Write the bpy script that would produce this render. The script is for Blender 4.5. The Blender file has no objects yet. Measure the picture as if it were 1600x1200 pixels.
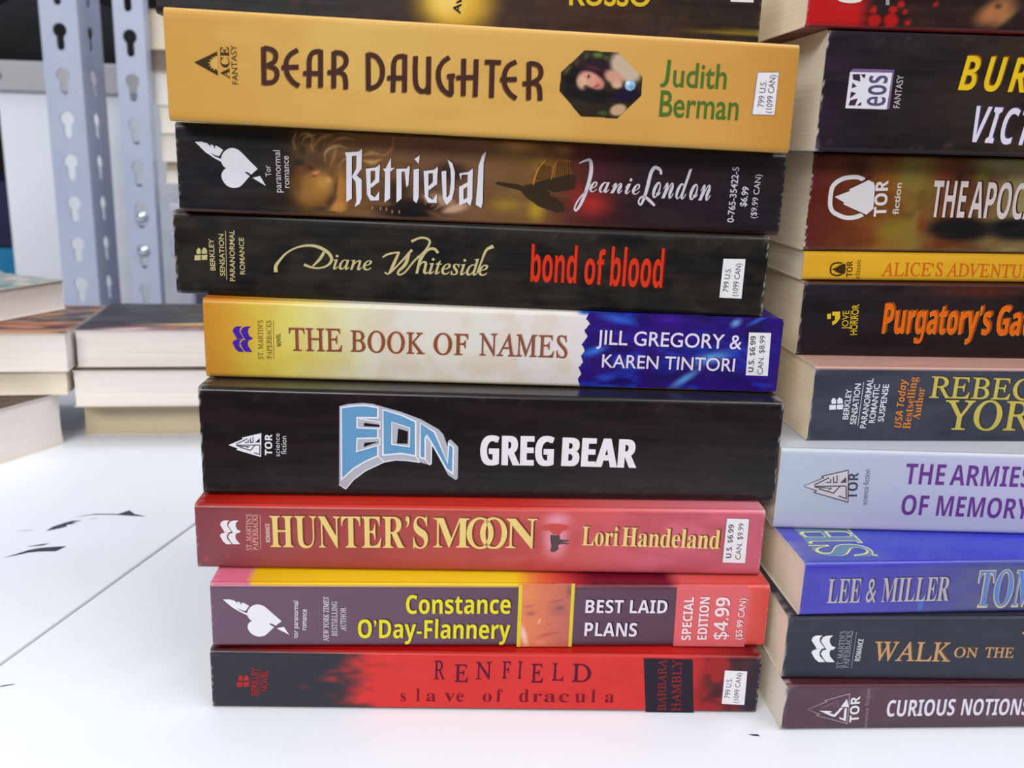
import bpy, bmesh, math, random
import numpy as np
from mathutils import Vector, Matrix
from mathutils.geometry import tessellate_polygon

SC = bpy.context.scene
COL = SC.collection
random.seed(7)
# ------------------------------------------------------------------ camera
F_PX, PITCH, ROLL, CAM_H, CAM_D = [1450.0, 0.25489, 0.0354, 0.1651, 0.27319]
cam_data = bpy.data.cameras.new('camera')
cam_data.sensor_width = 36.0
cam_data.lens = F_PX / 1600 * 36.0
cam_data.clip_start = 0.01
cam_data.dof.use_dof = True
cam_data.dof.focus_distance = 0.29
cam_data.dof.aperture_fstop = 17
cam = bpy.data.objects.new('camera', cam_data)
COL.objects.link(cam)
fw = Vector((0, math.cos(PITCH), -math.sin(PITCH)))
r0 = Vector((1, 0, 0)); u0 = r0.cross(fw)
rt = r0 * math.cos(ROLL) + u0 * math.sin(ROLL)
up = u0 * math.cos(ROLL) - r0 * math.sin(ROLL)
m = Matrix((rt, up, -fw)).transposed().to_4x4()
m.translation = (0, -CAM_D, CAM_H)
cam.matrix_world = m
SC.camera = cam
# ------------------------------------------------------------------ world, lights, exposure
SC.view_settings.view_transform = 'Standard'
SC.view_settings.look = 'None'
SC.view_settings.exposure = 0.0
SC.view_settings.gamma = 1.0
SC.view_settings.use_curve_mapping = False
world = bpy.data.worlds.new('room_light')
SC.world = world
world.use_nodes = True
bg = world.node_tree.nodes['Background']
# the pale ceiling overhead, dimmer shelves all round
wn = world.node_tree
w_tc = wn.nodes.new('ShaderNodeTexCoord'); w_sep = wn.nodes.new('ShaderNodeSeparateXYZ'); w_cr = wn.nodes.new('ShaderNodeValToRGB')
w_cr.color_ramp.elements[0].position = 0.0; w_cr.color_ramp.elements[0].color = (0.11, 0.115, 0.13, 1)
w_cr.color_ramp.elements[1].position = 0.75; w_cr.color_ramp.elements[1].color = (0.56, 0.60, 0.70, 1)
wn.links.new(w_tc.outputs['Generated'], w_sep.inputs[0]); wn.links.new(w_sep.outputs['Z'], w_cr.inputs['Fac']); wn.links.new(w_cr.outputs['Color'], bg.inputs[0])
bg.inputs[1].default_value = 1.0

def rect_light(name, loc, target, sx, sy, power, color=(1, 1, 1)):
    d = bpy.data.lights.new(name, 'AREA')
    d.shape = 'RECTANGLE'; d.size = sx; d.size_y = sy; d.energy = power; d.color = color
    o = bpy.data.objects.new(name, d); COL.objects.link(o)
    o.location = loc
    o.rotation_euler = (Vector(target) - Vector(loc)).to_track_quat('-Z', 'Y').to_euler()
    return o
rect_light('ceiling_or_fill_light', (0.75, -0.35, 1.55), (0, 0.1, 0), 1.3, 0.25, 13, (1.0, 0.98, 0.95))
rect_light('ceiling_or_fill_light', (-0.42, -1.25, 0.85), (0.05, 0.1, 0.1), 1.0, 0.3, 18, (1.0, 0.98, 0.95))  # low front-left fill, added to brighten spines and page ends
rect_light('ceiling_or_fill_light', (0.1, 0.50, 1.7), (0, 0.10, 0), 1.3, 0.13, 9, (0.97, 0.98, 1.0))

K = 0.88                      # print albedo per displayed colour

# ------------------------------------------------------------------ helpers
def lin(c):
    return [((v / 255 / 12.92) if v / 255 <= 0.04045 else ((v / 255 + 0.055) / 1.055) ** 2.4) for v in c]

MATS = {}
def principled(name, rough=0.5, metal=0.0, coat=0.0):
    mt = bpy.data.materials.new(name); mt.use_nodes = True
    b = mt.node_tree.nodes['Principled BSDF']
    b.inputs['Roughness'].default_value = rough
    b.inputs['Metallic'].default_value = metal
    b.inputs['Coat Weight'].default_value = coat
    b.inputs['Coat Roughness'].default_value = 0.12
    b.inputs['Specular IOR Level'].default_value = 0.4
    return mt, mt.node_tree, b

def noise_mat(name, c1, c2, scale=8.0, rough=0.5, metal=0.0, stretch=(1, 1, 1), bump=0.0, detail=4.0, coat=0.0, lo=0.35, hi=0.7):
    """two tones mixed by a procedural noise in object space"""
    if name in MATS: return MATS[name]
    mt, nt, b = principled(name, rough, metal, coat)
    tc = nt.nodes.new('ShaderNodeTexCoord'); mp = nt.nodes.new('ShaderNodeMapping')
    mp.inputs['Scale'].default_value = stretch
    nz = nt.nodes.new('ShaderNodeTexNoise'); nz.inputs['Scale'].default_value = scale; nz.inputs['Detail'].default_value = detail
    cr = nt.nodes.new('ShaderNodeValToRGB')
    cr.color_ramp.elements[0].position = lo; cr.color_ramp.elements[1].position = hi
    cr.color_ramp.elements[0].color = (*lin(c1), 1); cr.color_ramp.elements[1].color = (*lin(c2), 1)
    L = nt.links.new
    L(tc.outputs['Object'], mp.inputs['Vector']); L(mp.outputs['Vector'], nz.inputs['Vector'])
    L(nz.outputs['Fac'], cr.inputs['Fac']); L(cr.outputs['Color'], b.inputs['Base Color'])
    if bump:
        bp = nt.nodes.new('ShaderNodeBump'); bp.inputs['Strength'].default_value = bump; bp.inputs['Distance'].default_value = 0.0004
        L(nz.outputs['Fac'], bp.inputs['Height']); L(bp.outputs['Normal'], b.inputs['Normal'])
    MATS[name] = mt
    return mt

def ink(col):
    k = 'ink_%02x%02x%02x' % tuple(col)
    if k in MATS: return MATS[k]
    mt, nt, b = principled(k, 0.42, 0, 0.0)
    b.inputs['Specular IOR Level'].default_value = 0.15
    nz = nt.nodes.new('ShaderNodeTexNoise'); nz.inputs['Scale'].default_value = 900
    tc = nt.nodes.new('ShaderNodeTexCoord'); nt.links.new(tc.outputs['Object'], nz.inputs['Vector'])
    mx = nt.nodes.new('ShaderNodeMix'); mx.data_type = 'RGBA'
    c = [min(1, max(v * K - 0.011, 0.004)) for v in lin(col)]
    mx.inputs[6].default_value = (*[v * 0.93 for v in c], 1); mx.inputs[7].default_value = (*[min(1, v * 1.05) for v in c], 1)
    nt.links.new(nz.outputs['Fac'], mx.inputs[0]); nt.links.new(mx.outputs[2], b.inputs['Base Color'])
    MATS[k] = mt
    return mt

def card(gloss):
    """printed cover card: ink from the 'print' attribute, fine scuffs in the varnish"""
    k = 'printed_card_%d' % int(gloss * 100)
    if k in MATS: return MATS[k]
    mt, nt, b = principled(k, 0.6 - 0.42 * gloss, 0, 0.0)
    L = nt.links.new
    b.inputs['Specular IOR Level'].default_value = 0.15 + 0.3 * gloss
    at = nt.nodes.new('ShaderNodeAttribute'); at.attribute_name = 'print'
    tc = nt.nodes.new('ShaderNodeTexCoord'); mp = nt.nodes.new('ShaderNodeMapping'); mp.inputs['Scale'].default_value = (60, 200, 420)
    nz = nt.nodes.new('ShaderNodeTexNoise'); nz.inputs['Scale'].default_value = 1.0; nz.inputs['Detail'].default_value = 5
    L(tc.outputs['Object'], mp.inputs['Vector']); L(mp.outputs['Vector'], nz.inputs['Vector'])
    mr = nt.nodes.new('ShaderNodeMapRange')
    mr.inputs['From Min'].default_value = 0.3; mr.inputs['From Max'].default_value = 0.75
    r = 0.6 - 0.42 * gloss
    mr.inputs['To Min'].default_value = r * 0.8; mr.inputs['To Max'].default_value = min(1, r * 1.35)
    L(nz.outputs['Fac'], mr.inputs['Value']); L(mr.outputs['Result'], b.inputs['Roughness'])
    bp = nt.nodes.new('ShaderNodeBump'); bp.inputs['Strength'].default_value = 0.12; bp.inputs['Distance'].default_value = 0.0003
    L(nz.outputs['Fac'], bp.inputs['Height']); L(bp.outputs['Normal'], b.inputs['Normal'])
    L(at.outputs['Color'], b.inputs['Base Color'])
    MATS[k] = mt
    return mt

def mesh_obj(name, verts, faces, mats, parent=None, fmat=None, smooth=False, colors=None):
    me = bpy.data.meshes.new(name)
    me.from_pydata([tuple(v) for v in verts], [], faces)
    for mt in mats: me.materials.append(mt)
    if fmat is not None: me.polygons.foreach_set('material_index', fmat)
    if smooth is True: me.polygons.foreach_set('use_smooth', [True] * len(me.polygons))
    elif smooth: me.polygons.foreach_set('use_smooth', smooth)
    if colors is not None:
        a = me.attributes.new('print', 'FLOAT_COLOR', 'POINT')
        a.data.foreach_set('color', np.asarray(colors, dtype=np.float32).ravel())
    me.update()
    o = bpy.data.objects.new(name, me); COL.objects.link(o)
    if parent: o.parent = parent
    return o

def thing(name, label, cat, loc=(0, 0, 0), rz=0.0, group=None):
    o = bpy.data.objects.new(name, None); COL.objects.link(o)
    o.empty_display_size = 0.02
    o.location = loc; o.rotation_euler = (0, 0, rz)
    return tag(o, label, cat, group)
def tag(o, label, cat, group=None):
    o['label'] = label; o['category'] = cat
    if group: o['group'] = group
    return o
def struct(o):
    o['kind'] = 'structure'; return o

def box_bm(bm, x0, x1, y0, y1, z0, z1, bev=0.0, mi=0):
    r = bmesh.ops.create_cube(bm, size=1)
    for v in r['verts']:
        v.co = ((x0 + x1) / 2 + v.co.x * (x1 - x0), (y0 + y1) / 2 + v.co.y * (y1 - y0), (z0 + z1) / 2 + v.co.z * (z1 - z0))
    fs = {f for v in r['verts'] for f in v.link_faces}
    if bev:
        es = {e for f in fs for e in f.edges}
        q = bmesh.ops.bevel(bm, geom=list(es), offset=bev, segments=2, affect='EDGES', profile=0.5)
        fs = set(q['faces']) | {f for f in fs if f.is_valid}
    for f in fs: f.material_index = mi
def bm_obj(name, bm, mats, parent=None, smooth=False):
    me = bpy.data.meshes.new(name); bm.normal_update(); bm.to_mesh(me); bm.free()
    for mt in mats: me.materials.append(mt)
    if smooth: me.polygons.foreach_set('use_smooth', [True] * len(me.polygons))
    o = bpy.data.objects.new(name, me); COL.objects.link(o)
    if parent: o.parent = parent
    return o
def box(name, x0, x1, y0, y1, z0, z1, mats, parent=None, bev=0.001):
    bm = bmesh.new(); box_bm(bm, x0, x1, y0, y1, z0, z1, bev); return bm_obj(name, bm, mats, parent)

# ------------------------------------------------------------------ value noise for the printed pictures
RNG = np.random.RandomState(5)
TAB = RNG.rand(97, 97)
def vnoise(x, y):
    xi = np.floor(x).astype(int); yi = np.floor(y).astype(int)
    fx = x - xi; fy = y - yi
    fx = fx * fx * (3 - 2 * fx); fy = fy * fy * (3 - 2 * fy)
    g = lambda a, b: TAB[a % 97, b % 97]
    return (g(xi, yi) * (1 - fx) + g(xi + 1, yi) * fx) * (1 - fy) + (g(xi, yi + 1) * (1 - fx) + g(xi + 1, yi + 1) * fx) * fy
def fbm(x, y):
    return (vnoise(x, y) * 0.55 + vnoise(x * 2.1 + 7, y * 2.1 + 3) * 0.3 + vnoise(x * 4.3 + 17, y * 4.3 + 13) * 0.15)
def sstep(a, b, x):
    t = np.clip((x - a) / (b - a), 0, 1); return t * t * (3 - 2 * t)
def ramp(U, stops):
    xs = [s[0] for s in stops]; cs = np.array([s[1] for s in stops], float)
    return np.stack([np.interp(U, xs, cs[:, k]) for k in range(3)], -1)
def mixc(C, col, mk):
    return C + (np.asarray(col, float) - C) * mk[..., None]
def picture(spec, U, V):
    C = np.tile(np.asarray(spec['base'], float), U.shape + (1,))
    for l in spec['lay']:
        k = l[0]
        if k == 'g': C = ramp(U, l[1])
        elif k == 'n':
            mk = sstep(0.42, 0.68, fbm(U / l[1] + l[2], V / l[2] + l[1])) * l[4]
            if len(l) > 5: mk = mk * sstep(l[5], l[5] + 8, U)
            C = mixc(C, l[3], mk)
        elif k == 'b':
            _, u, v, ru, rv, rot, col, a, hard = l
            c, s = math.cos(math.radians(rot)), math.sin(math.radians(rot))
            dx, dy = U - u, V - v
            e = np.sqrt(((dx * c + dy * s) / ru) ** 2 + ((-dx * s + dy * c) / rv) ** 2)
            C = mixc(C, col, (1 - sstep(min(hard, 0.93), 1.0 + (1 - hard) * 0.25, e)) * a)
        elif k == 'e':
            C = mixc(C, l[4], sstep(l[1] - l[2], l[1] + l[2], U + (fbm(U / 9, V / 3.5) - 0.45) * l[3] * 2 + np.sin(V * 0.35) * 2))
        elif k == 'm': C = mixc(C, l[3], sstep(l[1] - l[2], l[1] + l[2], U + (fbm(U / 4, V / 4) - 0.5) * 6))
        elif k == 'l': C = mixc(C, l[3], 1 - sstep(l[1] - l[2], l[1] + l[2], U))
    return C
def to_lin(C):
    c = np.clip(C / 255, 0, 1)
    c = np.where(c <= 0.04045, c / 12.92, ((c + 0.055) / 1.055) ** 2.4) * K - 0.011
    return np.concatenate([np.clip(c, 0.003, 1), np.ones(c.shape[:-1] + (1,))], -1)

# ------------------------------------------------------------------ measured books, printed pictures and lettering (mm on each spine)
BOOKS = {
 'renf': {'x': -0.0851, 'y': -0.03225, 'yaw': 0.04171, 'L': 0.16268, 'T': 0.0194, 'w': 2e-05, 'z': 0.0, 's': 0.0},
 'best': {'x': -0.0845, 'y': -0.03108, 'yaw': 0.06765, 'L': 0.16413, 'T': 0.02053, 'w': -9e-05, 'z': 0.0194, 's': 0.00012},
 'hunt': {'x': -0.09097, 'y': -0.02205, 'yaw': 0.04757, 'L': 0.16825, 'T': 0.02048, 'w': 0.00098, 'z': 0.03993, 's': -0.0004},
 'eon': {'x': -0.09053, 'y': -0.01512, 'yaw': 0.0461, 'L': 0.17174, 'T': 0.03343, 'w': -0.00159, 'z': 0.06042, 's': 0.00541},
 'names': {'x': -0.09153, 'y': -0.00464, 'yaw': 0.04332, 'L': 0.17269, 'T': 0.02411, 'w': -0.0012, 'z': 0.09385, 's': -0.00386},
 'bond': {'x': -0.10048, 'y': -0.00028, 'yaw': 0.01996, 'L': 0.17502, 'T': 0.02466, 'w': -5e-05, 'z': 0.11805, 's': -0.01084},
 'retr': {'x': -0.09674, 'y': -0.0047, 'yaw': 0.06753, 'L': 0.17519, 'T': 0.02484, 'w': -0.00095, 'z': 0.14267, 's': -0.0111},
 'bear': {'x': -0.09486, 'y': -0.01402, 'yaw': 0.0515, 'L': 0.1701, 'T': 0.02899, 'w': -0.00014, 'z': 0.16748, 's': -0.01652},
 'rosso': {'x': -0.1035, 'y': 0.004, 'yaw': 0.0515, 'L': 0.1715, 'T': 0.027, 'w': 0.0, 'z': 0.19662, 's': -0.01733},
 'cur': {'x': 0.08282, 'y': -0.0336, 'yaw': 0.07294, 'L': 0.172, 'T': 0.01503, 'w': -0.00028, 'z': 0.0, 's': 0.0},
 'walk': {'x': 0.08222, 'y': -0.03018, 'yaw': 0.04643, 'L': 0.17199, 'T': 0.02012, 'w': 0.00255, 'z': 0.01503, 's': -0.00165},
 'lee': {'x': 0.08531, 'y': -0.02968, 'yaw': 0.08217, 'L': 0.172, 'T': 0.01689, 'w': -0.0004, 'z': 0.03519, 's': 0.0132},
 'arm': {'x': 0.08216, 'y': -0.00571, 'yaw': 0.0008, 'L': 0.172, 'T': 0.02628, 'w': -0.00042, 'z': 0.05205, 's': 0.01088},
 'york': {'x': 0.09226, 'y': 0.00224, 'yaw': 0.07711, 'L': 0.172, 'T': 0.02387, 'w': -0.00031, 'z': 0.07841, 's': 0.00844},
 'purg': {'x': 0.09049, 'y': 0.01722, 'yaw': 0.0608, 'L': 0.172, 'T': 0.02385, 'w': 0.00098, 'z': 0.10227, 's': 0.00663},
 'alice': {'x': 0.08994, 'y': 0.01857, 'yaw': 0.07894, 'L': 0.172, 'T': 0.00925, 'w': 0.00015, 'z': 0.12612, 's': 0.01231},
 'apoc': {'x': 0.0895, 'y': 0.01903, 'yaw': 0.07042, 'L': 0.172, 'T': 0.03021, 'w': -0.00081, 'z': 0.13536, 's': 0.01315},
 'burn': {'x': 0.08571, 'y': 0.00611, 'yaw': 0.05867, 'L': 0.172, 'T': 0.03363, 'w': 0.0003, 'z': 0.16554, 's': 0.00842},
 'red': {'x': 0.0785, 'y': 0.004, 'yaw': 0.05867, 'L': 0.172, 'T': 0.026, 'w': 0.0, 'z': 0.19909, 's': 0.01019},
}
PAINT = {
 'renf': {'res': 0.45, 'base': (48, 48, 56), 'top': [(330, (60, 22, 26)), (420, (110, 26, 26)), (520, (165, 30, 28)), (1040, (195, 48, 44)), (1191, (120, 40, 42))], 'bot': (70, 24, 28), 'lay': [('e', 44.03, 9, 16, (208, 54, 50)), ('n', 10, 5, (184, 44, 42), 0.25, 57.96), ('m', 142.86, 5, (150, 38, 40)), ('n', 5, 4, (64, 34, 38), 0.9, 142.47), ('m', 155.42, 6, (52, 42, 50))], 'wear': 0.5},
 'best': {'res': 0.6, 'base': (98, 74, 92), 'top': [(325, (216, 110, 135)), (391, (216, 112, 135)), (393, (232, 180, 30)), (500, (238, 196, 40)), (800, (240, 200, 45)), (830, (225, 120, 70)), (880, (190, 60, 60)), (920, (110, 34, 50)), (1040, (110, 34, 50)), (1060, (214, 92, 90)), (1200, (214, 84, 78))], 'bot': (130, 40, 44), 'lay': [('g', [(-0.07, (104, 80, 98)), (68.25, (98, 74, 90)), (135.95, (88, 62, 76)), (136.15, (214, 104, 106)), (157.38, (212, 98, 100)), (159.34, (208, 80, 72)), (164.83, (206, 76, 70))])], 'wear': 0.3},
 'hunt': {'res': 0.8, 'base': (180, 78, 75), 'top': [(305, (160, 36, 32)), (420, (200, 52, 40)), (800, (205, 60, 52)), (950, (215, 100, 100)), (1190, (222, 130, 145))], 'bot': (150, 60, 45), 'lay': [('g', [(-0.27, (122, 66, 74)), (21.09, (150, 70, 72)), (45.41, (162, 70, 66)), (73.69, (176, 76, 68)), (100.31, (194, 84, 80)), (117.54, (200, 88, 92)), (142.58, (204, 98, 116)), (167.23, (192, 92, 110))]), ('n', 12, 5, (150, 60, 62), 0.3), ('b', 105.68, 11.22, 4.59, 7.47, 0.0, (226, 150, 168), 0.95, 0.2), ('b', 106.16, 17.38, 4.95, 2.86, 0.0, (226, 150, 170), 0.8, 0.0), ('b', 16.4, 9.09, 0.75, 0.61, 0.0, (220, 110, 120), 0.8, 0.0), ('b', 8.76, 4.26, 0.93, 0.41, 0.0, (215, 80, 80), 0.8, 0.0), ('b', 2.56, 3.34, 0.93, 0.62, 0.0, (210, 80, 80), 0.7, 0.0), ('b', 8.12, 10.98, 3.71, 4.07, 0.0, (160, 60, 70), 0.5, 0.0)], 'wear': 0.4},
 'eon': {'res': 1.5, 'base': (38, 34, 35), 'top': [(0, (44, 42, 44))], 'bot': (50, 52, 56), 'lay': [('n', 30, 4, (50, 40, 40), 0.5)], 'wear': 0.7},
 'names': {'res': 0.7, 'base': (222, 215, 208), 'top': [(316, (205, 110, 50)), (380, (216, 150, 50)), (470, (232, 205, 110)), (560, (235, 228, 212)), (895, (236, 230, 222)), (906, (70, 110, 200)), (960, (50, 70, 180)), (1225, (48, 30, 120))], 'bot': (200, 170, 100), 'lay': [('g', [(-0.73, (196, 132, 50)), (5.65, (206, 150, 56)), (15.07, (214, 184, 74)), (24.51, (220, 206, 110)), (35.86, (222, 216, 160)), (52.95, (222, 217, 204)), (111.43, (224, 216, 214))]), ('b', 30.1, 6.61, 17.13, 3.94, 0.0, (222, 208, 100), 0.5, 0.0), ('b', 18.72, 6.31, 11.38, 5.92, 0.0, (218, 196, 80), 0.6, 0.0), ('n', 6, 6, (190, 130, 50), 0.12)], 'wear': 0.15},
 'bond': {'res': 1.2, 'base': (44, 40, 37), 'top': [(0, (54, 50, 48))], 'bot': (48, 46, 44), 'lay': [('n', 9, 7, (28, 25, 24), 0.75), ('n', 5, 4, (56, 52, 48), 0.4)], 'wear': 0.6},
 'retr': {'res': 0.55, 'base': (40, 37, 39), 'top': [(250, (60, 50, 48)), (600, (110, 82, 62)), (1230, (52, 46, 48))], 'bot': (98, 58, 40), 'lay': [('g', [(-4.99, (38, 36, 41)), (21.81, (38, 36, 39)), (29.02, (46, 40, 36)), (36.24, (84, 60, 36)), (50.76, (118, 84, 52)), (76.38, (116, 84, 64)), (91.15, (124, 90, 58)), (102.28, (130, 96, 52)), (111.61, (98, 52, 44)), (120.97, (74, 38, 42)), (132.25, (50, 38, 44)), (175.99, (42, 39, 43))]), ('n', 14, 3, (70, 50, 38), 0.18), ('b', 34.67, 20.73, 3.94, 5.29, -20.0, (176, 140, 78), 0.8, 0.0), ('b', 40.93, 20.06, 4.31, 1.76, 25.0, (205, 168, 105), 0.8, 0.0), ('b', 48.15, 22.59, 5.4, 1.4, -18.0, (222, 186, 120), 0.85, 0.0), ('b', 54.43, 19.29, 6.16, 1.59, -8.0, (214, 176, 108), 0.8, 0.0), ('b', 58.96, 24.19, 2.53, 3.87, 0.0, (170, 120, 60), 0.7, 0.0), ('b', 65.32, 17.35, 2.55, 3.57, -40.0, (160, 108, 60), 0.6, 0.0), ('b', 50.8, 15.98, 4.71, 1.42, 20.0, (200, 160, 100), 0.7, 0.0), ('b', 38.39, 9.33, 7.99, 7.59, 0.0, (160, 110, 52), 0.9, 0.15), ('b', 40.7, 6.34, 4.01, 4.35, 0.0, (186, 132, 66), 0.8, 0.0), ('b', 34.49, 12.78, 2.16, 2.14, 0.0, (90, 58, 34), 0.8, 0.0), ('b', 38.63, 12.02, 1.27, 1.07, 0.0, (196, 118, 78), 0.9, 0.0), ('b', 37.78, 14.66, 1.62, 0.89, 0.0, (70, 42, 26), 0.8, 0.0), ('b', 44.35, 6.82, 2.55, 4.71, -20.0, (66, 46, 30), 0.85, 0.0), ('b', 65.42, 2.38, 11.85, 4.04, 0.0, (38, 31, 30), 1, 0.35), ('b', 61.71, 7.36, 4.78, 4.73, 0.0, (44, 34, 32), 0.9, 0.0), ('b', 77.27, 13.27, 6.26, 3.61, 0.0, (58, 44, 42), 0.95, 0.2), ('b', 70.51, 10.35, 3.68, 4.53, 0.0, (60, 45, 42), 0.7, 0.0), ('b', 74.63, 5.58, 5.55, 1.83, -18.0, (172, 134, 104), 0.95, 0.1), ('b', 78.75, 3.15, 4.83, 1.47, 12.0, (190, 152, 124), 0.95, 0.2), ('b', 72.83, 1.32, 3.71, 0.92, -20.0, (120, 84, 60), 0.8, 0.0), ('b', 58.04, 3.98, 3.68, 0.91, 0.0, (150, 110, 80), 0.6, 0.0), ('b', 95.99, 21.94, 6.26, 3.56, 0.0, (184, 136, 78), 0.9, 0.0), ('b', 93.24, 4.69, 6.35, 2.57, 0.0, (162, 128, 52), 0.8, 0.0), ('b', 102.27, 3.49, 3.38, 3.7, 0.0, (184, 150, 44), 0.9, 0.0), ('b', 109.35, 20.61, 3.71, 2.87, 0.0, (150, 110, 58), 0.8, 0.0), ('b', 118.55, 5.83, 7.18, 4.81, 0.0, (172, 50, 46), 0.95, 0.0), ('b', 113.66, 8.98, 3.76, 3.67, 0.0, (150, 50, 40), 0.6, 0.0), ('b', 104.01, 15.58, 4.46, 3.62, -20.0, (158, 112, 56), 0.8, 0.0), ('b', 107.32, 16.41, 2.23, 3.97, 0.0, (120, 82, 44), 0.8, 0.0), ('b', 101.67, 8.97, 4.11, 2.56, -14.0, (44, 38, 34), 1, 0.3), ('b', 105.92, 5.99, 5.63, 2.39, -25.0, (42, 38, 34), 1, 0.3), ('b', 107.19, 10.97, 6.36, 2.19, 8.0, (52, 42, 36), 0.95, 0.2), ('b', 109.67, 13.96, 2.98, 3.27, 0.0, (64, 50, 40), 0.8, 0.0)], 'wear': 0.35},
 'bear': {'res': 1.5, 'base': (212, 168, 92), 'top': [(0, (214, 172, 100))], 'lay': [('g', [(-1.1, (206, 158, 74)), (40.51, (214, 172, 92)), (109.41, (210, 164, 86)), (153.26, (204, 152, 76)), (169.19, (190, 136, 62))]), ('n', 30, 8, (195, 140, 62), 0.3)], 'wear': 0.1},
 'rosso': {'res': 0.8, 'base': (32, 26, 22), 'top': [(0, (34, 28, 24))], 'bot': (30, 24, 18), 'lay': [('g', [(-0.57, (14, 12, 12)), (15.36, (20, 17, 14)), (45.68, (36, 28, 18)), (67.24, (52, 38, 18)), (99.86, (56, 40, 22)), (127.29, (60, 40, 26)), (145.7, (48, 38, 32)), (173.51, (46, 40, 38))]), ('n', 3, 6, (70, 48, 18), 0.5), ('b', 83.83, 6.5, 13.59, 10.59, 0.0, (205, 165, 50), 1, 0.35), ('b', 81.64, 7.59, 7.23, 6.79, 0.0, (235, 205, 110), 0.9, 0.2), ('b', 170.44, 1.33, 22.53, 0.87, 0.0, (150, 125, 40), 0.8, 0.2)], 'wear': 0.3},
 'cur': {'res': 2, 'base': (90, 70, 80), 'top': [(0, (84, 50, 54))], 'bot': (84, 64, 74), 'lay': [('n', 20, 6, (80, 62, 70), 0.4)], 'wear': 0.8},
 'walk': {'res': 2, 'base': (58, 60, 70), 'top': [(0, (60, 60, 70))], 'bot': (70, 66, 76), 'lay': [('n', 20, 6, (52, 54, 62), 0.4)], 'wear': 0.5},
 'lee': {'res': 1.2, 'base': (78, 74, 168), 'top': [(1205, (96, 96, 190)), (1290, (70, 84, 176)), (1380, (70, 74, 190)), (1480, (62, 70, 190)), (1600, (70, 84, 170))], 'bot': (70, 60, 150), 'lay': [('g', [(0.62, (76, 72, 178)), (27.88, (78, 76, 168)), (47.2, (84, 84, 134)), (66.75, (86, 90, 120)), (126.78, (80, 80, 140))]), ('n', 14, 5, (60, 56, 150), 0.35), ('b', 35.97, 3.62, 0.58, 2.89, 0.0, (70, 140, 210), 0.7, 0.0), ('b', 41.5, 2.97, 0.39, 2.07, 0.0, (60, 120, 190), 0.6, 0.0), ('b', 8.02, 14.84, 15.17, 1.2, 0.0, (56, 44, 170), 0.7, 0.0)], 'wear': 0.2},
 'arm': {'res': 1.5, 'base': (182, 184, 206), 'top': [(0, (200, 206, 216))], 'bot': (170, 168, 200), 'lay': [('g', [(-0.93, (180, 190, 206)), (36.33, (180, 184, 206)), (75.26, (184, 184, 212)), (133.48, (184, 184, 214))]), ('b', 18.23, 2.03, 39.37, 4.26, 0.0, (186, 178, 212), 0.7, 0.0)], 'wear': 0.3},
 'york': {'res': 1.5, 'base': (68, 70, 82), 'top': [(0, (206, 160, 146))], 'bot': (80, 82, 92), 'lay': [('n', 22, 6, (52, 54, 66), 0.6)], 'wear': 0.5},
 'purg': {'res': 1.3, 'base': (42, 37, 38), 'top': [(0, (80, 40, 26))], 'bot': (46, 46, 50), 'lay': [('g', [(-0.02, (44, 38, 44)), (73.14, (46, 38, 36)), (115.82, (60, 40, 34))]), ('n', 24, 5, (34, 30, 31), 0.4), ('b', 56.82, 22.12, 23.07, 2.45, 0.0, (92, 44, 34), 0.8, 0.0)], 'wear': 0.6},
 'alice': {'res': 2, 'base': (222, 170, 46), 'top': [(0, (214, 160, 42))], 'bot': (220, 190, 80), 'lay': [('n', 30, 6, (206, 150, 36), 0.3)], 'wear': 0.2},
 'apoc': {'res': 0.8, 'base': (110, 66, 40), 'top': [(0, (90, 50, 44))], 'bot': (84, 66, 62), 'lay': [('g', [(1.62, (96, 44, 38)), (13.35, (112, 60, 38)), (25.54, (140, 90, 42)), (34.73, (132, 110, 54)), (42.93, (112, 62, 40)), (52.18, (104, 72, 44)), (68.72, (150, 138, 92)), (110.58, (100, 70, 50))]), ('n', 8, 6, (84, 38, 28), 0.35), ('b', 14.16, 25.77, 4.83, 3.83, 0.0, (60, 36, 30), 0.7, 0.0), ('b', 49.59, 8.11, 12.9, 4.38, 0.0, (36, 31, 34), 1, 0.5), ('b', 68.34, 8.65, 12.58, 4.4, 0.0, (36, 31, 34), 1, 0.5), ('b', 27.96, 7.09, 7.42, 5.16, 0.0, (134, 116, 46), 0.9, 0.0), ('b', 18.85, 5.84, 4.11, 2.78, 0.0, (124, 62, 34), 0.7, 0.0), ('b', 30.53, 24.77, 4.87, 5.78, 0.0, (136, 122, 64), 0.85, 0.0), ('b', 38.53, 19.21, 3.27, 5.85, 0.0, (120, 108, 46), 0.6, 0.0), ('b', 58.69, 28.0, 10.26, 3.08, 0.0, (146, 140, 96), 0.9, 0.0), ('b', 54.13, 24.56, 3.28, 3.87, 0.0, (122, 118, 46), 0.8, 0.0), ('b', 41.86, 24.17, 3.27, 5.8, 0.0, (132, 64, 36), 0.75, 0.0), ('b', 47.12, 23.37, 2.05, 2.71, 0.0, (50, 36, 30), 0.7, 0.0), ('b', 36.93, 9.33, 2.06, 5.16, 0.0, (126, 62, 34), 0.8, 0.0)], 'wear': 0.9},
 'burn': {'res': 1.3, 'base': (46, 39, 43), 'top': [(0, (80, 74, 86))], 'bot': (40, 38, 44), 'lay': [('g', [(-2.62, (48, 38, 50)), (21.69, (46, 40, 42)), (59.51, (60, 48, 40)), (97.85, (80, 60, 40))]), ('n', 16, 6, (36, 32, 34), 0.5)], 'wear': 1.0},
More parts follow.
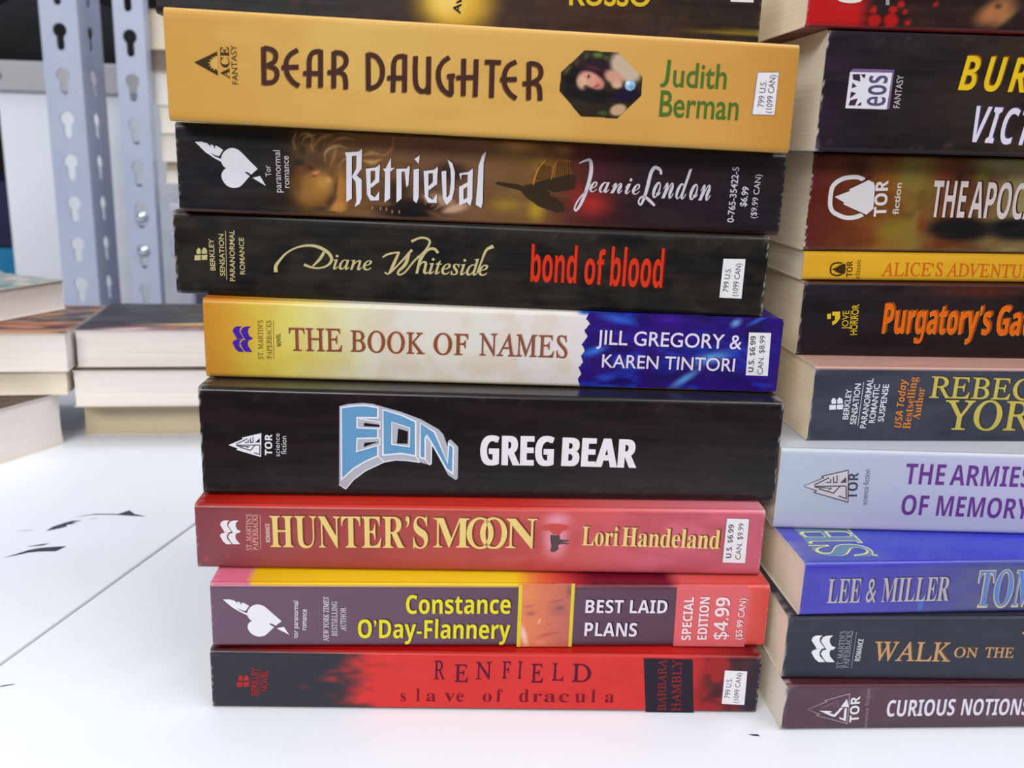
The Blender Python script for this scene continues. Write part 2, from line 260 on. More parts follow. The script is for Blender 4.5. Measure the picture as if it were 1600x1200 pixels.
 'red': {'res': 0.6, 'base': (46, 36, 33), 'top': [(0, (60, 40, 40))], 'bot': (120, 26, 24), 'lay': [('n', 10, 6, (66, 44, 38), 0.6), ('l', 16.84, 3, (182, 30, 28)), ('b', 18.91, 5.16, 1.1, 1.0, 0.0, (178, 36, 30), 0.95, 0.7), ('b', 19.5, 2.39, 2.12, 1.94, 0.0, (178, 36, 30), 0.95, 0.7), ('b', 24.16, 2.57, 2.33, 2.14, 0.0, (178, 36, 30), 0.95, 0.7), ('b', 24.38, 5.5, 1.27, 1.16, 0.0, (178, 36, 30), 0.95, 0.7), ('b', 26.51, 6.94, 1.18, 1.08, 0.0, (178, 36, 30), 0.95, 0.7), ('b', 29.12, 2.19, 1.02, 0.93, 0.0, (178, 36, 30), 0.95, 0.7), ('b', 27.85, 5.06, 0.68, 0.62, 0.0, (178, 36, 30), 0.95, 0.7), ('b', 36.45, 7.35, 0.76, 0.69, 0.0, (178, 36, 30), 0.95, 0.7), ('b', 53.78, 6.19, 7.4, 3.7, 30.0, (172, 112, 70), 0.95, 0.3), ('b', 54.47, 7.57, 1.48, 1.0, 0.0, (60, 45, 50), 0.9, 0.0), ('b', 56.84, 4.63, 5.56, 1.68, 40.0, (190, 130, 80), 0.7, 0.0)], 'wear': 0.4},
}
TOPX = {
 'renf': (331.6, 5.272),
 'best': (332.7, 5.303),
 'hunt': (308.6, 5.265),
 'eon': (315.6, 5.274),
 'names': (321.4, 5.216),
 'bond': (274.7, 5.285),
 'retr': (282.0, 5.412),
 'bear': (263.8, 5.789),
 'rosso': (246.9, 5.506),
 'cur': (1229.8, 5.465),
 'walk': (1229.3, 5.437),
 'lee': (1261.2, 5.598),
 'arm': (1213.2, 5.092),
 'york': (1275.4, 5.213),
 'purg': (1254.8, 5.026),
 'alice': (1261.3, 5.105),
 'apoc': (1270.0, 5.179),
 'burn': (1289.5, 5.557),
 'red': (1265.8, 5.708),
}
ART = {
 'renf': [
  ('publisher_mark','P',(170,54,54),2.25,[(7.31,8.8),(9.08,8.88),(9.02,7.33),(7.2,7.2)]),
  ('publisher_mark','P',(170,54,54),2.3,[(9.34,8.88),(11.07,9.07),(10.92,7.46),(9.28,7.38)]),
  ('publisher_mark','P',(170,54,54),2.35,[(7.9,9.18),(7.9,10.3),(8.37,11.11),(8.98,10.96),(9.17,10.27),(9.13,9.25)]),
  ('publisher_mark','P',(170,54,54),2.4,[(9.44,9.26),(9.49,10.54),(10.05,11.29),(10.74,10.98),(10.98,10.24),(10.95,9.39)]),
  ('publisher_mark', 'T', 'BERKLEY', 's', (160, 50, 52), 13.36, 4.47, 1.5239, 9.31, 1.99, 0.02, 2, 1.0, 0),
  ('publisher_mark', 'T', 'NOVEL', 's', (160, 50, 52), 16.15, 5.85, 1.5223, 6.98, 1.75, 0.02, 2, 1.0, 0),
  ('publisher_mark','Q',(160,50,52),2.45,[(14.04,4.81),(14.45,13.45)],[(13.87,4.81),(14.28,13.45)]),
  ('title', 'T', 'R', 'u', (92, 34, 58), 65.14, 10.56, -0.0064, 3.22, 6.16, 0.009, 2, 1.0, 0),
  ('title', 'T', 'E', 'u', (92, 34, 58), 71.21, 9.78, -0.0027, 3.98, 5.75, 0.009, 2, 1.0, 0),
  ('title', 'T', 'N', 'u', (92, 34, 58), 77.45, 10.72, 0.0, 4.75, 5.75, 0.009, 2, 1.0, 0),
  ('title', 'T', 'F', 'u', (92, 34, 58), 85.22, 11.04, -0.0124, 2.47, 5.75, 0.009, 2, 1.0, 0),
  ('title', 'T', 'I', 'u', (92, 34, 58), 89.79, 11.11, -0.0346, 1.34, 5.75, 0.009, 2, 1.0, 0),
  ('title', 'T', 'E', 'u', (92, 34, 58), 93.84, 9.87, -0.0044, 3.63, 6.19, 0.009, 2, 1.0, 0),
  ('title', 'T', 'L', 'u', (92, 34, 58), 100.1, 10.6, -0.0052, 3.44, 5.77, 0.009, 2, 1.0, 0),
  ('title', 'T', 'D', 'u', (92, 34, 58), 106.05, 10.25, 0.0022, 5.75, 5.99, 0.009, 2, 1.0, 0),
  ('subtitle', 'T', 's', 'f', (120, 36, 50), 55.35, 3.01, -0.0085, 1.52, 2.8, -0.005, 2, 1.0, 0),
  ('subtitle', 'T', 'l', 'f', (120, 36, 50), 59.91, 3.04, -0.0132, 1.14, 4.31, -0.005, 2, 1.0, 0),
  ('subtitle', 'T', 'a', 'f', (120, 36, 50), 62.96, 3.06, -0.0019, 2.85, 2.81, -0.005, 2, 1.0, 0),
  ('subtitle', 'T', 'v', 'f', (120, 36, 50), 68.29, 3.09, -0.001, 3.24, 2.81, -0.005, 2, 1.0, 0),
  ('subtitle', 'T', 'e', 'f', (120, 36, 50), 71.91, 3.11, -0.0046, 2.1, 2.81, -0.005, 2, 1.0, 0),
  ('subtitle', 'T', 'o', 'f', (120, 36, 50), 79.73, 3.15, -0.0024, 2.68, 2.81, -0.005, 2, 1.0, 0),
  ('subtitle', 'T', 'f', 'f', (120, 36, 50), 83.75, 3.18, -0.0056, 1.91, 4.32, -0.005, 2, 1.0, 0),
  ('subtitle', 'T', 'd', 'f', (120, 36, 50), 90.64, 3.22, -0.0018, 2.88, 4.33, -0.005, 2, 1.0, 0),
  ('subtitle', 'T', 'r', 'f', (120, 36, 50), 94.67, 3.24, -0.0024, 2.69, 2.82, -0.005, 2, 1.0, 0),
  ('subtitle', 'T', 'a', 'f', (120, 36, 50), 98.13, 3.26, -0.0006, 3.46, 2.82, -0.005, 2, 1.0, 0),
  ('subtitle', 'T', 'c', 'f', (120, 36, 50), 102.55, 3.28, -0.0013, 3.08, 2.82, -0.005, 2, 1.0, 0),
  ('subtitle', 'T', 'u', 'f', (120, 36, 50), 107.36, 3.31, -0.0009, 3.28, 2.82, -0.005, 2, 1.0, 0),
  ('subtitle', 'T', 'l', 'f', (120, 36, 50), 112.18, 3.34, -0.0104, 1.35, 4.34, -0.005, 2, 1.0, 0),
  ('subtitle', 'T', 'a', 'f', (120, 36, 50), 116.43, 3.36, -0.0023, 2.71, 2.83, -0.005, 2, 1.0, 0),
  ('cover_art','P',(52,46,56),1.5,[(127.09,18.43),(141.84,18.25),(143.6,0.18),(128.98,0.28)]),
  ('author_name', 'T', 'BARBARA', 'u', (140, 50, 50), 135.01, 0.9, 1.6334, 17.26, 2.55, 0.008, 3, 1.0, 0),
  ('author_name', 'T', 'HAMBLY', 'u', (140, 50, 50), 139.47, 0.75, 1.6273, 17.48, 2.8, 0.008, 3, 1.0, 0),
  ('price_label','P',(228,224,228),2.55,[(151.78,14.71),(158.57,14.47),(158.79,3.05),(151.86,3.38)]),
  ('price_label', 'T', '799 U.S.', 's', (70, 62, 72), 154.11, 5.32, 1.5482, 6.73, 1.66, 0, 3, 1.0, 0),
  ('price_label', 'T', '(1099 CAN)', 's', (70, 62, 72), 156.83, 3.71, 1.5607, 10.19, 1.53, 0, 3, 1.0, 0),
 ],
 'best': [
  ('publisher_mark','P',(228,226,232),2.7,[(19.97,8.54),(19.66,8.29),(19.22,7.94),(18.69,7.5),(18.13,7.0),(17.49,6.35),(16.76,5.57),(16.05,4.82),(15.47,4.26),(15.08,3.95),(14.81,3.81),(14.58,3.75),(14.3,3.7),(13.96,3.62),(13.61,3.58),(13.24,3.57),(12.86,3.63),(12.47,3.74),(12.06,3.92),(11.66,4.14),(11.31,4.4),(11.02,4.71),(10.75,5.07),(10.53,5.44),(10.36,5.8),(10.25,6.13),(10.19,6.45),(10.17,6.76),(10.2,7.06),(10.28,7.34),(10.41,7.62),(10.57,7.88),(10.73,8.1),(10.92,8.3),(11.14,8.47),(11.33,8.61),(11.47,8.7),(11.34,8.8),(11.16,8.92),(10.96,9.09),(10.78,9.29),(10.62,9.52),(10.46,9.79),(10.33,10.09),(10.25,10.4),(10.22,10.73),(10.23,11.09),(10.29,11.45),(10.37,11.78),(10.49,12.09),(10.65,12.37),(10.83,12.64),(11.05,12.89),(11.31,13.13),(11.61,13.36),(11.92,13.56),(12.22,13.72),(12.5,13.83),(12.79,13.9),(13.08,13.93),(13.36,13.93),(13.65,13.91),(13.93,13.85),(14.22,13.76),(14.49,13.66),(14.71,13.57),(14.91,13.47),(15.14,13.32),(15.46,13.04),(15.93,12.6),(16.49,12.04),(17.09,11.43),(17.68,10.83),(18.3,10.21),(18.96,9.55),(19.55,8.95)]),
  ('publisher_mark','Q',(98,74,92),3.75,[(16.48,7.64),(16.57,7.57),(16.7,7.47),(16.85,7.35),(17.01,7.23),(17.16,7.12),(17.33,7.0),(17.54,6.86),(17.75,6.72),(17.94,6.6),(18.07,6.51)],[(16.54,7.83),(16.66,7.81),(16.82,7.79),(17.01,7.76),(17.21,7.71),(17.41,7.63),(17.62,7.5),(17.83,7.34),(18.03,7.17),(18.2,7.02),(18.32,6.92)]),
  ('publisher_mark','P',(228,226,232),2.0,[(3.44,15.48),(5.2,15.52),(6.74,15.11),(7.62,14.12),(7.46,14.74),(8.14,14.7),(8.8,13.55),(8.7,14.47),(9.4,14.37),(10.86,13.44),(9.73,11.78),(8.61,12.12),(7.22,12.81),(8.59,11.78),(10.22,11.09),(10.25,10.37),(8.16,11.5),(6.08,12.88)]),
  ('publisher_mark','P',(228,226,232),2.05,[(18.47,6.25),(20.56,6.72),(22.08,4.12)]),
  ('publisher_mark', 'T', 'tor paranormal', 's', (216, 210, 220), 24.48, 3.04, 1.5376, 12.01, 1.5, 0.01, 2, 1.0, 0),
  ('publisher_mark', 'T', 'romance', 's', (216, 210, 220), 27.02, 5.65, 1.5324, 6.72, 1.1, 0.01, 2, 1.0, 0),
  ('blurb', 'T', 'NEW YORK TIMES', 'i', (216, 210, 220), 33.45, 2.0, 1.5554, 14.35, 1.57, 0.01, 2, 1.0, 0),
  ('blurb', 'T', 'BESTSELLING', 'u', (216, 210, 220), 35.91, 3.7, 1.5577, 11.25, 1.57, 0.008, 2, 1.0, 0),
  ('blurb', 'T', 'AUTHOR', 'u', (216, 210, 220), 38.49, 5.4, 1.56, 7.64, 1.57, 0.008, 2, 1.0, 0),
  ('author_name', 'T', 'Constance', 'sb', (80, 60, 60), 56.43, 11.34, 0.0023, 30.65, 6.05, 0, 1, 1.0, 0),
  ('author_name', 'T', 'Constance', 'sb', (224, 214, 54), 55.97, 11.02, 0.0023, 30.65, 6.05, 0, 2, 1.0, 0),
  ('author_name', 'T', 'O’Day-Flannery', 'sb', (80, 60, 60), 42.43, 3.45, -0.007, 44.82, 6.38, 0, 1, 1.0, 0),
  ('author_name', 'T', 'O’Day-Flannery', 'sb', (224, 214, 54), 41.96, 3.12, -0.007, 44.82, 6.38, 0, 2, 1.0, 0),
  ('portrait','A',[(88.84,20.55),(105.45,20.97),(105.43,0.23),(88.78,0.23)],0.3,{'base':(205,112,84),'lay':[('g',[(89.38,(222,128,82)),(96.59,(206,116,84)),(104.6,(182,98,90))]),('b',92.06,17.51,2.77,3.04,0.0,(222,140,90),0.6,0),('b',100.63,12.39,3.5,2.69,0.0,(165,92,86),0.8,0),('b',101.3,12.96,1.57,0.96,8.0,(128,86,88),0.9,0.1),('b',100.14,15.25,2.61,0.5,14.0,(140,88,82),0.8,0.1),('b',92.66,11.12,1.57,0.77,0.0,(132,86,88),0.9,0.1),('b',91.87,13.51,2.26,0.38,6.0,(165,88,84),0.8,0.1),('b',92.47,11.6,2.26,1.54,0.0,(190,100,90),0.6,0),('b',95.3,8.53,0.45,1.54,-10.0,(232,176,150),0.9,0.1),('b',95.09,7.18,0.63,0.27,20.0,(190,95,80),0.7,0),('b',98.05,7.57,0.7,0.58,0.0,(176,86,84),0.6,0),('b',97.5,4.17,3.52,0.7,16.0,(188,80,82),0.9,0.1),('b',100.63,4.76,1.58,0.31,4.0,(172,76,84),0.8,0.1),('b',90.84,3.88,1.23,4.88,16.0,(232,188,176),0.95,0.2),('b',103.82,18.5,1.04,2.28,0.0,(120,80,70),0.8,0),('b',95.85,1.54,2.11,0.98,0.0,(232,140,120),0.7,0)]},1),
  ('cover_art','Q',(214,198,60),2.1,[(88.82,20.5),(88.85,0.26)],[(89.89,20.46),(89.94,0.21)]),
  ('cover_art','Q',(214,198,60),2.15,[(104.33,20.96),(104.32,0.26)],[(105.29,20.9),(105.29,0.2)]),
  ('title', 'T', 'BEST LAID', 'sb', (50, 36, 46), 109.25, 11.67, -0.003, 24.53, 4.31, 0.0, 1, 1.0, 0),
  ('title', 'T', 'BEST LAID', 'sb', (226, 216, 226), 108.85, 11.4, -0.003, 24.53, 4.31, 0.0, 2, 1.0, 0),
  ('title', 'T', 'PLANS', 'sb', (50, 36, 46), 109.37, 4.08, -0.0121, 15.78, 4.5, 0, 1, 1.0, 0),
  ('title', 'T', 'PLANS', 'sb', (226, 216, 226), 108.96, 3.81, -0.0121, 15.78, 4.5, 0, 2, 1.0, 0),
  ('price_label', 'T', 'SPECIAL', 'sb', (160, 70, 78), 141.5, 2.62, 1.5788, 14.32, 2.88, 0.006, 2, 1.0, 0),
  ('price_label', 'T', 'SPECIAL', 'sb', (236, 214, 216), 141.28, 2.42, 1.5788, 14.32, 2.88, 0.006, 3, 1.0, 0),
  ('price_label', 'T', 'EDITION', 'sb', (160, 70, 78), 146.39, 2.83, 1.5865, 14.13, 2.89, 0.006, 2, 1.0, 0),
  ('price_label', 'T', 'EDITION', 'sb', (236, 214, 216), 146.16, 2.63, 1.5865, 14.13, 2.89, 0.006, 3, 1.0, 0),
  ('price_label', 'T', '$4.99', 'sb', (160, 70, 78), 152.53, 2.83, 1.5783, 14.02, 4.32, 0, 2, 1.0, 0),
  ('price_label', 'T', '$4.99', 'sb', (236, 214, 216), 152.3, 2.63, 1.5783, 14.02, 4.32, 0, 3, 1.0, 0),
  ('price_label', 'T', '($5.99 CAN)', 's', (160, 70, 78), 157.08, 2.83, 1.5537, 13.71, 1.99, 0.01, 2, 1.0, 0),
  ('price_label', 'T', '($5.99 CAN)', 's', (236, 214, 216), 156.85, 2.63, 1.5537, 13.71, 1.99, 0.01, 3, 1.0, 0),
  ('price_label','P',(214,104,108),1.2,[(135.8,20.37),(157.23,20.33),(158.03,0.13),(136.18,0.47)]),
 ],
 'hunt': [
  ('picture','P',(196,82,80),2.25,[(101.68,15.26),(101.96,15.48),(102.37,15.65),(102.84,15.78),(103.31,15.9),(103.75,16.0),(104.2,16.07),(104.68,16.12),(105.2,16.14),(105.82,16.12),(106.5,16.07),(107.17,16.0),(107.75,15.91),(108.25,15.81),(108.69,15.7),(109.05,15.56),(109.31,15.39),(109.46,15.17),(109.52,14.92),(109.49,14.66),(109.35,14.44),(109.08,14.28),(108.67,14.16),(108.23,14.04),(107.85,13.86),(107.58,13.6),(107.36,13.28),(107.14,12.97),(106.89,12.75),(106.59,12.63),(106.27,12.57),(105.94,12.56),(105.62,12.59),(105.31,12.67),(105.01,12.79),(104.72,12.94),(104.45,13.12),(104.22,13.35),(104.01,13.63),(103.79,13.89),(103.52,14.06),(103.12,14.06),(102.65,13.95),(102.2,13.86),(101.87,13.9),(101.68,14.15),(101.57,14.53),(101.57,14.93)]),
  ('picture','P',(92,76,80),2.3,[(104.22,12.57),(104.48,12.64),(104.86,12.57),(105.26,12.45),(105.63,12.39),(105.95,12.42),(106.26,12.5),(106.54,12.55),(106.77,12.47),(106.89,12.21),(106.92,11.81),(106.99,11.4),(107.22,11.11),(107.72,10.97),(108.4,10.93),(109.06,10.91),(109.53,10.87),(109.76,10.79),(109.85,10.7),(109.82,10.61),(109.68,10.53),(109.31,10.47),(108.76,10.42),(108.25,10.37),(108.03,10.3),(108.26,10.19),(108.77,10.07),(109.34,9.94),(109.71,9.84),(109.85,9.77),(109.89,9.71),(109.8,9.66),(109.59,9.63),(109.19,9.64),(108.62,9.68),(108.03,9.7),(107.55,9.67),(107.19,9.56),(106.91,9.4),(106.69,9.22),(106.55,9.03),(106.56,8.84),(106.68,8.65),(106.79,8.44),(106.78,8.2),(106.59,7.91),(106.3,7.57),(105.95,7.27),(105.62,7.08),(105.27,7.01),(104.89,7.04),(104.55,7.15),(104.33,7.33),(104.28,7.61),(104.36,7.98),(104.47,8.41),(104.51,8.86),(104.46,9.34),(104.35,9.88),(104.24,10.42),(104.17,10.92),(104.12,11.4),(104.08,11.88),(104.1,12.29)]),
  ('publisher_mark','P',(226,224,228),2.35,[(7.16,14.05),(7.53,14.98),(8.34,15.42),(9.92,15.51),(9.3,14.85),(9.19,13.77),(10.3,11.94),(9.63,11.69),(8.31,11.67),(8.13,12.21)]),
  ('publisher_mark','P',(226,224,228),2.4,[(9.46,13.93),(10.03,15.02),(10.97,15.42),(12.56,15.56),(11.74,14.74),(11.63,13.66),(12.05,12.59),(13.09,12.14),(12.4,11.51),(10.81,11.48),(10.44,12.09)]),
  ('publisher_mark','P',(226,224,228),2.45,[(6.94,10.64),(7.37,11.27),(8.31,11.59),(9.56,11.58),(9.0,10.83),(8.95,9.74),(10.27,7.97),(8.68,7.94),(7.79,8.79)]),
  ('publisher_mark','P',(226,224,228),2.5,[(9.24,10.37),(9.88,11.31),(10.55,11.51),(11.8,11.47),(11.44,10.72),(11.53,9.63),(12.66,8.01),(10.67,7.98),(10.03,8.67)]),
  ('publisher_mark', 'T', 'ST. MARTIN’S', 'u', (226, 170, 160), 15.94, 6.02, 1.5447, 11.54, 1.52, 0.008, 2, 1.0, 0),
  ('publisher_mark', 'T', 'PAPERBACKS', 'u', (226, 170, 160), 17.93, 6.18, 1.557, 11.28, 1.58, 0.008, 2, 1.0, 0),
  ('publisher_mark','Q',(226,170,160),2.55,[(18.71,6.39),(18.91,17.48)],[(18.56,6.38),(18.76,17.47)]),
  ('publisher_mark', 'T', 'ROMANCE', 'sb', (226, 200, 200), 21.51, 8.8, 1.5795, 5.83, 1.28, 0, 2, 1.0, 0),
  ('title', 'T', 'HUNTER’S', 'f', (122, 66, 52), 22.06, 7.53, 0.0096, 46.3, 10.14, -0.001, 1, 1.0, 0),
  ('title', 'T', 'HUNTER’S', 'f', (228, 202, 128), 21.52, 7.2, 0.0096, 46.3, 10.14, -0.001, 2, 1.0, 0),
  ('title', 'T', 'M', 'f', (122, 66, 52), 69.95, 8.25, 0.0069, 10.64, 9.4, 0, 1, 1.0, 0),
  ('title', 'T', 'M', 'f', (228, 202, 128), 69.38, 7.93, 0.0069, 10.64, 9.4, 0, 2, 1.0, 0),
  ('title', 'T', 'O', 'u', (122, 66, 52), 79.83, 8.21, 0.0165, 8.0, 9.82, 0.009, 1, 1.0, 0),
  ('title', 'T', 'O', 'u', (228, 202, 128), 79.26, 7.89, 0.0165, 8.0, 9.82, 0.009, 2, 1.0, 0),
  ('title', 'T', 'O', 'u', (122, 66, 52), 83.82, 8.27, 0.0165, 8.01, 9.83, 0.009, 1, 1.0, 0),
  ('title', 'T', 'O', 'u', (228, 202, 128), 83.26, 7.95, 0.0165, 8.01, 9.83, 0.009, 2, 1.0, 0),
  ('title', 'T', 'N', 'f', (122, 66, 52), 91.45, 8.4, 0.0052, 9.18, 9.43, 0, 1, 1.0, 0),
  ('title', 'T', 'N', 'f', (228, 202, 128), 90.89, 8.08, 0.0052, 9.18, 9.43, 0, 2, 1.0, 0),
  ('author_name', 'T', 'Lori', 'f', (122, 66, 52), 114.12, 9.64, -0.0073, 10.84, 6.18, 0, 1, 1.0, 0),
  ('author_name', 'T', 'Lori', 'f', (228, 202, 128), 113.6, 9.31, -0.0073, 10.84, 6.18, 0, 2, 1.0, 0),
  ('author_name', 'T', 'Handeland', 'f', (122, 66, 52), 126.04, 9.58, -0.0142, 29.69, 6.06, 0, 1, 1.0, 0),
  ('author_name', 'T', 'Handeland', 'f', (228, 202, 128), 125.52, 9.25, -0.0142, 29.69, 6.06, 0, 2, 1.0, 0),
  ('price_label','P',(150,100,110),1.6,[(156.54,18.91),(163.6,18.84),(163.78,4.09),(156.42,4.17)]),
  ('price_label','P',(228,224,228),2.65,[(156.72,18.7),(163.38,18.62),(163.59,4.3),(156.65,4.39)]),
  ('price_label', 'T', 'U.S. $6.99', 'sb', (70, 62, 72), 159.14, 5.95, 1.5821, 10.86, 1.66, 0, 3, 1.0, 0),
  ('price_label', 'T', 'CAN. $9.99', 's', (70, 62, 72), 162.06, 5.47, 1.5757, 11.78, 1.66, 0, 3, 1.0, 0),
 ],
 'eon': [
  ('publisher_mark','P',(226,226,232),2.4,[(7.95,15.8),(12.33,17.82),(11.97,18.18),(17.67,19.7),(17.35,12.29),(10.16,14.4),(10.73,14.81)]),
  ('publisher_mark','Q',(44,42,46),3.45,[(10.28,16.01),(13.59,17.78)],[(10.18,16.24),(13.49,18.01)]),
  ('publisher_mark','Q',(44,42,46),3.5,[(12.74,16.63),(13.92,16.69),(13.95,17.62)],[(12.74,16.88),(13.68,16.93),(13.71,17.61)]),
  ('publisher_mark','Q',(44,42,46),3.55,[(14.33,18.1),(14.28,16.65),(15.28,16.72),(15.34,18.53)],[(14.57,18.11),(14.53,16.93),(15.04,16.96),(15.1,18.52)]),
  ('publisher_mark','Q',(44,42,46),3.6,[(10.42,15.45),(13.64,15.4),(13.21,15.1)],[(10.44,15.71),(14.16,15.58),(13.35,14.9)]),
  ('publisher_mark','Q',(44,42,46),3.65,[(11.13,15.15),(14.35,14.18),(15.98,16.05)],[(11.21,15.4),(14.28,14.47),(15.8,16.22)]),
  ('publisher_mark','Q',(44,42,46),3.7,[(16.98,16.08),(16.88,13.27),(15.39,13.78)],[(17.22,16.08),(17.11,12.92),(15.31,13.53)]),
  ('publisher_mark','Q',(44,42,46),3.75,[(10.29,15.7),(16.94,15.91)],[(10.29,15.96),(16.95,16.17)]),
  ('publisher_mark','P',(44,42,46),3.0,[(15.76,16.77),(17.17,18.17),(17.12,16.8)]),
  ('publisher_mark', 'T', 'TOR', 'sb', (226, 226, 232), 20.56, 12.85, 1.5402, 6.56, 2.12, 0.006, 2, 1.0, 0),
  ('publisher_mark', 'T', 'science', 's', (200, 200, 206), 22.83, 12.57, 1.5486, 7.17, 1.37, 0, 2, 1.0, 0),
  ('publisher_mark', 'T', 'fiction', 's', (200, 200, 206), 24.75, 13.34, 1.544, 5.61, 1.6, 0, 2, 1.0, 0),
  ('title','P',(176,178,188),1.05,[(40.48,28.49),(43.2,29.21),(47.38,29.6),(50.17,29.37),(52.61,28.7),(58.55,27.09),(64.18,25.01),(69.5,21.99),(70.94,20.35),(72.2,16.65),(72.31,18.52),(73.09,18.99),(75.33,16.72),(75.38,6.7),(74.75,6.23),(72.5,7.78),(67.51,17.3),(67.41,11.2),(66.81,10.89),(63.95,11.66),(60.39,12.08),(56.84,12.19),(53.47,11.48),(47.96,8.61),(44.39,5.69),(42.05,2.63),(40.11,4.27)]),
  ('title','P',(102,152,192),2.1,[(41.03,27.95),(44.59,28.66),(48.07,28.85),(51.66,28.31),(51.66,25.16),(45.61,25.1),(45.58,22.01),(51.65,21.85),(51.64,18.99),(45.56,18.67),(45.38,14.65),(48.0,15.94),(51.64,16.87),(51.63,13.39),(47.98,11.62),(44.42,9.29),(40.84,5.73)]),
  ('title','Q',(228,230,240),3.15,[(41.2,27.81),(44.61,28.42),(48.06,28.61),(51.44,28.11),(51.43,25.4),(45.38,25.33),(45.35,21.77),(51.42,21.61),(51.41,19.22),(45.34,18.9),(45.14,14.26),(48.07,15.71),(51.41,16.57),(51.4,13.55),(47.87,11.84),(44.28,9.48),(41.05,6.24),(41.2,27.81)],[(40.86,28.1),(44.57,28.89),(48.09,29.09),(51.89,28.52),(51.88,24.93),(45.83,24.86),(45.81,22.24),(51.88,22.08),(51.87,18.77),(45.77,18.44),(45.63,15.03),(47.93,16.17),(51.87,17.18),(51.86,13.24),(48.08,11.41),(44.56,9.09),(40.62,5.22),(40.86,28.1)]),
  ('title','P',(102,152,192),2.2,[(53.13,27.69),(58.56,26.17),(62.71,24.24),(62.8,13.63),(58.61,14.29),(53.12,13.69)]),
  ('title','Q',(228,230,240),3.25,[(53.26,27.5),(58.48,25.94),(62.48,24.08),(62.56,13.92),(58.61,14.54),(53.35,13.96),(53.26,27.5)],[(52.99,27.88),(58.63,26.39),(62.94,24.4),(63.03,13.35),(58.6,14.05),(52.89,13.42),(52.99,27.88)]),
  ('title','P',(102,152,192),2.3,[(64.12,23.83),(68.27,21.22),(72.25,11.76),(72.47,17.78),(73.91,16.61),(73.85,8.31),(72.0,9.67),(67.07,18.41),(65.99,20.06),(65.54,19.12),(65.61,12.83),(64.01,13.24)]),
  ('title','Q',(228,230,240),3.35,[(64.23,23.62),(68.09,21.05),(72.35,11.22),(72.68,17.3),(73.68,16.49),(73.62,8.78),(72.17,9.85),(67.27,18.54),(65.96,20.53),(65.31,19.17),(65.38,13.14),(64.24,13.44),(64.23,23.62)],[(64.01,24.04),(68.46,21.39),(72.15,12.3),(72.26,18.26),(74.14,16.73),(74.08,7.83),(71.82,9.5),(66.88,18.27),(66.02,19.58),(65.77,19.06),(65.84,12.51),(63.77,13.05),(64.01,24.04)]),
  ('title','Q',(228,230,240),3.4,[(40.01,4.05),(42.07,2.55),(44.5,5.68),(48.04,8.54),(53.52,11.39),(56.85,12.09),(60.38,11.98),(63.93,11.49)],[(40.2,4.34),(42.02,3.01),(44.28,5.92),(47.88,8.83),(53.42,11.71),(56.83,12.43),(60.41,12.32),(63.97,11.83)]),
  ('title','Q',(228,230,240),3.45,[(51.52,13.27),(53.36,11.43)],[(51.74,13.52),(53.58,11.68)]),
  ('title','Q',(228,230,240),3.5,[(62.66,13.54),(63.81,11.57)],[(62.93,13.72),(64.09,11.75)]),
  ('title','Q',(228,230,240),3.55,[(65.48,12.73),(66.83,10.74),(67.57,11.18),(67.59,17.67)],[(65.74,12.93),(66.92,11.19),(67.25,11.38),(67.28,17.67)]),
  ('title','P',(176,178,188),4.6,[(45.68,25.03),(46.65,24.79),(52.25,23.93),(52.25,21.86),(45.65,22.01)]),
  ('title','Q',(228,230,240),5.65,[(45.77,24.9),(46.62,24.63),(52.09,23.78),(52.09,22.03),(45.81,22.17),(45.77,24.9)],[(45.58,25.15),(46.69,24.95),(52.41,24.07),(52.4,21.69),(45.49,21.85),(45.58,25.15)]),
  ('title','P',(176,178,188),4.7,[(45.63,18.68),(52.24,19.01),(52.24,16.89),(45.38,14.65)]),
  ('title','Q',(228,230,240),5.75,[(45.74,18.56),(52.08,18.83),(52.08,17.01),(45.56,14.88),(45.74,18.56)],[(45.52,18.79),(52.4,19.18),(52.4,16.76),(45.21,14.41),(45.52,18.79)]),
  ('title','P',(176,178,188),4.0,[(55.69,24.01),(60.96,22.35),(60.9,16.48),(55.7,17.11)]),
  ('title','Q',(228,230,240),5.05,[(55.78,23.87),(60.8,22.23),(60.74,16.67),(55.86,17.26),(55.78,23.87)],[(55.59,24.14),(61.12,22.48),(61.05,16.29),(55.54,16.96),(55.59,24.14)]),
  ('title','P',(44,34,40),6.1,[(47.69,23.6),(52.18,23.08),(52.18,22.45),(47.51,22.57)]),
  ('title','P',(44,34,40),6.15,[(47.73,17.46),(52.17,17.89),(50.3,17.29),(47.47,16.11)]),
  ('title','P',(44,34,40),6.2,[(57.59,22.09),(60.44,21.23),(60.36,17.44),(57.25,17.44)]),
  ('author_name', 'T', 'GREG', 'sb', (228, 224, 230), 82.22, 11.28, 0.0092, 21.37, 9.26, 0.006, 2, 1.0, 0),
  ('author_name', 'T', 'GREG', 'sb', (228, 224, 230), 81.92, 11.27, 0.0092, 21.37, 9.26, 0.006, 3, 1.0, 0),
  ('author_name', 'T', 'GREG', 'sb', (228, 224, 230), 82.52, 11.28, 0.0092, 21.37, 9.26, 0.006, 4, 1.0, 0),
  ('author_name', 'T', 'BEAR', 'sb', (228, 224, 230), 106.47, 11.47, -0.0078, 22.1, 8.92, 0.006, 2, 1.0, 0),
  ('author_name', 'T', 'BEAR', 'sb', (228, 224, 230), 106.17, 11.46, -0.0078, 22.1, 8.92, 0.006, 3, 1.0, 0),
  ('author_name', 'T', 'BEAR', 'sb', (228, 224, 230), 106.77, 11.48, -0.0078, 22.1, 8.92, 0.006, 4, 1.0, 0),
 ],
 'names': [
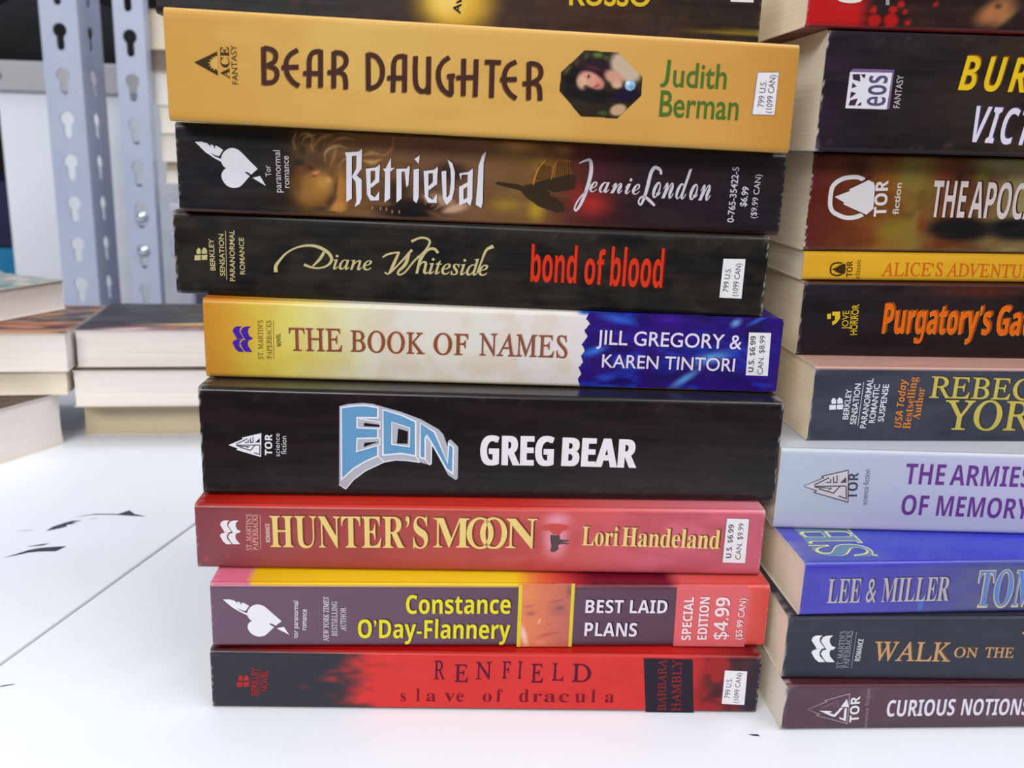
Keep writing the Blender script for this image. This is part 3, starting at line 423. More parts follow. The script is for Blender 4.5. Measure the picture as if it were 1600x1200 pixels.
  ('cover_art','A',[(113.96,22.93),(113.11,20.96),(114.35,19.44),(112.73,17.45),(113.8,15.52),(112.19,13.12),(113.26,11.17),(112.18,9.56),(112.87,7.59),(111.6,5.97),(112.48,3.99),(111.59,2.36),(112.29,0.17),(172.53,-0.14),(172.84,0.68),(172.76,21.45),(172.63,22.62),(138.79,23.04)],0.25,{'base':(52,30,116),'lay':[('n',7,3,(40,70,185),0.7),('n',5,2,(36,20,70),0.5),('b',122.52,21.23,7.7,1.94,-10.0,(58,100,205),0.9,0.0),('b',116.36,11.26,5.04,1.78,20.0,(62,120,215),0.95,0.0),('b',127.25,8.17,5.85,2.39,40.0,(45,80,200),0.8,0.0),('b',144.28,3.2,6.69,1.61,35.0,(92,160,222),0.95,0.0),('b',151.59,9.8,7.84,2.39,15.0,(95,160,225),0.95,0.0),('b',158.38,20.86,2.33,1.56,30.0,(110,170,220),0.9,0.0),('b',137.96,21.27,5.8,1.56,0.0,(70,40,150),0.9,0.0),('b',164.32,16.1,3.52,4.35,0.0,(34,20,40),0.9,0.0),('b',165.09,22.02,5.06,0.98,30.0,(60,110,205),0.8,0.0),('b',131.63,15.22,9.7,2.76,0.0,(58,26,120),0.8,0.0),('b',119.76,2.97,3.91,1.61,0.0,(55,90,205),0.8,0.0),('b',154.18,2.84,5.92,1.21,0.0,(60,28,130),0.8,0.0),('b',168.79,5.24,4.74,3.23,0.0,(52,28,128),0.9,0.0)]},1),
  ('publisher_mark','P',(78,46,158),2.1,[(8.39,14.36),(8.75,15.32),(9.56,15.78),(11.15,15.89),(10.53,15.21),(10.42,14.1),(11.54,12.23),(10.87,11.97),(9.54,11.93),(9.37,12.48)]),
  ('publisher_mark','P',(78,46,158),2.15,[(10.69,14.27),(11.26,15.39),(12.2,15.81),(13.79,15.96),(12.97,15.12),(12.86,14.01),(13.28,12.91),(14.32,12.46),(13.64,11.8),(12.05,11.76),(11.68,12.39)]),
  ('publisher_mark','P',(78,46,158),2.2,[(8.18,10.86),(8.6,11.51),(9.54,11.85),(10.79,11.86),(10.24,11.08),(10.19,9.96),(11.51,8.16),(9.92,8.11),(9.03,8.97)]),
  ('publisher_mark','P',(78,46,158),2.25,[(10.48,10.6),(11.11,11.58),(11.78,11.79),(13.04,11.76),(12.68,10.98),(12.77,9.87),(13.91,8.22),(11.91,8.17),(11.28,8.87)]),
  ('publisher_mark', 'T', 'ST. MARTIN’S', 'u', (120, 98, 48), 17.04, 6.07, 1.5473, 11.77, 1.48, 0.008, 2, 1.0, 0),
  ('publisher_mark', 'T', 'PAPERBACKS', 'u', (120, 98, 48), 19.66, 6.26, 1.5596, 11.54, 1.48, 0.008, 2, 1.0, 0),
  ('publisher_mark','Q',(120,98,48),2.3,[(20.3,6.27),(20.54,17.81)],[(20.16,6.27),(20.4,17.81)]),
  ('publisher_mark', 'T', 'NOVEL', 'sb', (90, 70, 40), 22.44, 10.09, 1.5866, 3.84, 1.25, 0, 2, 1.0, 0),
  ('title', 'T', 'THE', 'u', (205, 170, 150), 25.08, 9.1, 0.0041, 15.64, 6.88, 0.009, 1, 1.0, 0),
  ('title', 'T', 'THE', 'u', (140, 82, 58), 24.85, 8.92, 0.0041, 15.64, 6.88, 0.009, 2, 1.0, 0),
  ('title', 'T', 'BOOK', 'u', (205, 170, 150), 43.17, 9.29, -0.0107, 22.15, 6.55, 0.009, 1, 1.0, 0),
  ('title', 'T', 'BOOK', 'u', (140, 82, 58), 42.94, 9.11, -0.0107, 22.15, 6.55, 0.009, 2, 1.0, 0),
  ('title', 'T', 'OF', 'u', (205, 170, 150), 67.9, 9.06, -0.0021, 10.36, 6.58, 0.009, 1, 1.0, 0),
  ('title', 'T', 'OF', 'u', (140, 82, 58), 67.67, 8.88, -0.0021, 10.36, 6.58, 0.009, 2, 1.0, 0),
  ('title', 'T', 'NAMES', 'u', (205, 175, 165), 81.62, 9.14, -0.0039, 26.56, 6.86, 0.009, 1, 1.0, 0),
  ('title', 'T', 'NAMES', 'u', (138, 86, 72), 81.38, 8.95, -0.0039, 26.56, 6.86, 0.009, 2, 1.0, 0),
  ('author_name', 'T', 'JILL GREGORY &', 's', (60, 40, 90), 116.95, 13.53, -0.0097, 44.14, 4.41, 0.008, 3, 1.0, 0),
  ('author_name', 'T', 'JILL GREGORY &', 's', (222, 214, 236), 116.6, 13.33, -0.0097, 44.14, 4.41, 0.008, 4, 1.0, 0),
  ('author_name', 'T', 'KAREN TINTORI', 's', (60, 40, 90), 118.95, 6.39, -0.0065, 40.61, 4.1, 0.008, 3, 1.0, 0),
  ('author_name', 'T', 'KAREN TINTORI', 's', (222, 214, 236), 118.6, 6.2, -0.0065, 40.61, 4.1, 0.008, 4, 1.0, 0),
  ('price_label','P',(228,224,228),2.35,[(162.61,18.15),(169.34,18.15),(169.7,4.75),(162.89,4.83)]),
  ('price_label', 'T', 'U.S. $6.99', 'sb', (70, 62, 72), 165.13, 5.9, 1.5954, 11.21, 1.67, 0, 3, 1.0, 0),
  ('price_label', 'T', 'CAN. $8.99', 's', (70, 62, 72), 168.05, 5.22, 1.5984, 12.09, 1.67, 0, 3, 1.0, 0),
 ],
 'bond': [
  ('publisher_mark','P',(196,184,132),2.2,[(5.81,11.63),(7.59,11.74),(7.52,10.28),(5.69,10.12)]),
  ('publisher_mark','P',(196,184,132),2.25,[(7.86,11.75),(9.6,11.96),(9.44,10.44),(7.79,10.34)]),
  ('publisher_mark','P',(196,184,132),2.3,[(6.41,12.0),(6.42,13.06),(6.9,13.83),(7.51,13.7),(7.7,13.05),(7.66,12.1)]),
  ('publisher_mark','P',(196,184,132),2.35,[(7.97,12.11),(8.03,13.31),(8.6,14.04),(9.29,13.76),(9.52,13.06),(9.48,12.26)]),
  ('publisher_mark', 'T', 'BERKLEY', 's', (196, 184, 132), 11.73, 7.36, 1.5876, 9.28, 1.48, 0.012, 2, 1.0, 0),
  ('publisher_mark', 'T', 'SENSATION', 's', (196, 184, 132), 14.49, 5.79, 1.5651, 12.34, 1.48, 0.012, 2, 1.0, 0),
  ('publisher_mark', 'T', 'PARANORMAL', 's', (196, 184, 132), 17.37, 4.34, 1.5455, 15.07, 1.53, 0.012, 2, 1.0, 0),
  ('publisher_mark', 'T', 'ROMANCE', 's', (196, 184, 132), 20.41, 6.46, 1.5705, 10.82, 1.48, 0.012, 2, 1.0, 0),
  ('publisher_mark','Q',(196,184,132),2.4,[(15.0,4.74),(15.27,19.09)],[(14.82,4.73),(15.09,19.08)]),
  ('author_name','Q',(196,184,132),2.45,[(30.11,7.48),(30.08,7.74),(30.04,8.08),(30.0,8.45),(30.0,8.8),(30.05,9.11),(30.17,9.42),(30.35,9.77),(30.58,10.15),(30.86,10.55),(31.18,10.97),(31.53,11.41),(31.9,11.88),(32.31,12.34),(32.75,12.78),(33.22,13.18),(33.74,13.54),(34.31,13.89),(34.9,14.2),(35.52,14.48),(36.14,14.71),(36.79,14.9),(37.46,15.06),(38.14,15.18),(38.81,15.25),(39.44,15.27),(40.04,15.25),(40.61,15.17),(41.17,15.06),(41.71,14.91),(42.22,14.74),(42.74,14.53),(43.27,14.28),(43.77,14.0),(44.22,13.71),(44.6,13.42),(44.89,13.14),(45.13,12.84),(45.31,12.55),(45.45,12.27),(45.52,12.02),(45.55,11.8),(45.54,11.57),(45.48,11.33),(45.38,11.09),(45.24,10.85),(45.06,10.62),(44.83,10.38),(44.54,10.15),(44.23,9.94),(43.89,9.76),(43.53,9.61),(43.13,9.48),(42.7,9.38),(42.28,9.3),(41.86,9.27),(41.46,9.27),(41.05,9.32),(40.64,9.39),(40.23,9.49),(39.84,9.59),(39.44,9.73),(39.02,9.9),(38.62,10.07),(38.27,10.23),(38.02,10.35)],[(28.92,7.34),(28.92,7.58),(28.9,7.94),(28.9,8.39),(28.95,8.89),(29.09,9.38),(29.31,9.83),(29.59,10.25),(29.9,10.65),(30.25,11.04),(30.61,11.44),(31.0,11.86),(31.43,12.31),(31.89,12.76),(32.39,13.21),(32.91,13.61),(33.47,13.99),(34.07,14.34),(34.69,14.67),(35.33,14.97),(35.98,15.23),(36.66,15.45),(37.36,15.65),(38.07,15.81),(38.78,15.92),(39.46,15.99),(40.11,16.01),(40.75,15.98),(41.37,15.9),(41.98,15.78),(42.57,15.62),(43.15,15.4),(43.73,15.12),(44.28,14.81),(44.79,14.48),(45.22,14.15),(45.59,13.79),(45.9,13.42),(46.15,13.03),(46.33,12.64),(46.44,12.23),(46.46,11.82),(46.39,11.42),(46.26,11.04),(46.06,10.71),(45.83,10.4),(45.55,10.11),(45.23,9.86),(44.87,9.63),(44.48,9.43),(44.09,9.26),(43.68,9.11),(43.24,8.98),(42.78,8.88),(42.31,8.8),(41.86,8.76),(41.41,8.75),(40.96,8.78),(40.51,8.83),(40.08,8.9),(39.65,8.97),(39.2,9.08),(38.74,9.21),(38.3,9.35),(37.94,9.46),(37.68,9.55)]),
  ('author_name','Q',(196,184,132),2.5,[(43.49,14.04),(43.3,13.73),(43.04,13.29),(42.73,12.8),(42.41,12.29),(42.09,11.84),(41.74,11.39),(41.32,10.9),(40.89,10.42),(40.51,10.01),(40.24,9.71)],[(44.21,13.63),(44.03,13.32),(43.78,12.88),(43.47,12.36),(43.12,11.82),(42.74,11.33),(42.29,10.87),(41.78,10.42),(41.27,10.01),(40.83,9.66),(40.53,9.41)]),
  ('author_name','Q',(196,184,132),2.55,[(61.11,12.66),(61.33,12.79),(61.62,12.98),(61.96,13.19),(62.35,13.39),(62.78,13.56),(63.36,13.74),(64.1,13.92),(64.87,14.1),(65.55,14.25),(66.03,14.36)],[(60.87,13.0),(61.06,13.16),(61.32,13.39),(61.66,13.67),(62.09,13.94),(62.59,14.16),(63.23,14.34),(64.0,14.48),(64.79,14.6),(65.48,14.7),(65.96,14.77)]),
  ('author_name','Q',(196,184,132),2.6,[(65.56,14.69),(65.32,14.21),(64.98,13.53),(64.6,12.73),(64.21,11.93),(63.88,11.21),(63.59,10.54),(63.29,9.83),(63.03,9.17),(62.8,8.61),(62.64,8.2)],[(66.17,14.43),(65.98,13.94),(65.71,13.23),(65.39,12.41),(65.05,11.58),(64.73,10.84),(64.4,10.17),(64.04,9.5),(63.69,8.87),(63.39,8.34),(63.17,7.96)]),
  ('author_name','Q',(196,184,132),2.65,[(61.5,8.29),(61.63,8.19),(61.81,8.02),(62.11,7.82),(62.54,7.76),(63.03,7.94),(63.58,8.36),(64.2,8.94),(64.88,9.63),(65.59,10.38),(66.29,11.11),(67.05,11.93),(67.9,12.85),(68.74,13.77),(69.45,14.56),(69.96,15.12)],[(61.75,8.64),(61.91,8.54),(62.09,8.39),(62.28,8.28),(62.47,8.25),(62.78,8.38),(63.25,8.75),(63.84,9.31),(64.51,9.99),(65.2,10.74),(65.89,11.48),(66.62,12.31),(67.43,13.26),(68.22,14.21),(68.91,15.03),(69.39,15.61)]),
  ('author_name','Q',(196,184,132),2.7,[(68.42,14.67),(68.28,14.18),(68.09,13.5),(67.86,12.72),(67.61,11.98),(67.35,11.38),(67.02,10.9),(66.6,10.41),(66.13,9.92),(65.7,9.46),(65.39,9.03),(65.24,8.62),(65.22,8.25),(65.34,7.93),(65.56,7.71),(65.84,7.62),(66.14,7.63),(66.48,7.7),(66.87,7.85),(67.3,8.1),(67.76,8.48),(68.27,9.02),(68.81,9.71),(69.38,10.47),(69.97,11.22),(70.54,11.9),(71.13,12.49),(71.75,13.07),(72.38,13.63),(72.98,14.19),(73.5,14.74),(73.96,15.31),(74.39,15.88),(74.75,16.44),(75.02,16.97),(75.19,17.46),(75.21,17.92),(75.08,18.32),(74.84,18.63),(74.55,18.87),(74.22,19.04),(73.84,19.18),(73.4,19.26),(72.92,19.29),(72.42,19.28),(71.91,19.2),(71.34,19.04),(70.73,18.79),(70.14,18.51),(69.63,18.26),(69.28,18.1)],[(69.24,14.48),(69.13,14.0),(68.99,13.29),(68.8,12.48),(68.56,11.65),(68.23,10.9),(67.77,10.28),(67.22,9.76),(66.68,9.32),(66.23,8.95),(65.96,8.68),(65.85,8.47),(65.81,8.32),(65.83,8.22),(65.86,8.16),(65.93,8.13),(66.1,8.13),(66.35,8.18),(66.66,8.3),(67.02,8.51),(67.42,8.84),(67.87,9.35),(68.4,10.02),(68.96,10.78),(69.55,11.56),(70.13,12.26),(70.74,12.89),(71.38,13.48),(72.0,14.05),(72.57,14.59),(73.06,15.12),(73.48,15.67),(73.86,16.22),(74.18,16.75),(74.41,17.22),(74.53,17.58),(74.54,17.82),(74.49,18.01),(74.37,18.18),(74.18,18.33),(73.95,18.47),(73.67,18.57),(73.31,18.64),(72.9,18.67),(72.46,18.66),(72.04,18.59),(71.56,18.43),(71.01,18.17),(70.45,17.88),(69.96,17.61),(69.61,17.42)]),
  ('author_name','Q',(196,184,132),2.75,[(72.27,11.61),(72.45,11.98),(72.7,12.51),(72.99,13.1),(73.29,13.67),(73.57,14.12),(73.84,14.46),(74.11,14.77),(74.39,15.02),(74.66,15.22),(74.91,15.36),(75.17,15.44),(75.43,15.47),(75.7,15.47),(75.95,15.43),(76.14,15.37),(76.31,15.26),(76.51,15.07),(76.72,14.82),(76.91,14.58),(77.05,14.41)],[(71.81,11.81),(71.96,12.18),(72.18,12.73),(72.44,13.35),(72.72,13.96),(73.0,14.48),(73.29,14.89),(73.6,15.25),(73.91,15.57),(74.25,15.83),(74.6,16.04),(74.98,16.19),(75.37,16.27),(75.76,16.29),(76.14,16.25),(76.51,16.14),(76.85,15.91),(77.14,15.61),(77.36,15.31),(77.54,15.05),(77.66,14.88)]),
  ('author_name','Q',(196,184,132),2.0,[(89.29,9.2),(89.45,9.67),(89.68,10.34),(89.96,11.11),(90.24,11.91),(90.52,12.64),(90.77,13.33),(91.01,14.04),(91.26,14.71),(91.52,15.29),(91.81,15.72),(92.16,16.02),(92.6,16.25),(93.07,16.42),(93.5,16.55),(93.82,16.67)],[(88.8,9.36),(88.96,9.83),(89.18,10.51),(89.43,11.29),(89.7,12.1),(89.95,12.83),(90.18,13.52),(90.39,14.24),(90.62,14.94),(90.88,15.61),(91.21,16.19),(91.66,16.67),(92.17,17.04),(92.68,17.32),(93.1,17.52),(93.38,17.67)]),
  ('author_name', 'T', 'iane', 'i', (196, 184, 132), 46.36, 8.9, 0.0033, 11.56, 4.26, 0.01, 2, 1.0, 0),
  ('author_name', 'T', 'hiteside', 'i', (196, 184, 132), 70.7, 8.42, 0.0009, 21.52, 5.2, 0.01, 2, 1.0, 0),
  ('title', 'T', 'bond', 'sb', (92, 32, 26), 105.35, 6.84, -0.004, 13.59, 11.2, 0.0, 1, 1.0, 0),
  ('title', 'T', 'bond', 'sb', (208, 62, 40), 104.85, 7.07, -0.004, 13.59, 11.2, 0.0, 2, 1.0, 0),
  ('title', 'T', 'of', 'sb', (92, 32, 26), 121.31, 6.61, -0.0092, 5.97, 10.6, 0.0, 1, 1.0, 0),
  ('title', 'T', 'of', 'sb', (208, 62, 40), 120.8, 6.85, -0.0092, 5.97, 10.6, 0.0, 2, 1.0, 0),
  ('title', 'T', 'blood', 'sb', (92, 32, 26), 129.04, 6.37, -0.0074, 15.64, 11.71, 0.0, 1, 1.0, 0),
  ('title', 'T', 'blood', 'sb', (208, 62, 40), 128.52, 6.6, -0.0074, 15.64, 11.71, 0.0, 2, 1.0, 0),
  ('price_label','P',(228,224,228),2.05,[(161.85,15.75),(168.41,15.85),(168.32,4.01),(161.66,4.17)]),
  ('price_label', 'T', '799 U.S.', 's', (70, 62, 72), 164.13, 5.88, 1.5429, 7.18, 1.63, 0, 3, 1.0, 0),
  ('price_label', 'T', '(1099 CAN)', 's', (70, 62, 72), 167.0, 4.72, 1.5392, 9.74, 1.63, 0, 3, 1.0, 0),
 ],
 'retr': [
  ('picture','P',(128,90,50),1.45,[(98.23,10.51),(100.84,13.54),(104.04,16.89),(104.82,18.13),(106.55,16.97),(107.74,18.22),(111.52,17.95),(112.23,13.9),(105.9,12.68),(101.77,11.2)]),
  ('picture','P',(62,52,42),2.4,[(89.9,10.74),(90.89,11.18),(96.76,10.63),(98.46,9.99),(100.95,10.6),(102.17,11.54),(105.91,12.48),(111.73,13.89),(113.43,13.53),(113.2,9.84),(106.09,8.46),(105.29,7.53),(109.58,6.01),(110.63,3.56),(108.46,2.87),(102.88,4.57),(98.99,7.13),(97.45,8.93),(90.92,10.28)]),
  ('picture','Q',(72,52,36),2.45,[(102.49,16.65),(102.44,16.35),(102.38,15.93),(102.31,15.44),(102.23,14.91),(102.16,14.41),(102.09,13.88),(102.02,13.29),(101.95,12.72),(101.89,12.22),(101.85,11.87)],[(102.69,16.62),(102.65,16.32),(102.59,15.9),(102.51,15.41),(102.44,14.88),(102.37,14.38),(102.3,13.85),(102.23,13.27),(102.16,12.69),(102.1,12.2),(102.06,11.85)]),
  ('picture','Q',(72,52,36),2.5,[(102.87,16.58),(102.83,16.28),(102.78,15.86),(102.71,15.36),(102.65,14.84),(102.58,14.34),(102.52,13.83),(102.44,13.27),(102.37,12.73),(102.31,12.26),(102.27,11.93)],[(103.07,16.56),(103.04,16.25),(102.98,15.83),(102.92,15.33),(102.85,14.81),(102.79,14.31),(102.72,13.8),(102.65,13.25),(102.58,12.7),(102.52,12.23),(102.47,11.9)]),
  ('picture','Q',(72,52,36),2.55,[(103.24,16.51),(103.21,16.21),(103.17,15.78),(103.12,15.28),(103.06,14.76),(103.0,14.27),(102.94,13.78),(102.87,13.25),(102.79,12.74),(102.73,12.3),(102.68,11.98)],[(103.45,16.49),(103.42,16.19),(103.38,15.76),(103.33,15.26),(103.27,14.74),(103.21,14.25),(103.15,13.75),(103.07,13.22),(103.0,12.71),(102.94,12.27),(102.89,11.95)]),
  ('picture','Q',(72,52,36),2.6,[(103.62,16.44),(103.6,16.14),(103.56,15.7),(103.52,15.2),(103.48,14.68),(103.43,14.21),(103.36,13.73),(103.29,13.23),(103.21,12.75),(103.15,12.33),(103.1,12.04)],[(103.83,16.42),(103.81,16.12),(103.77,15.69),(103.73,15.18),(103.69,14.66),(103.63,14.18),(103.57,13.7),(103.5,13.2),(103.42,12.71),(103.35,12.3),(103.31,12.0)]),
  ('picture','Q',(72,52,36),2.65,[(104.0,16.37),(103.98,16.06),(103.96,15.63),(103.93,15.12),(103.89,14.61),(103.85,14.14),(103.79,13.69),(103.71,13.21),(103.63,12.76),(103.57,12.37),(103.52,12.09)],[(104.21,16.36),(104.19,16.05),(104.17,15.61),(104.14,15.11),(104.1,14.59),(104.06,14.11),(104.0,13.66),(103.92,13.18),(103.84,12.72),(103.77,12.33),(103.72,12.06)]),
  ('picture','Q',(72,52,36),1.9,[(104.38,16.3),(104.37,15.99),(104.36,15.55),(104.34,15.04),(104.31,14.53),(104.27,14.07),(104.21,13.64),(104.14,13.19),(104.06,12.77),(103.98,12.41),(103.93,12.15)],[(104.59,16.29),(104.58,15.98),(104.56,15.54),(104.54,15.03),(104.52,14.51),(104.48,14.05),(104.42,13.61),(104.34,13.15),(104.26,12.73),(104.19,12.37),(104.14,12.11)]),
  ('picture','Q',(72,52,36),1.95,[(104.76,16.23),(104.76,15.92),(104.75,15.48),(104.74,14.96),(104.72,14.45),(104.69,14.0),(104.64,13.59),(104.56,13.17),(104.48,12.78),(104.4,12.44),(104.35,12.21)],[(104.97,16.22),(104.96,15.91),(104.96,15.47),(104.95,14.96),(104.93,14.44),(104.9,13.98),(104.84,13.56),(104.77,13.13),(104.68,12.73),(104.61,12.4),(104.56,12.16)]),
  ('picture','Q',(72,52,36),2.0,[(105.14,16.16),(105.14,15.85),(105.15,15.4),(105.15,14.89),(105.14,14.37),(105.11,13.93),(105.06,13.54),(104.98,13.15),(104.9,12.79),(104.82,12.48),(104.77,12.26)],[(105.35,16.16),(105.35,15.85),(105.36,15.4),(105.36,14.88),(105.35,14.37),(105.32,13.91),(105.27,13.51),(105.19,13.11),(105.1,12.74),(105.03,12.43),(104.97,12.21)]),
  ('picture','Q',(72,52,36),2.05,[(105.52,16.09),(105.53,15.77),(105.54,15.32),(105.55,14.81),(105.56,14.3),(105.54,13.86),(105.48,13.49),(105.41,13.13),(105.32,12.8),(105.24,12.52),(105.19,12.32)],[(105.73,16.09),(105.74,15.78),(105.75,15.33),(105.76,14.81),(105.76,14.29),(105.74,13.84),(105.69,13.46),(105.61,13.08),(105.52,12.75),(105.44,12.47),(105.39,12.27)]),
  ('picture','Q',(72,52,36),2.1,[(105.9,16.02),(105.91,15.7),(105.94,15.25),(105.96,14.73),(105.97,14.22),(105.96,13.79),(105.91,13.44),(105.83,13.11),(105.74,12.81),(105.66,12.56),(105.61,12.38)],[(106.11,16.02),(106.12,15.71),(106.15,15.25),(106.17,14.73),(106.18,14.22),(106.17,13.78),(106.12,13.41),(106.03,13.06),(105.94,12.75),(105.86,12.5),(105.81,12.32)]),
  ('picture','Q',(62,46,36),2.15,[(107.98,17.64),(107.95,17.34),(107.91,16.91),(107.85,16.41),(107.8,15.89),(107.75,15.4),(107.7,14.92),(107.65,14.4),(107.6,13.9),(107.55,13.46),(107.52,13.16)],[(108.23,17.62),(108.2,17.31),(108.15,16.88),(108.1,16.38),(108.05,15.86),(108.0,15.38),(107.95,14.89),(107.9,14.37),(107.85,13.87),(107.8,13.44),(107.77,13.13)]),
  ('picture','Q',(62,46,36),2.2,[(108.49,17.58),(108.46,17.29),(108.42,16.87),(108.38,16.39),(108.34,15.89),(108.29,15.42),(108.25,14.95),(108.21,14.44),(108.17,13.94),(108.13,13.52),(108.1,13.21)],[(108.74,17.55),(108.71,17.26),(108.67,16.85),(108.63,16.37),(108.59,15.87),(108.54,15.4),(108.5,14.92),(108.46,14.41),(108.42,13.92),(108.38,13.49),(108.36,13.19)]),
  ('picture','Q',(62,46,36),2.25,[(108.99,17.51),(108.97,17.23),(108.94,16.84),(108.91,16.37),(108.87,15.89),(108.84,15.44),(108.81,14.98),(108.77,14.47),(108.74,13.99),(108.71,13.57),(108.69,13.27)],[(109.24,17.49),(109.22,17.21),(109.19,16.82),(109.16,16.35),(109.12,15.87),(109.09,15.42),(109.06,14.96),(109.02,14.45),(108.99,13.97),(108.96,13.55),(108.94,13.25)]),
  ('picture','Q',(62,46,36),2.3,[(109.5,17.45),(109.48,17.18),(109.46,16.8),(109.43,16.36),(109.41,15.89),(109.38,15.45),(109.36,15.0),(109.33,14.51),(109.31,14.03),(109.29,13.62),(109.27,13.33)],[(109.75,17.43),(109.73,17.16),(109.71,16.78),(109.68,16.34),(109.66,15.88),(109.63,15.44),(109.61,14.99),(109.59,14.5),(109.56,14.02),(109.54,13.61),(109.53,13.31)]),
  ('picture','Q',(62,46,36),2.35,[(110.0,17.38),(109.99,17.12),(109.98,16.76),(109.96,16.34),(109.94,15.89),(109.93,15.47),(109.91,15.03),(109.9,14.55),(109.88,14.08),(109.87,13.67),(109.86,13.39)],[(110.25,17.37),(110.24,17.11),(110.23,16.75),(110.21,16.32),(110.19,15.88),(110.18,15.46),(110.16,15.02),(110.15,14.54),(110.13,14.07),(110.12,13.66),(110.11,13.38)]),
  ('picture','Q',(62,46,36),2.4,[(110.51,17.31),(110.5,17.07),(110.49,16.72),(110.49,16.32),(110.48,15.89),(110.47,15.48),(110.47,15.06),(110.46,14.59),(110.45,14.12),(110.45,13.73),(110.45,13.45)],[(110.76,17.3),(110.75,17.06),(110.75,16.71),(110.74,16.31),(110.73,15.88),(110.72,15.48),(110.72,15.05),(110.71,14.58),(110.71,14.12),(110.7,13.72),(110.7,13.44)]),
  ('picture','Q',(62,46,36),2.45,[(111.01,17.25),(111.01,17.01),(111.01,16.69),(111.01,16.3),(111.01,15.89),(111.02,15.5),(111.02,15.08),(111.02,14.62),(111.03,14.17),(111.03,13.78),(111.03,13.5)],[(111.26,17.24),(111.26,17.01),(111.26,16.68),(111.27,16.3),(111.27,15.89),(111.27,15.5),(111.27,15.08),(111.27,14.62),(111.28,14.17),(111.28,13.78),(111.28,13.5)]),
  ('picture','Q',(62,46,36),2.5,[(111.52,17.18),(111.52,16.96),(111.53,16.65),(111.54,16.28),(111.55,15.89),(111.56,15.51),(111.57,15.11),(111.59,14.66),(111.6,14.22),(111.61,13.83),(111.62,13.56)],[(111.77,17.18),(111.78,16.96),(111.78,16.65),(111.79,16.28),(111.8,15.89),(111.81,15.52),(111.82,15.11),(111.84,14.66),(111.85,14.22),(111.86,13.83),(111.87,13.56)]),
  ('picture','Q',(190,136,62),3.55,[(104.55,17.99),(104.25,17.69),(103.82,17.26),(103.34,16.76),(102.86,16.24),(102.47,15.72),(102.18,15.23),(101.94,14.73),(101.74,14.23),(101.57,13.72),(101.4,13.21),(101.26,12.66),(101.13,12.06),(101.02,11.48),(100.94,10.98),(100.87,10.64)],[(104.7,17.85),(104.42,17.53),(104.03,17.09),(103.57,16.57),(103.14,16.03),(102.79,15.53),(102.53,15.06),(102.32,14.58),(102.13,14.09),(101.97,13.59),(101.81,13.1),(101.65,12.56),(101.51,11.98),(101.38,11.41),(101.28,10.92),(101.2,10.57)]),
  ('picture','Q',(160,108,56),3.6,[(107.98,18.1),(107.82,17.87),(107.58,17.56),(107.3,17.17),(107.03,16.73),(106.8,16.24),(106.63,15.69),(106.49,15.06),(106.36,14.41),(106.26,13.82),(106.17,13.35),(106.1,13.01),(106.05,12.74),(106.02,12.54),(105.99,12.39),(105.97,12.27)],[(108.19,17.97),(108.05,17.72),(107.84,17.39),(107.61,16.99),(107.38,16.56),(107.2,16.11),(107.05,15.58),(106.92,14.97),(106.8,14.33),(106.69,13.74),(106.58,13.26),(106.49,12.91),(106.4,12.65),(106.32,12.46),(106.26,12.31),(106.21,12.2)]),
  ('picture','Q',(120,82,50),3.65,[(105.18,9.06),(105.64,8.9),(106.3,8.66),(107.07,8.39),(107.87,8.13),(108.61,7.93),(109.36,7.78),(110.15,7.65),(110.92,7.55),(111.57,7.47),(112.03,7.41)],[(105.26,9.29),(105.72,9.13),(106.38,8.89),(107.15,8.63),(107.94,8.37),(108.67,8.17),(109.4,8.02),(110.18,7.9),(110.94,7.8),(111.6,7.72),(112.06,7.66)]),
  ('picture','Q',(96,66,46),2.9,[(106.11,7.46),(106.59,7.37),(107.27,7.24),(108.05,7.09),(108.83,6.92),(109.51,6.74),(110.12,6.52),(110.72,6.26),(111.28,5.99),(111.75,5.75),(112.1,5.58)],[(106.15,7.66),(106.63,7.57),(107.31,7.44),(108.09,7.29),(108.88,7.12),(109.57,6.94),(110.2,6.71),(110.81,6.44),(111.37,6.17),(111.85,5.93),(112.19,5.77)]),
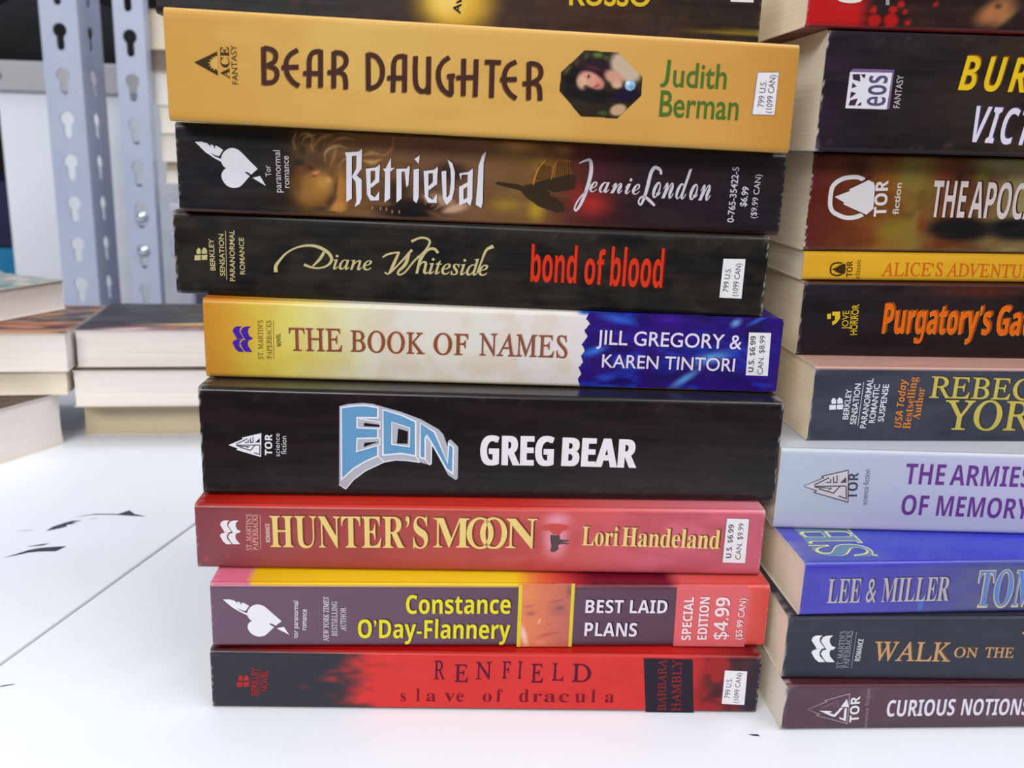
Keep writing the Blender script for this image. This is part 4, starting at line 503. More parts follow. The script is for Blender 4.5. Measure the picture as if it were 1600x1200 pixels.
  ('picture','A',[(25.48,23.38),(88.99,22.41),(89.25,0.7),(25.15,1.35)],0.3,{'base':(40,37,39),'lay':[('g',[(-4.99,(38,36,41)),(21.81,(38,36,39)),(29.02,(46,40,36)),(36.24,(84,60,36)),(50.76,(118,84,52)),(76.38,(116,84,64)),(91.15,(124,90,58)),(102.28,(130,96,52)),(111.61,(98,52,44)),(120.97,(74,38,42)),(132.25,(50,38,44)),(175.99,(42,39,43))]),('n',14,3,(70,50,38),0.18),('b',65.42,2.38,11.85,4.04,0.0,(38,31,30),1,0.35),('b',61.71,7.36,4.78,4.73,0.0,(44,34,32),0.9,0.0),('b',77.27,13.27,6.26,3.61,0.0,(58,44,42),0.95,0.2),('b',70.51,10.35,3.68,4.53,0.0,(60,45,42),0.7,0.0),('b',74.63,5.58,5.55,1.83,-18.0,(172,134,104),0.95,0.1),('b',78.75,3.15,4.83,1.47,12.0,(190,152,124),0.95,0.2),('b',72.83,1.32,3.71,0.92,-20.0,(120,84,60),0.8,0.0),('b',58.04,3.98,3.68,0.91,0.0,(150,110,80),0.6,0.0),('b',95.99,21.94,6.26,3.56,0.0,(184,136,78),0.9,0.0),('b',93.24,4.69,6.35,2.57,0.0,(162,128,52),0.8,0.0),('b',102.27,3.49,3.38,3.7,0.0,(184,150,44),0.9,0.0),('b',109.35,20.61,3.71,2.87,0.0,(150,110,58),0.8,0.0),('b',118.55,5.83,7.18,4.81,0.0,(172,50,46),0.95,0.0),('b',113.66,8.98,3.76,3.67,0.0,(150,50,40),0.6,0.0),('b',104.01,15.58,4.46,3.62,-20.0,(158,112,56),0.8,0.0),('b',107.32,16.41,2.23,3.97,0.0,(120,82,44),0.8,0.0),('b',101.67,8.97,4.11,2.56,-14.0,(44,38,34),1,0.3),('b',105.92,5.99,5.63,2.39,-25.0,(42,38,34),1,0.3),('b',107.19,10.97,6.36,2.19,8.0,(52,42,36),0.95,0.2),('b',109.67,13.96,2.98,3.27,0.0,(64,50,40),0.8,0.0),('b',37.32,18.62,5.84,4.42,-10.0,(120,86,54),0.9,0.1),('b',44.75,19.97,7.43,3.31,-8.0,(132,96,60),0.9,0.1),('b',38.16,16.0,3.38,3.11,0.0,(84,60,44),0.9,0.1),('b',40.01,18.71,2.02,1.77,30.0,(78,56,42),0.8,0.1),('b',35.06,17.88,1.57,2.43,0.0,(62,50,40),0.9,0.1),('b',34.09,14.76,1.8,1.33,0.0,(48,44,44),0.9,0.1),('b',43.54,13.96,2.94,3.57,0.0,(116,80,50),0.9,0.1),('b',47.21,18.96,2.71,1.33,0.0,(110,80,58),0.8,0.1),('b',56.02,19.25,4.53,2.44,0.0,(128,92,70),0.7,0),('b',45.72,7.76,2.51,7.49,0.0,(176,118,60),0.95,0.2),('b',44.52,2.75,3.66,2.51,10.0,(192,130,68),0.95,0.2),('b',37.55,7.73,6.59,6.79,0.0,(138,96,48),1,0.35),('b',39.37,8.46,4.99,4.97,0.0,(164,116,58),0.95,0.2),('b',40.98,9.41,2.95,2.7,0.0,(188,138,72),0.95,0.1),('b',42.35,10.13,1.13,1.12,0.0,(206,152,84),0.9,0),('b',36.14,5.21,3.64,2.72,0.0,(150,104,54),0.7,0),('b',33.03,8.26,2.04,4.05,0.0,(104,72,44),0.8,0),('b',34.94,12.79,2.71,1.56,0.0,(104,66,42),0.9,0.1),('b',37.21,13.31,1.35,0.89,-20.0,(60,42,36),0.8,0.1),('b',38.76,12.02,1.27,0.71,12.0,(208,130,92),0.95,0.2),('b',38.29,11.12,0.9,0.31,15.0,(110,58,44),0.9,0.1),('b',39.45,12.38,0.36,0.22,0.0,(236,176,140),0.8,0),('b',44.24,7.72,0.68,4.3,-8.0,(84,60,40),0.85,0.1),('b',42.71,4.06,1.37,2.73,-28.0,(72,56,42),0.9,0.1),('b',39.71,1.69,3.43,1.14,8.0,(66,56,50),0.85,0.1),('b',33.27,22.69,0.43,0.42,0.0,(200,166,108),0.5,0),('b',33.13,22.33,0.47,0.46,0.0,(200,166,108),0.5,0),('b',32.92,21.81,0.54,0.53,0.0,(200,166,108),0.5,0),('b',32.73,21.22,0.59,0.58,0.0,(200,166,108),0.5,0),('b',32.62,20.66,0.61,0.6,0.0,(200,166,108),0.5,0),('b',32.64,20.07,0.56,0.55,0.0,(200,166,108),0.5,0),('b',32.75,19.44,0.46,0.45,0.0,(200,166,108),0.5,0),('b',32.88,18.87,0.36,0.35,0.0,(200,166,108),0.5,0),('b',32.97,18.47,0.29,0.28,0.0,(200,166,108),0.5,0),('b',33.57,21.35,0.29,0.28,0.0,(190,154,96),0.5,0),('b',33.9,21.6,0.35,0.34,0.0,(190,154,96),0.5,0),('b',34.38,21.98,0.44,0.43,0.0,(190,154,96),0.5,0),('b',34.91,22.35,0.53,0.52,0.0,(190,154,96),0.5,0),('b',35.39,22.61,0.61,0.59,0.0,(190,154,96),0.5,0),('b',35.81,22.73,0.65,0.64,0.0,(190,154,96),0.5,0),('b',36.22,22.76,0.69,0.67,0.0,(190,154,96),0.5,0),('b',36.6,22.72,0.71,0.69,0.0,(190,154,96),0.5,0),('b',36.95,22.6,0.72,0.7,0.0,(190,154,96),0.5,0),('b',37.28,22.39,0.71,0.7,0.0,(190,154,96),0.5,0),('b',37.6,22.1,0.7,0.68,0.0,(190,154,96),0.5,0),('b',37.85,21.75,0.67,0.66,0.0,(190,154,96),0.5,0),('b',38.0,21.37,0.64,0.63,0.0,(190,154,96),0.5,0),('b',37.97,20.94,0.61,0.6,0.0,(190,154,96),0.5,0),('b',37.8,20.46,0.56,0.55,0.0,(190,154,96),0.5,0),('b',37.63,19.96,0.52,0.51,0.0,(190,154,96),0.5,0),('b',37.56,19.51,0.47,0.46,0.0,(190,154,96),0.5,0),('b',37.66,19.07,0.41,0.4,0.0,(190,154,96),0.5,0),('b',37.85,18.63,0.35,0.34,0.0,(190,154,96),0.5,0),('b',38.06,18.26,0.29,0.29,0.0,(190,154,96),0.5,0),('b',38.2,17.99,0.25,0.25,0.0,(190,154,96),0.5,0),('b',35.1,19.86,0.21,0.21,0.0,(210,178,120),0.5,0),('b',35.17,20.16,0.26,0.25,0.0,(210,178,120),0.5,0),('b',35.26,20.6,0.32,0.31,0.0,(210,178,120),0.5,0),('b',35.39,21.05,0.38,0.38,0.0,(210,178,120),0.5,0),('b',35.58,21.41,0.43,0.42,0.0,(210,178,120),0.5,0),('b',35.85,21.66,0.46,0.45,0.0,(210,178,120),0.5,0),('b',36.18,21.85,0.47,0.46,0.0,(210,178,120),0.5,0),('b',36.55,21.99,0.48,0.47,0.0,(210,178,120),0.5,0),('b',36.94,22.12,0.47,0.46,0.0,(210,178,120),0.5,0),('b',37.4,22.22,0.43,0.42,0.0,(210,178,120),0.5,0),('b',37.92,22.3,0.38,0.37,0.0,(210,178,120),0.5,0),('b',38.4,22.36,0.32,0.32,0.0,(210,178,120),0.5,0),('b',38.73,22.4,0.29,0.28,0.0,(210,178,120),0.5,0),('b',37.88,18.64,0.22,0.21,0.0,(198,156,96),0.5,0),('b',38.09,19.02,0.3,0.29,0.0,(198,156,96),0.5,0),('b',38.38,19.56,0.42,0.41,0.0,(198,156,96),0.5,0),('b',38.75,20.15,0.55,0.54,0.0,(198,156,96),0.5,0),('b',39.15,20.66,0.65,0.63,0.0,(198,156,96),0.5,0),('b',39.6,21.07,0.72,0.7,0.0,(198,156,96),0.5,0),('b',40.12,21.43,0.77,0.75,0.0,(198,156,96),0.5,0),('b',40.66,21.76,0.8,0.78,0.0,(198,156,96),0.5,0),('b',41.19,22.05,0.79,0.77,0.0,(198,156,96),0.5,0),('b',41.74,22.29,0.71,0.7,0.0,(198,156,96),0.5,0),('b',42.33,22.5,0.58,0.57,0.0,(198,156,96),0.5,0),('b',42.85,22.66,0.45,0.44,0.0,(198,156,96),0.5,0),('b',43.22,22.77,0.36,0.35,0.0,(198,156,96),0.5,0),('b',41.3,15.44,0.22,0.21,0.0,(222,192,132),0.5,0),('b',41.31,15.88,0.27,0.27,0.0,(222,192,132),0.5,0),('b',41.3,16.52,0.35,0.35,0.0,(222,192,132),0.5,0),('b',41.35,17.2,0.44,0.43,0.0,(222,192,132),0.5,0),('b',41.52,17.77,0.5,0.49,0.0,(222,192,132),0.5,0),('b',41.84,18.22,0.55,0.54,0.0,(222,192,132),0.5,0),('b',42.28,18.61,0.58,0.56,0.0,(222,192,132),0.5,0),('b',42.77,18.94,0.6,0.58,0.0,(222,192,132),0.5,0),('b',43.28,19.22,0.61,0.6,0.0,(222,192,132),0.5,0),('b',43.77,19.44,0.63,0.62,0.0,(222,192,132),0.5,0),('b',44.29,19.61,0.64,0.63,0.0,(222,192,132),0.5,0),('b',44.83,19.71,0.64,0.63,0.0,(222,192,132),0.5,0),('b',45.42,19.73,0.61,0.6,0.0,(222,192,132),0.5,0),('b',46.12,19.62,0.53,0.52,0.0,(222,192,132),0.5,0),('b',46.9,19.39,0.41,0.41,0.0,(222,192,132),0.5,0),('b',47.61,19.15,0.3,0.29,0.0,(222,192,132),0.5,0),('b',48.11,18.99,0.22,0.21,0.0,(222,192,132),0.5,0),('b',42.72,19.9,0.25,0.25,0.0,(206,170,106),0.5,0),('b',43.13,20.22,0.31,0.3,0.0,(206,170,106),0.5,0),('b',43.72,20.69,0.39,0.38,0.0,(206,170,106),0.5,0),('b',44.37,21.16,0.48,0.47,0.0,(206,170,106),0.5,0),('b',44.99,21.52,0.54,0.53,0.0,(206,170,106),0.5,0),('b',45.54,21.73,0.58,0.57,0.0,(206,170,106),0.5,0),('b',46.09,21.85,0.61,0.6,0.0,(206,170,106),0.5,0),('b',46.65,21.91,0.62,0.61,0.0,(206,170,106),0.5,0),('b',47.24,21.93,0.61,0.6,0.0,(206,170,106),0.5,0),('b',47.95,21.86,0.56,0.55,0.0,(206,170,106),0.5,0),('b',48.73,21.72,0.47,0.46,0.0,(206,170,106),0.5,0),('b',49.44,21.57,0.38,0.38,0.0,(206,170,106),0.5,0),('b',49.94,21.47,0.32,0.32,0.0,(206,170,106),0.5,0),('b',44.56,19.2,0.36,0.35,0.0,(180,140,80),0.5,0),('b',44.45,18.74,0.46,0.45,0.0,(180,140,80),0.5,0),('b',44.3,18.09,0.61,0.6,0.0,(180,140,80),0.5,0),('b',44.12,17.35,0.74,0.73,0.0,(180,140,80),0.5,0),('b',43.91,16.64,0.79,0.78,0.0,(180,140,80),0.5,0),('b',43.65,15.91,0.71,0.7,0.0,(180,140,80),0.5,0),('b',43.35,15.13,0.55,0.54,0.0,(180,140,80),0.5,0),('b',43.06,14.43,0.37,0.37,0.0,(180,140,80),0.5,0),('b',42.86,13.94,0.25,0.25,0.0,(180,140,80),0.5,0),('b',60.76,22.5,0.47,0.46,0.0,(196,130,70),0.5,0),('b',60.73,22.0,0.5,0.49,0.0,(196,130,70),0.5,0),('b',60.67,21.27,0.55,0.54,0.0,(196,130,70),0.5,0),('b',60.58,20.5,0.59,0.58,0.0,(196,130,70),0.5,0),('b',60.43,19.84,0.62,0.6,0.0,(196,130,70),0.5,0),('b',60.19,19.36,0.61,0.6,0.0,(196,130,70),0.5,0),('b',59.89,18.94,0.59,0.58,0.0,(196,130,70),0.5,0),('b',59.54,18.58,0.55,0.54,0.0,(196,130,70),0.5,0),('b',59.18,18.25,0.51,0.5,0.0,(196,130,70),0.5,0),('b',58.77,17.95,0.44,0.43,0.0,(196,130,70),0.5,0),('b',58.31,17.68,0.36,0.35,0.0,(196,130,70),0.5,0),('b',57.89,17.47,0.27,0.27,0.0,(196,130,70),0.5,0),('b',57.6,17.31,0.22,0.21,0.0,(196,130,70),0.5,0),('b',52.16,17.24,0.25,0.25,0.0,(212,164,96),0.5,0),('b',52.59,17.43,0.38,0.37,0.0,(212,164,96),0.5,0),('b',53.21,17.71,0.56,0.55,0.0,(212,164,96),0.5,0),('b',53.93,17.97,0.72,0.71,0.0,(212,164,96),0.5,0),('b',54.65,18.1,0.8,0.78,0.0,(212,164,96),0.5,0),('b',55.47,18.03,0.72,0.71,0.0,(212,164,96),0.5,0),('b',56.39,17.82,0.56,0.55,0.0,(212,164,96),0.5,0),('b',57.24,17.59,0.38,0.37,0.0,(212,164,96),0.5,0),('b',57.82,17.43,0.25,0.25,0.0,(212,164,96),0.5,0),('b',51.93,16.01,0.25,0.25,0.0,(226,184,114),0.5,0),('b',52.41,15.87,0.43,0.42,0.0,(226,184,114),0.5,0),('b',53.11,15.67,0.68,0.67,0.0,(226,184,114),0.5,0),('b',53.9,15.49,0.92,0.9,0.0,(226,184,114),0.5,0),('b',54.64,15.44,1.02,1.0,0.0,(226,184,114),0.5,0),('b',55.39,15.6,0.92,0.9,0.0,(226,184,114),0.5,0),('b',56.18,15.89,0.68,0.67,0.0,(226,184,114),0.5,0),('b',56.88,16.21,0.43,0.42,0.0,(226,184,114),0.5,0),('b',57.37,16.42,0.25,0.25,0.0,(226,184,114),0.5,0),('b',45.11,13.57,0.25,0.25,0.0,(204,160,92),0.5,0),('b',45.35,14.01,0.31,0.31,0.0,(204,160,92),0.5,0),('b',45.69,14.64,0.4,0.39,0.0,(204,160,92),0.5,0),('b',46.09,15.31,0.47,0.46,0.0,(204,160,92),0.5,0),('b',46.5,15.83,0.51,0.5,0.0,(204,160,92),0.5,0),('b',46.96,16.19,0.47,0.46,0.0,(204,160,92),0.5,0),('b',47.49,16.45,0.4,0.39,0.0,(204,160,92),0.5,0),('b',47.98,16.64,0.31,0.3,0.0,(204,160,92),0.5,0),('b',48.32,16.78,0.25,0.25,0.0,(204,160,92),0.5,0),('b',71.69,3.39,0.27,0.27,0.0,(176,142,112),0.6,0.1),('b',72.12,3.93,0.4,0.4,0.0,(176,142,112),0.6,0.1),('b',72.73,4.73,0.6,0.59,0.0,(176,142,112),0.6,0.1),('b',73.37,5.48,0.77,0.76,0.0,(176,142,112),0.6,0.1),('b',73.88,5.92,0.85,0.84,0.0,(176,142,112),0.6,0.1),('b',74.23,5.88,0.78,0.77,0.0,(176,142,112),0.6,0.1),('b',74.51,5.55,0.62,0.61,0.0,(176,142,112),0.6,0.1),('b',74.72,5.13,0.43,0.43,0.0,(176,142,112),0.6,0.1),('b',74.87,4.86,0.31,0.31,0.0,(176,142,112),0.6,0.1),('b',72.54,2.59,0.27,0.27,0.0,(186,150,122),0.6,0.1),('b',73.03,2.99,0.39,0.38,0.0,(186,150,122),0.6,0.1),('b',73.72,3.56,0.56,0.55,0.0,(186,150,122),0.6,0.1),('b',74.52,4.15,0.71,0.7,0.0,(186,150,122),0.6,0.1),('b',75.29,4.6,0.78,0.77,0.0,(186,150,122),0.6,0.1),('b',76.1,4.87,0.71,0.7,0.0,(186,150,122),0.6,0.1),('b',76.98,5.04,0.56,0.55,0.0,(186,150,122),0.6,0.1),('b',77.78,5.16,0.39,0.38,0.0,(186,150,122),0.6,0.1),('b',78.33,5.24,0.27,0.27,0.0,(186,150,122),0.6,0.1),('b',75.33,1.99,0.31,0.31,0.0,(194,162,136),0.6,0.1),('b',75.86,2.23,0.52,0.52,0.0,(194,162,136),0.6,0.1),('b',76.62,2.59,0.84,0.83,0.0,(194,162,136),0.6,0.1),('b',77.5,2.97,1.13,1.11,0.0,(194,162,136),0.6,0.1),('b',78.37,3.32,1.25,1.23,0.0,(194,162,136),0.6,0.1),('b',79.31,3.63,1.12,1.1,0.0,(194,162,136),0.6,0.1),('b',80.36,3.94,0.82,0.81,0.0,(194,162,136),0.6,0.1),('b',81.31,4.2,0.49,0.49,0.0,(194,162,136),0.6,0.1),('b',81.97,4.39,0.27,0.27,0.0,(194,162,136),0.6,0.1),('b',68.89,6.86,0.19,0.19,0.0,(160,124,96),0.6,0.1),('b',69.11,6.68,0.3,0.3,0.0,(160,124,96),0.6,0.1),('b',69.44,6.43,0.47,0.46,0.0,(160,124,96),0.6,0.1),('b',69.77,6.13,0.62,0.61,0.0,(160,124,96),0.6,0.1),('b',70.0,5.8,0.7,0.69,0.0,(160,124,96),0.6,0.1),('b',70.09,5.4,0.65,0.65,0.0,(160,124,96),0.6,0.1),('b',70.08,4.92,0.54,0.53,0.0,(160,124,96),0.6,0.1),('b',70.04,4.47,0.4,0.4,0.0,(160,124,96),0.6,0.1),('b',70.02,4.16,0.31,0.31,0.0,(160,124,96),0.6,0.1)]},0.3),
  ('picture','Q',(150,108,88),1.05,[(54.58,3.14),(54.55,3.07),(54.51,2.96),(54.47,2.84),(54.43,2.72),(54.41,2.61),(54.42,2.5),(54.44,2.37),(54.47,2.25),(54.5,2.14),(54.52,2.06)],[(54.8,3.15),(54.83,3.08),(54.87,2.98),(54.92,2.85),(54.95,2.72),(54.96,2.6),(54.94,2.47),(54.89,2.34),(54.83,2.22),(54.78,2.12),(54.74,2.04)]),
  ('picture','Q',(150,108,88),1.1,[(56.92,3.08),(56.89,3.0),(56.85,2.9),(56.81,2.77),(56.77,2.65),(56.76,2.54),(56.76,2.43),(56.79,2.31),(56.82,2.18),(56.85,2.07),(56.87,2.0)],[(57.14,3.09),(57.17,3.02),(57.21,2.91),(57.26,2.79),(57.3,2.66),(57.31,2.53),(57.28,2.4),(57.23,2.27),(57.18,2.15),(57.12,2.05),(57.08,1.98)]),
  ('picture','Q',(150,108,88),1.15,[(58.63,2.94),(58.61,2.86),(58.56,2.76),(58.52,2.63),(58.48,2.51),(58.47,2.4),(58.47,2.29),(58.5,2.17),(58.53,2.04),(58.56,1.93),(58.58,1.85)],[(58.85,2.95),(58.88,2.88),(58.93,2.77),(58.97,2.65),(59.01,2.52),(59.02,2.39),(58.99,2.26),(58.95,2.13),(58.89,2.01),(58.83,1.91),(58.8,1.84)]),
  ('picture','Q',(150,108,88),1.2,[(60.29,2.28),(60.26,2.2),(60.22,2.09),(60.18,1.97),(60.14,1.85),(60.12,1.74),(60.13,1.63),(60.16,1.5),(60.19,1.38),(60.22,1.27),(60.24,1.19)],[(60.51,2.29),(60.54,2.21),(60.58,2.11),(60.63,1.99),(60.67,1.86),(60.68,1.73),(60.65,1.6),(60.61,1.47),(60.55,1.35),(60.49,1.25),(60.46,1.17)]),
  ('picture','Q',(150,108,88),1.25,[(62.31,2.23),(62.28,2.15),(62.24,2.04),(62.2,1.92),(62.16,1.8),(62.14,1.69),(62.15,1.58),(62.18,1.45),(62.21,1.33),(62.24,1.22),(62.26,1.14)],[(62.53,2.24),(62.56,2.16),(62.6,2.06),(62.65,1.94),(62.69,1.81),(62.7,1.68),(62.67,1.55),(62.63,1.42),(62.57,1.3),(62.51,1.2),(62.48,1.12)]),
  ('publisher_mark','P',(226,224,234),2.3,[(22.41,12.56),(22.08,12.28),(21.62,11.89),(21.07,11.41),(20.48,10.85),(19.81,10.14),(19.04,9.28),(18.3,8.46),(17.69,7.84),(17.28,7.5),(17.0,7.34),(16.76,7.27),(16.47,7.2),(16.12,7.11),(15.75,7.05),(15.36,7.03),(14.97,7.08),(14.57,7.19),(14.14,7.37),(13.73,7.59),(13.37,7.85),(13.06,8.17),(12.79,8.55),(12.56,8.95),(12.39,9.32),(12.27,9.67),(12.21,10.01),(12.2,10.34),(12.23,10.66),(12.31,10.97),(12.45,11.27),(12.62,11.55),(12.79,11.8),(12.99,12.01),(13.21,12.2),(13.42,12.35),(13.56,12.46),(13.43,12.56),(13.24,12.69),(13.03,12.86),(12.85,13.06),(12.69,13.31),(12.53,13.59),(12.39,13.9),(12.31,14.23),(12.28,14.59),(12.3,14.97),(12.36,15.36),(12.45,15.72),(12.57,16.04),(12.74,16.35),(12.94,16.65),(13.16,16.92),(13.43,17.19),(13.74,17.44),(14.07,17.67),(14.38,17.85),(14.68,17.97),(14.98,18.05),(15.28,18.09),(15.57,18.11),(15.87,18.09),(16.17,18.04),(16.46,17.96),(16.75,17.85),(16.98,17.76),(17.18,17.67),(17.42,17.51),(17.75,17.22),(18.23,16.77),(18.81,16.19),(19.43,15.55),(20.04,14.93),(20.68,14.29),(21.36,13.6),(21.98,12.99)]),
  ('publisher_mark','Q',(42,39,42),3.35,[(18.76,11.51),(18.86,11.44),(18.99,11.34),(19.14,11.23),(19.3,11.11),(19.46,11.0),(19.63,10.87),(19.85,10.73),(20.07,10.59),(20.27,10.46),(20.41,10.37)],[(18.84,11.67),(18.96,11.65),(19.12,11.63),(19.33,11.6),(19.54,11.54),(19.75,11.46),(19.96,11.33),(20.18,11.16),(20.39,10.99),(20.57,10.84),(20.69,10.74)]),
  ('publisher_mark','P',(226,224,234),2.4,[(5.27,19.45),(7.11,19.54),(8.7,19.15),(9.61,18.13),(9.45,18.78),(10.15,18.76),(10.83,17.55),(10.73,18.53),(11.46,18.45),(12.97,17.5),(11.78,15.69),(10.62,16.02),(9.18,16.71),(10.6,15.65),(12.28,14.97),(12.31,14.2),(10.14,15.34),(8.0,16.75)]),
  ('publisher_mark','P',(226,224,234),2.45,[(20.83,10.07),(23.01,10.63),(24.56,7.91)]),
  ('publisher_mark', 'T', 'Tor', 's', (206, 204, 214), 26.23, 10.67, 1.6869, 3.06, 1.59, 0, 2, 1.0, 0),
  ('publisher_mark', 'T', 'paranormal', 's', (206, 204, 214), 28.91, 6.22, 1.5811, 11.67, 1.92, 0, 2, 1.0, 0),
  ('publisher_mark', 'T', 'romance', 's', (206, 204, 214), 31.21, 7.53, 1.5764, 8.9, 1.24, 0, 2, 1.0, 0),
  ('title','P',(52,40,40),1.5,[(47.66,17.39),(49.21,17.44),(49.1,5.35),(47.52,4.21)]),
  ('title','P',(226,224,234),2.55,[(47.42,17.19),(48.96,17.25),(48.85,5.15),(47.28,4.01)]),
  ('title','P',(52,40,40),1.6,[(47.21,18.12),(51.06,18.51),(52.15,19.34),(52.03,17.54),(47.66,17.07)]),
  ('title','P',(226,224,234),2.65,[(46.96,17.92),(50.81,18.32),(51.9,19.15),(51.78,17.34),(47.41,16.88)]),
  ('title','P',(52,40,40),1.7,[(50.57,18.28),(52.09,19.0),(51.95,13.8),(50.52,11.82),(49.1,11.35),(50.42,13.75)]),
  ('title','P',(226,224,234),2.75,[(50.32,18.09),(51.85,18.8),(51.7,13.6),(50.27,11.63),(48.85,11.15),(50.18,13.55)]),
  ('title','P',(52,40,40),1.0,[(49.1,11.45),(50.52,11.82),(51.96,10.79),(51.93,5.71),(51.36,3.92),(49.9,2.98),(50.41,4.57),(50.23,10.12)]),
  ('title','P',(226,224,234),2.05,[(48.85,11.26),(50.27,11.63),(51.71,10.6),(51.68,5.51),(51.12,3.72),(49.65,2.78),(50.16,4.37),(49.99,9.92)]),
  ('title','P',(52,40,40),1.1,[(58.66,13.75),(60.08,13.8),(60.04,5.69),(58.44,4.49)]),
  ('title','P',(226,224,234),2.15,[(58.41,13.55),(59.83,13.6),(59.79,5.49),(58.19,4.29)]),
  ('title','P',(52,40,40),1.2,[(58.66,13.83),(60.29,17.15),(60.3,13.8)]),
  ('title','P',(226,224,234),2.25,[(58.41,13.63),(60.05,16.95),(60.05,13.61)]),
  ('title','P',(52,40,40),1.3,[(58.06,14.0),(61.39,14.38),(60.16,13.26),(58.52,13.16)]),
  ('title','P',(226,224,234),2.35,[(57.81,13.8),(61.15,14.18),(59.92,13.07),(58.28,12.96)]),
  ('title','P',(52,40,40),1.4,[(61.86,13.85),(63.31,14.04),(63.34,5.79),(61.89,4.52)]),
  ('title','P',(226,224,234),2.45,[(61.61,13.66),(63.06,13.84),(63.1,5.59),(61.64,4.32)]),
  ('title','P',(52,40,40),1.5,[(61.86,14.07),(64.68,14.21),(65.63,15.1),(65.64,13.66),(61.94,13.11)]),
  ('title','P',(226,224,234),2.55,[(61.61,13.87),(64.43,14.02),(65.38,14.91),(65.39,13.46),(61.7,12.91)]),
  ('title','P',(52,40,40),1.6,[(64.19,13.66),(65.58,13.98),(65.31,9.65),(64.71,8.96)]),
  ('title','P',(226,224,234),2.65,[(63.94,13.47),(65.34,13.78),(65.06,9.46),(64.46,8.76)]),
  ('title','P',(52,40,40),1.7,[(66.73,14.01),(68.29,14.33),(68.26,6.21),(67.64,4.55),(66.72,5.35)]),
  ('title','P',(226,224,234),2.75,[(66.49,13.82),(68.05,14.14),(68.01,6.01),(67.39,4.36),(66.47,5.15)]),
  ('title','P',(52,40,40),1.0,[(66.98,16.97),(68.48,18.09),(68.17,15.67)]),
  ('title','P',(226,224,234),2.05,[(66.74,16.77),(68.23,17.89),(67.93,15.47)]),
  ('title','P',(52,40,40),1.1,[(74.7,13.73),(76.08,14.05),(76.29,6.46),(76.9,6.21),(76.38,4.27),(75.24,6.16)]),
  ('title','P',(226,224,234),2.15,[(74.46,13.54),(75.83,13.85),(76.04,6.26),(76.65,6.01),(76.13,4.07),(74.99,5.96)]),
  ('title','P',(52,40,40),1.2,[(76.44,17.15),(77.83,16.12),(78.57,13.59),(78.51,8.98),(77.88,5.96),(76.38,4.27),(76.29,6.19),(77.16,7.31),(77.51,11.12),(77.31,14.36)]),
  ('title','P',(226,224,234),2.25,[(76.19,16.95),(77.59,15.93),(78.32,13.39),(78.27,8.79),(77.63,5.76),(76.13,4.07),(76.04,5.99),(76.91,7.11),(77.26,10.93),(77.07,14.16)]),
  ('title','P',(52,40,40),1.3,[(79.81,13.36),(82.43,13.85),(83.7,14.84),(83.74,13.3),(80.51,13.01),(80.35,11.49)]),
  ('title','P',(226,224,234),2.35,[(79.57,13.16),(82.18,13.65),(83.46,14.64),(83.5,13.1),(80.27,12.81),(80.1,11.29)]),
  ('title','P',(52,40,40),1.4,[(82.3,13.44),(83.7,13.76),(83.79,6.69),(83.2,4.21),(82.2,5.27)]),
  ('title','P',(226,224,234),2.45,[(82.05,13.24),(83.46,13.56),(83.54,6.49),(82.96,4.01),(81.96,5.08)]),
  ('title','P',(52,40,40),1.5,[(79.89,9.57),(82.35,11.01),(82.38,9.87),(81.15,9.01),(81.21,6.01),(82.45,6.6),(82.2,5.27),(80.0,4.25)]),
  ('title','P',(226,224,234),2.55,[(79.64,9.37),(82.11,10.81),(82.13,9.67),(80.9,8.81),(80.97,5.81),(82.21,6.4),(81.96,5.08),(79.75,4.05)]),
  ('title','P',(52,40,40),1.6,[(87.52,19.93),(86.31,18.68),(85.34,15.7),(85.14,10.55),(84.78,4.67),(86.43,3.75),(86.8,5.42),(86.77,11.96),(86.78,16.55)]),
  ('title','P',(226,224,234),2.65,[(87.27,19.73),(86.07,18.49),(85.1,15.5),(84.89,10.35),(84.54,4.47),(86.18,3.55),(86.55,5.22),(86.52,11.76),(86.54,16.36)]),
  ('title','P',(52,40,40),1.7,[(53.15,13.84),(54.51,14.02),(54.48,6.6),(55.69,5.82),(54.94,4.93),(54.39,4.91),(53.44,6.57)]),
  ('title','P',(226,224,234),2.75,[(52.9,13.64),(54.27,13.82),(54.23,6.4),(55.44,5.63),(54.7,4.73),(54.15,4.71),(53.19,6.37)]),
  ('title','P',(52,40,40),1.0,[(55.69,5.82),(56.96,7.63),(56.87,5.04),(54.94,4.93)]),
  ('title','P',(226,224,234),2.05,[(55.44,5.63),(56.71,7.43),(56.62,4.85),(54.7,4.73)]),
  ('title','P',(52,40,40),1.1,[(53.15,13.84),(56.07,14.28),(57.16,15.17),(57.16,13.49),(54.51,13.24)]),
  ('title','P',(226,224,234),2.15,[(52.9,13.64),(55.82,14.09),(56.91,14.98),(56.91,13.29),(54.26,13.04)]),
  ('title','P',(52,40,40),1.2,[(55.79,13.66),(57.08,13.81),(56.96,10.2),(55.78,9.89)]),
  ('title','P',(226,224,234),2.25,[(55.55,13.46),(56.83,13.61),(56.71,10.0),(55.54,9.69)]),
  ('title','P',(52,40,40),1.3,[(56.96,10.33),(54.54,8.45),(54.49,9.53),(55.78,10.92)]),
  ('title','P',(226,224,234),2.35,[(56.71,10.14),(54.3,8.25),(54.25,9.33),(55.54,10.72)]),
  ('title','P',(52,40,40),1.4,[(69.62,13.7),(70.99,13.88),(71.08,6.44),(72.3,5.66),(71.57,4.76),(71.01,4.74),(70.03,6.4)]),
  ('title','P',(226,224,234),2.45,[(69.37,13.51),(70.74,13.69),(70.83,6.24),(72.06,5.46),(71.32,4.56),(70.77,4.54),(69.78,6.21)]),
  ('title','P',(52,40,40),1.5,[(72.3,5.66),(73.55,7.47),(73.51,4.87),(71.57,4.76)]),
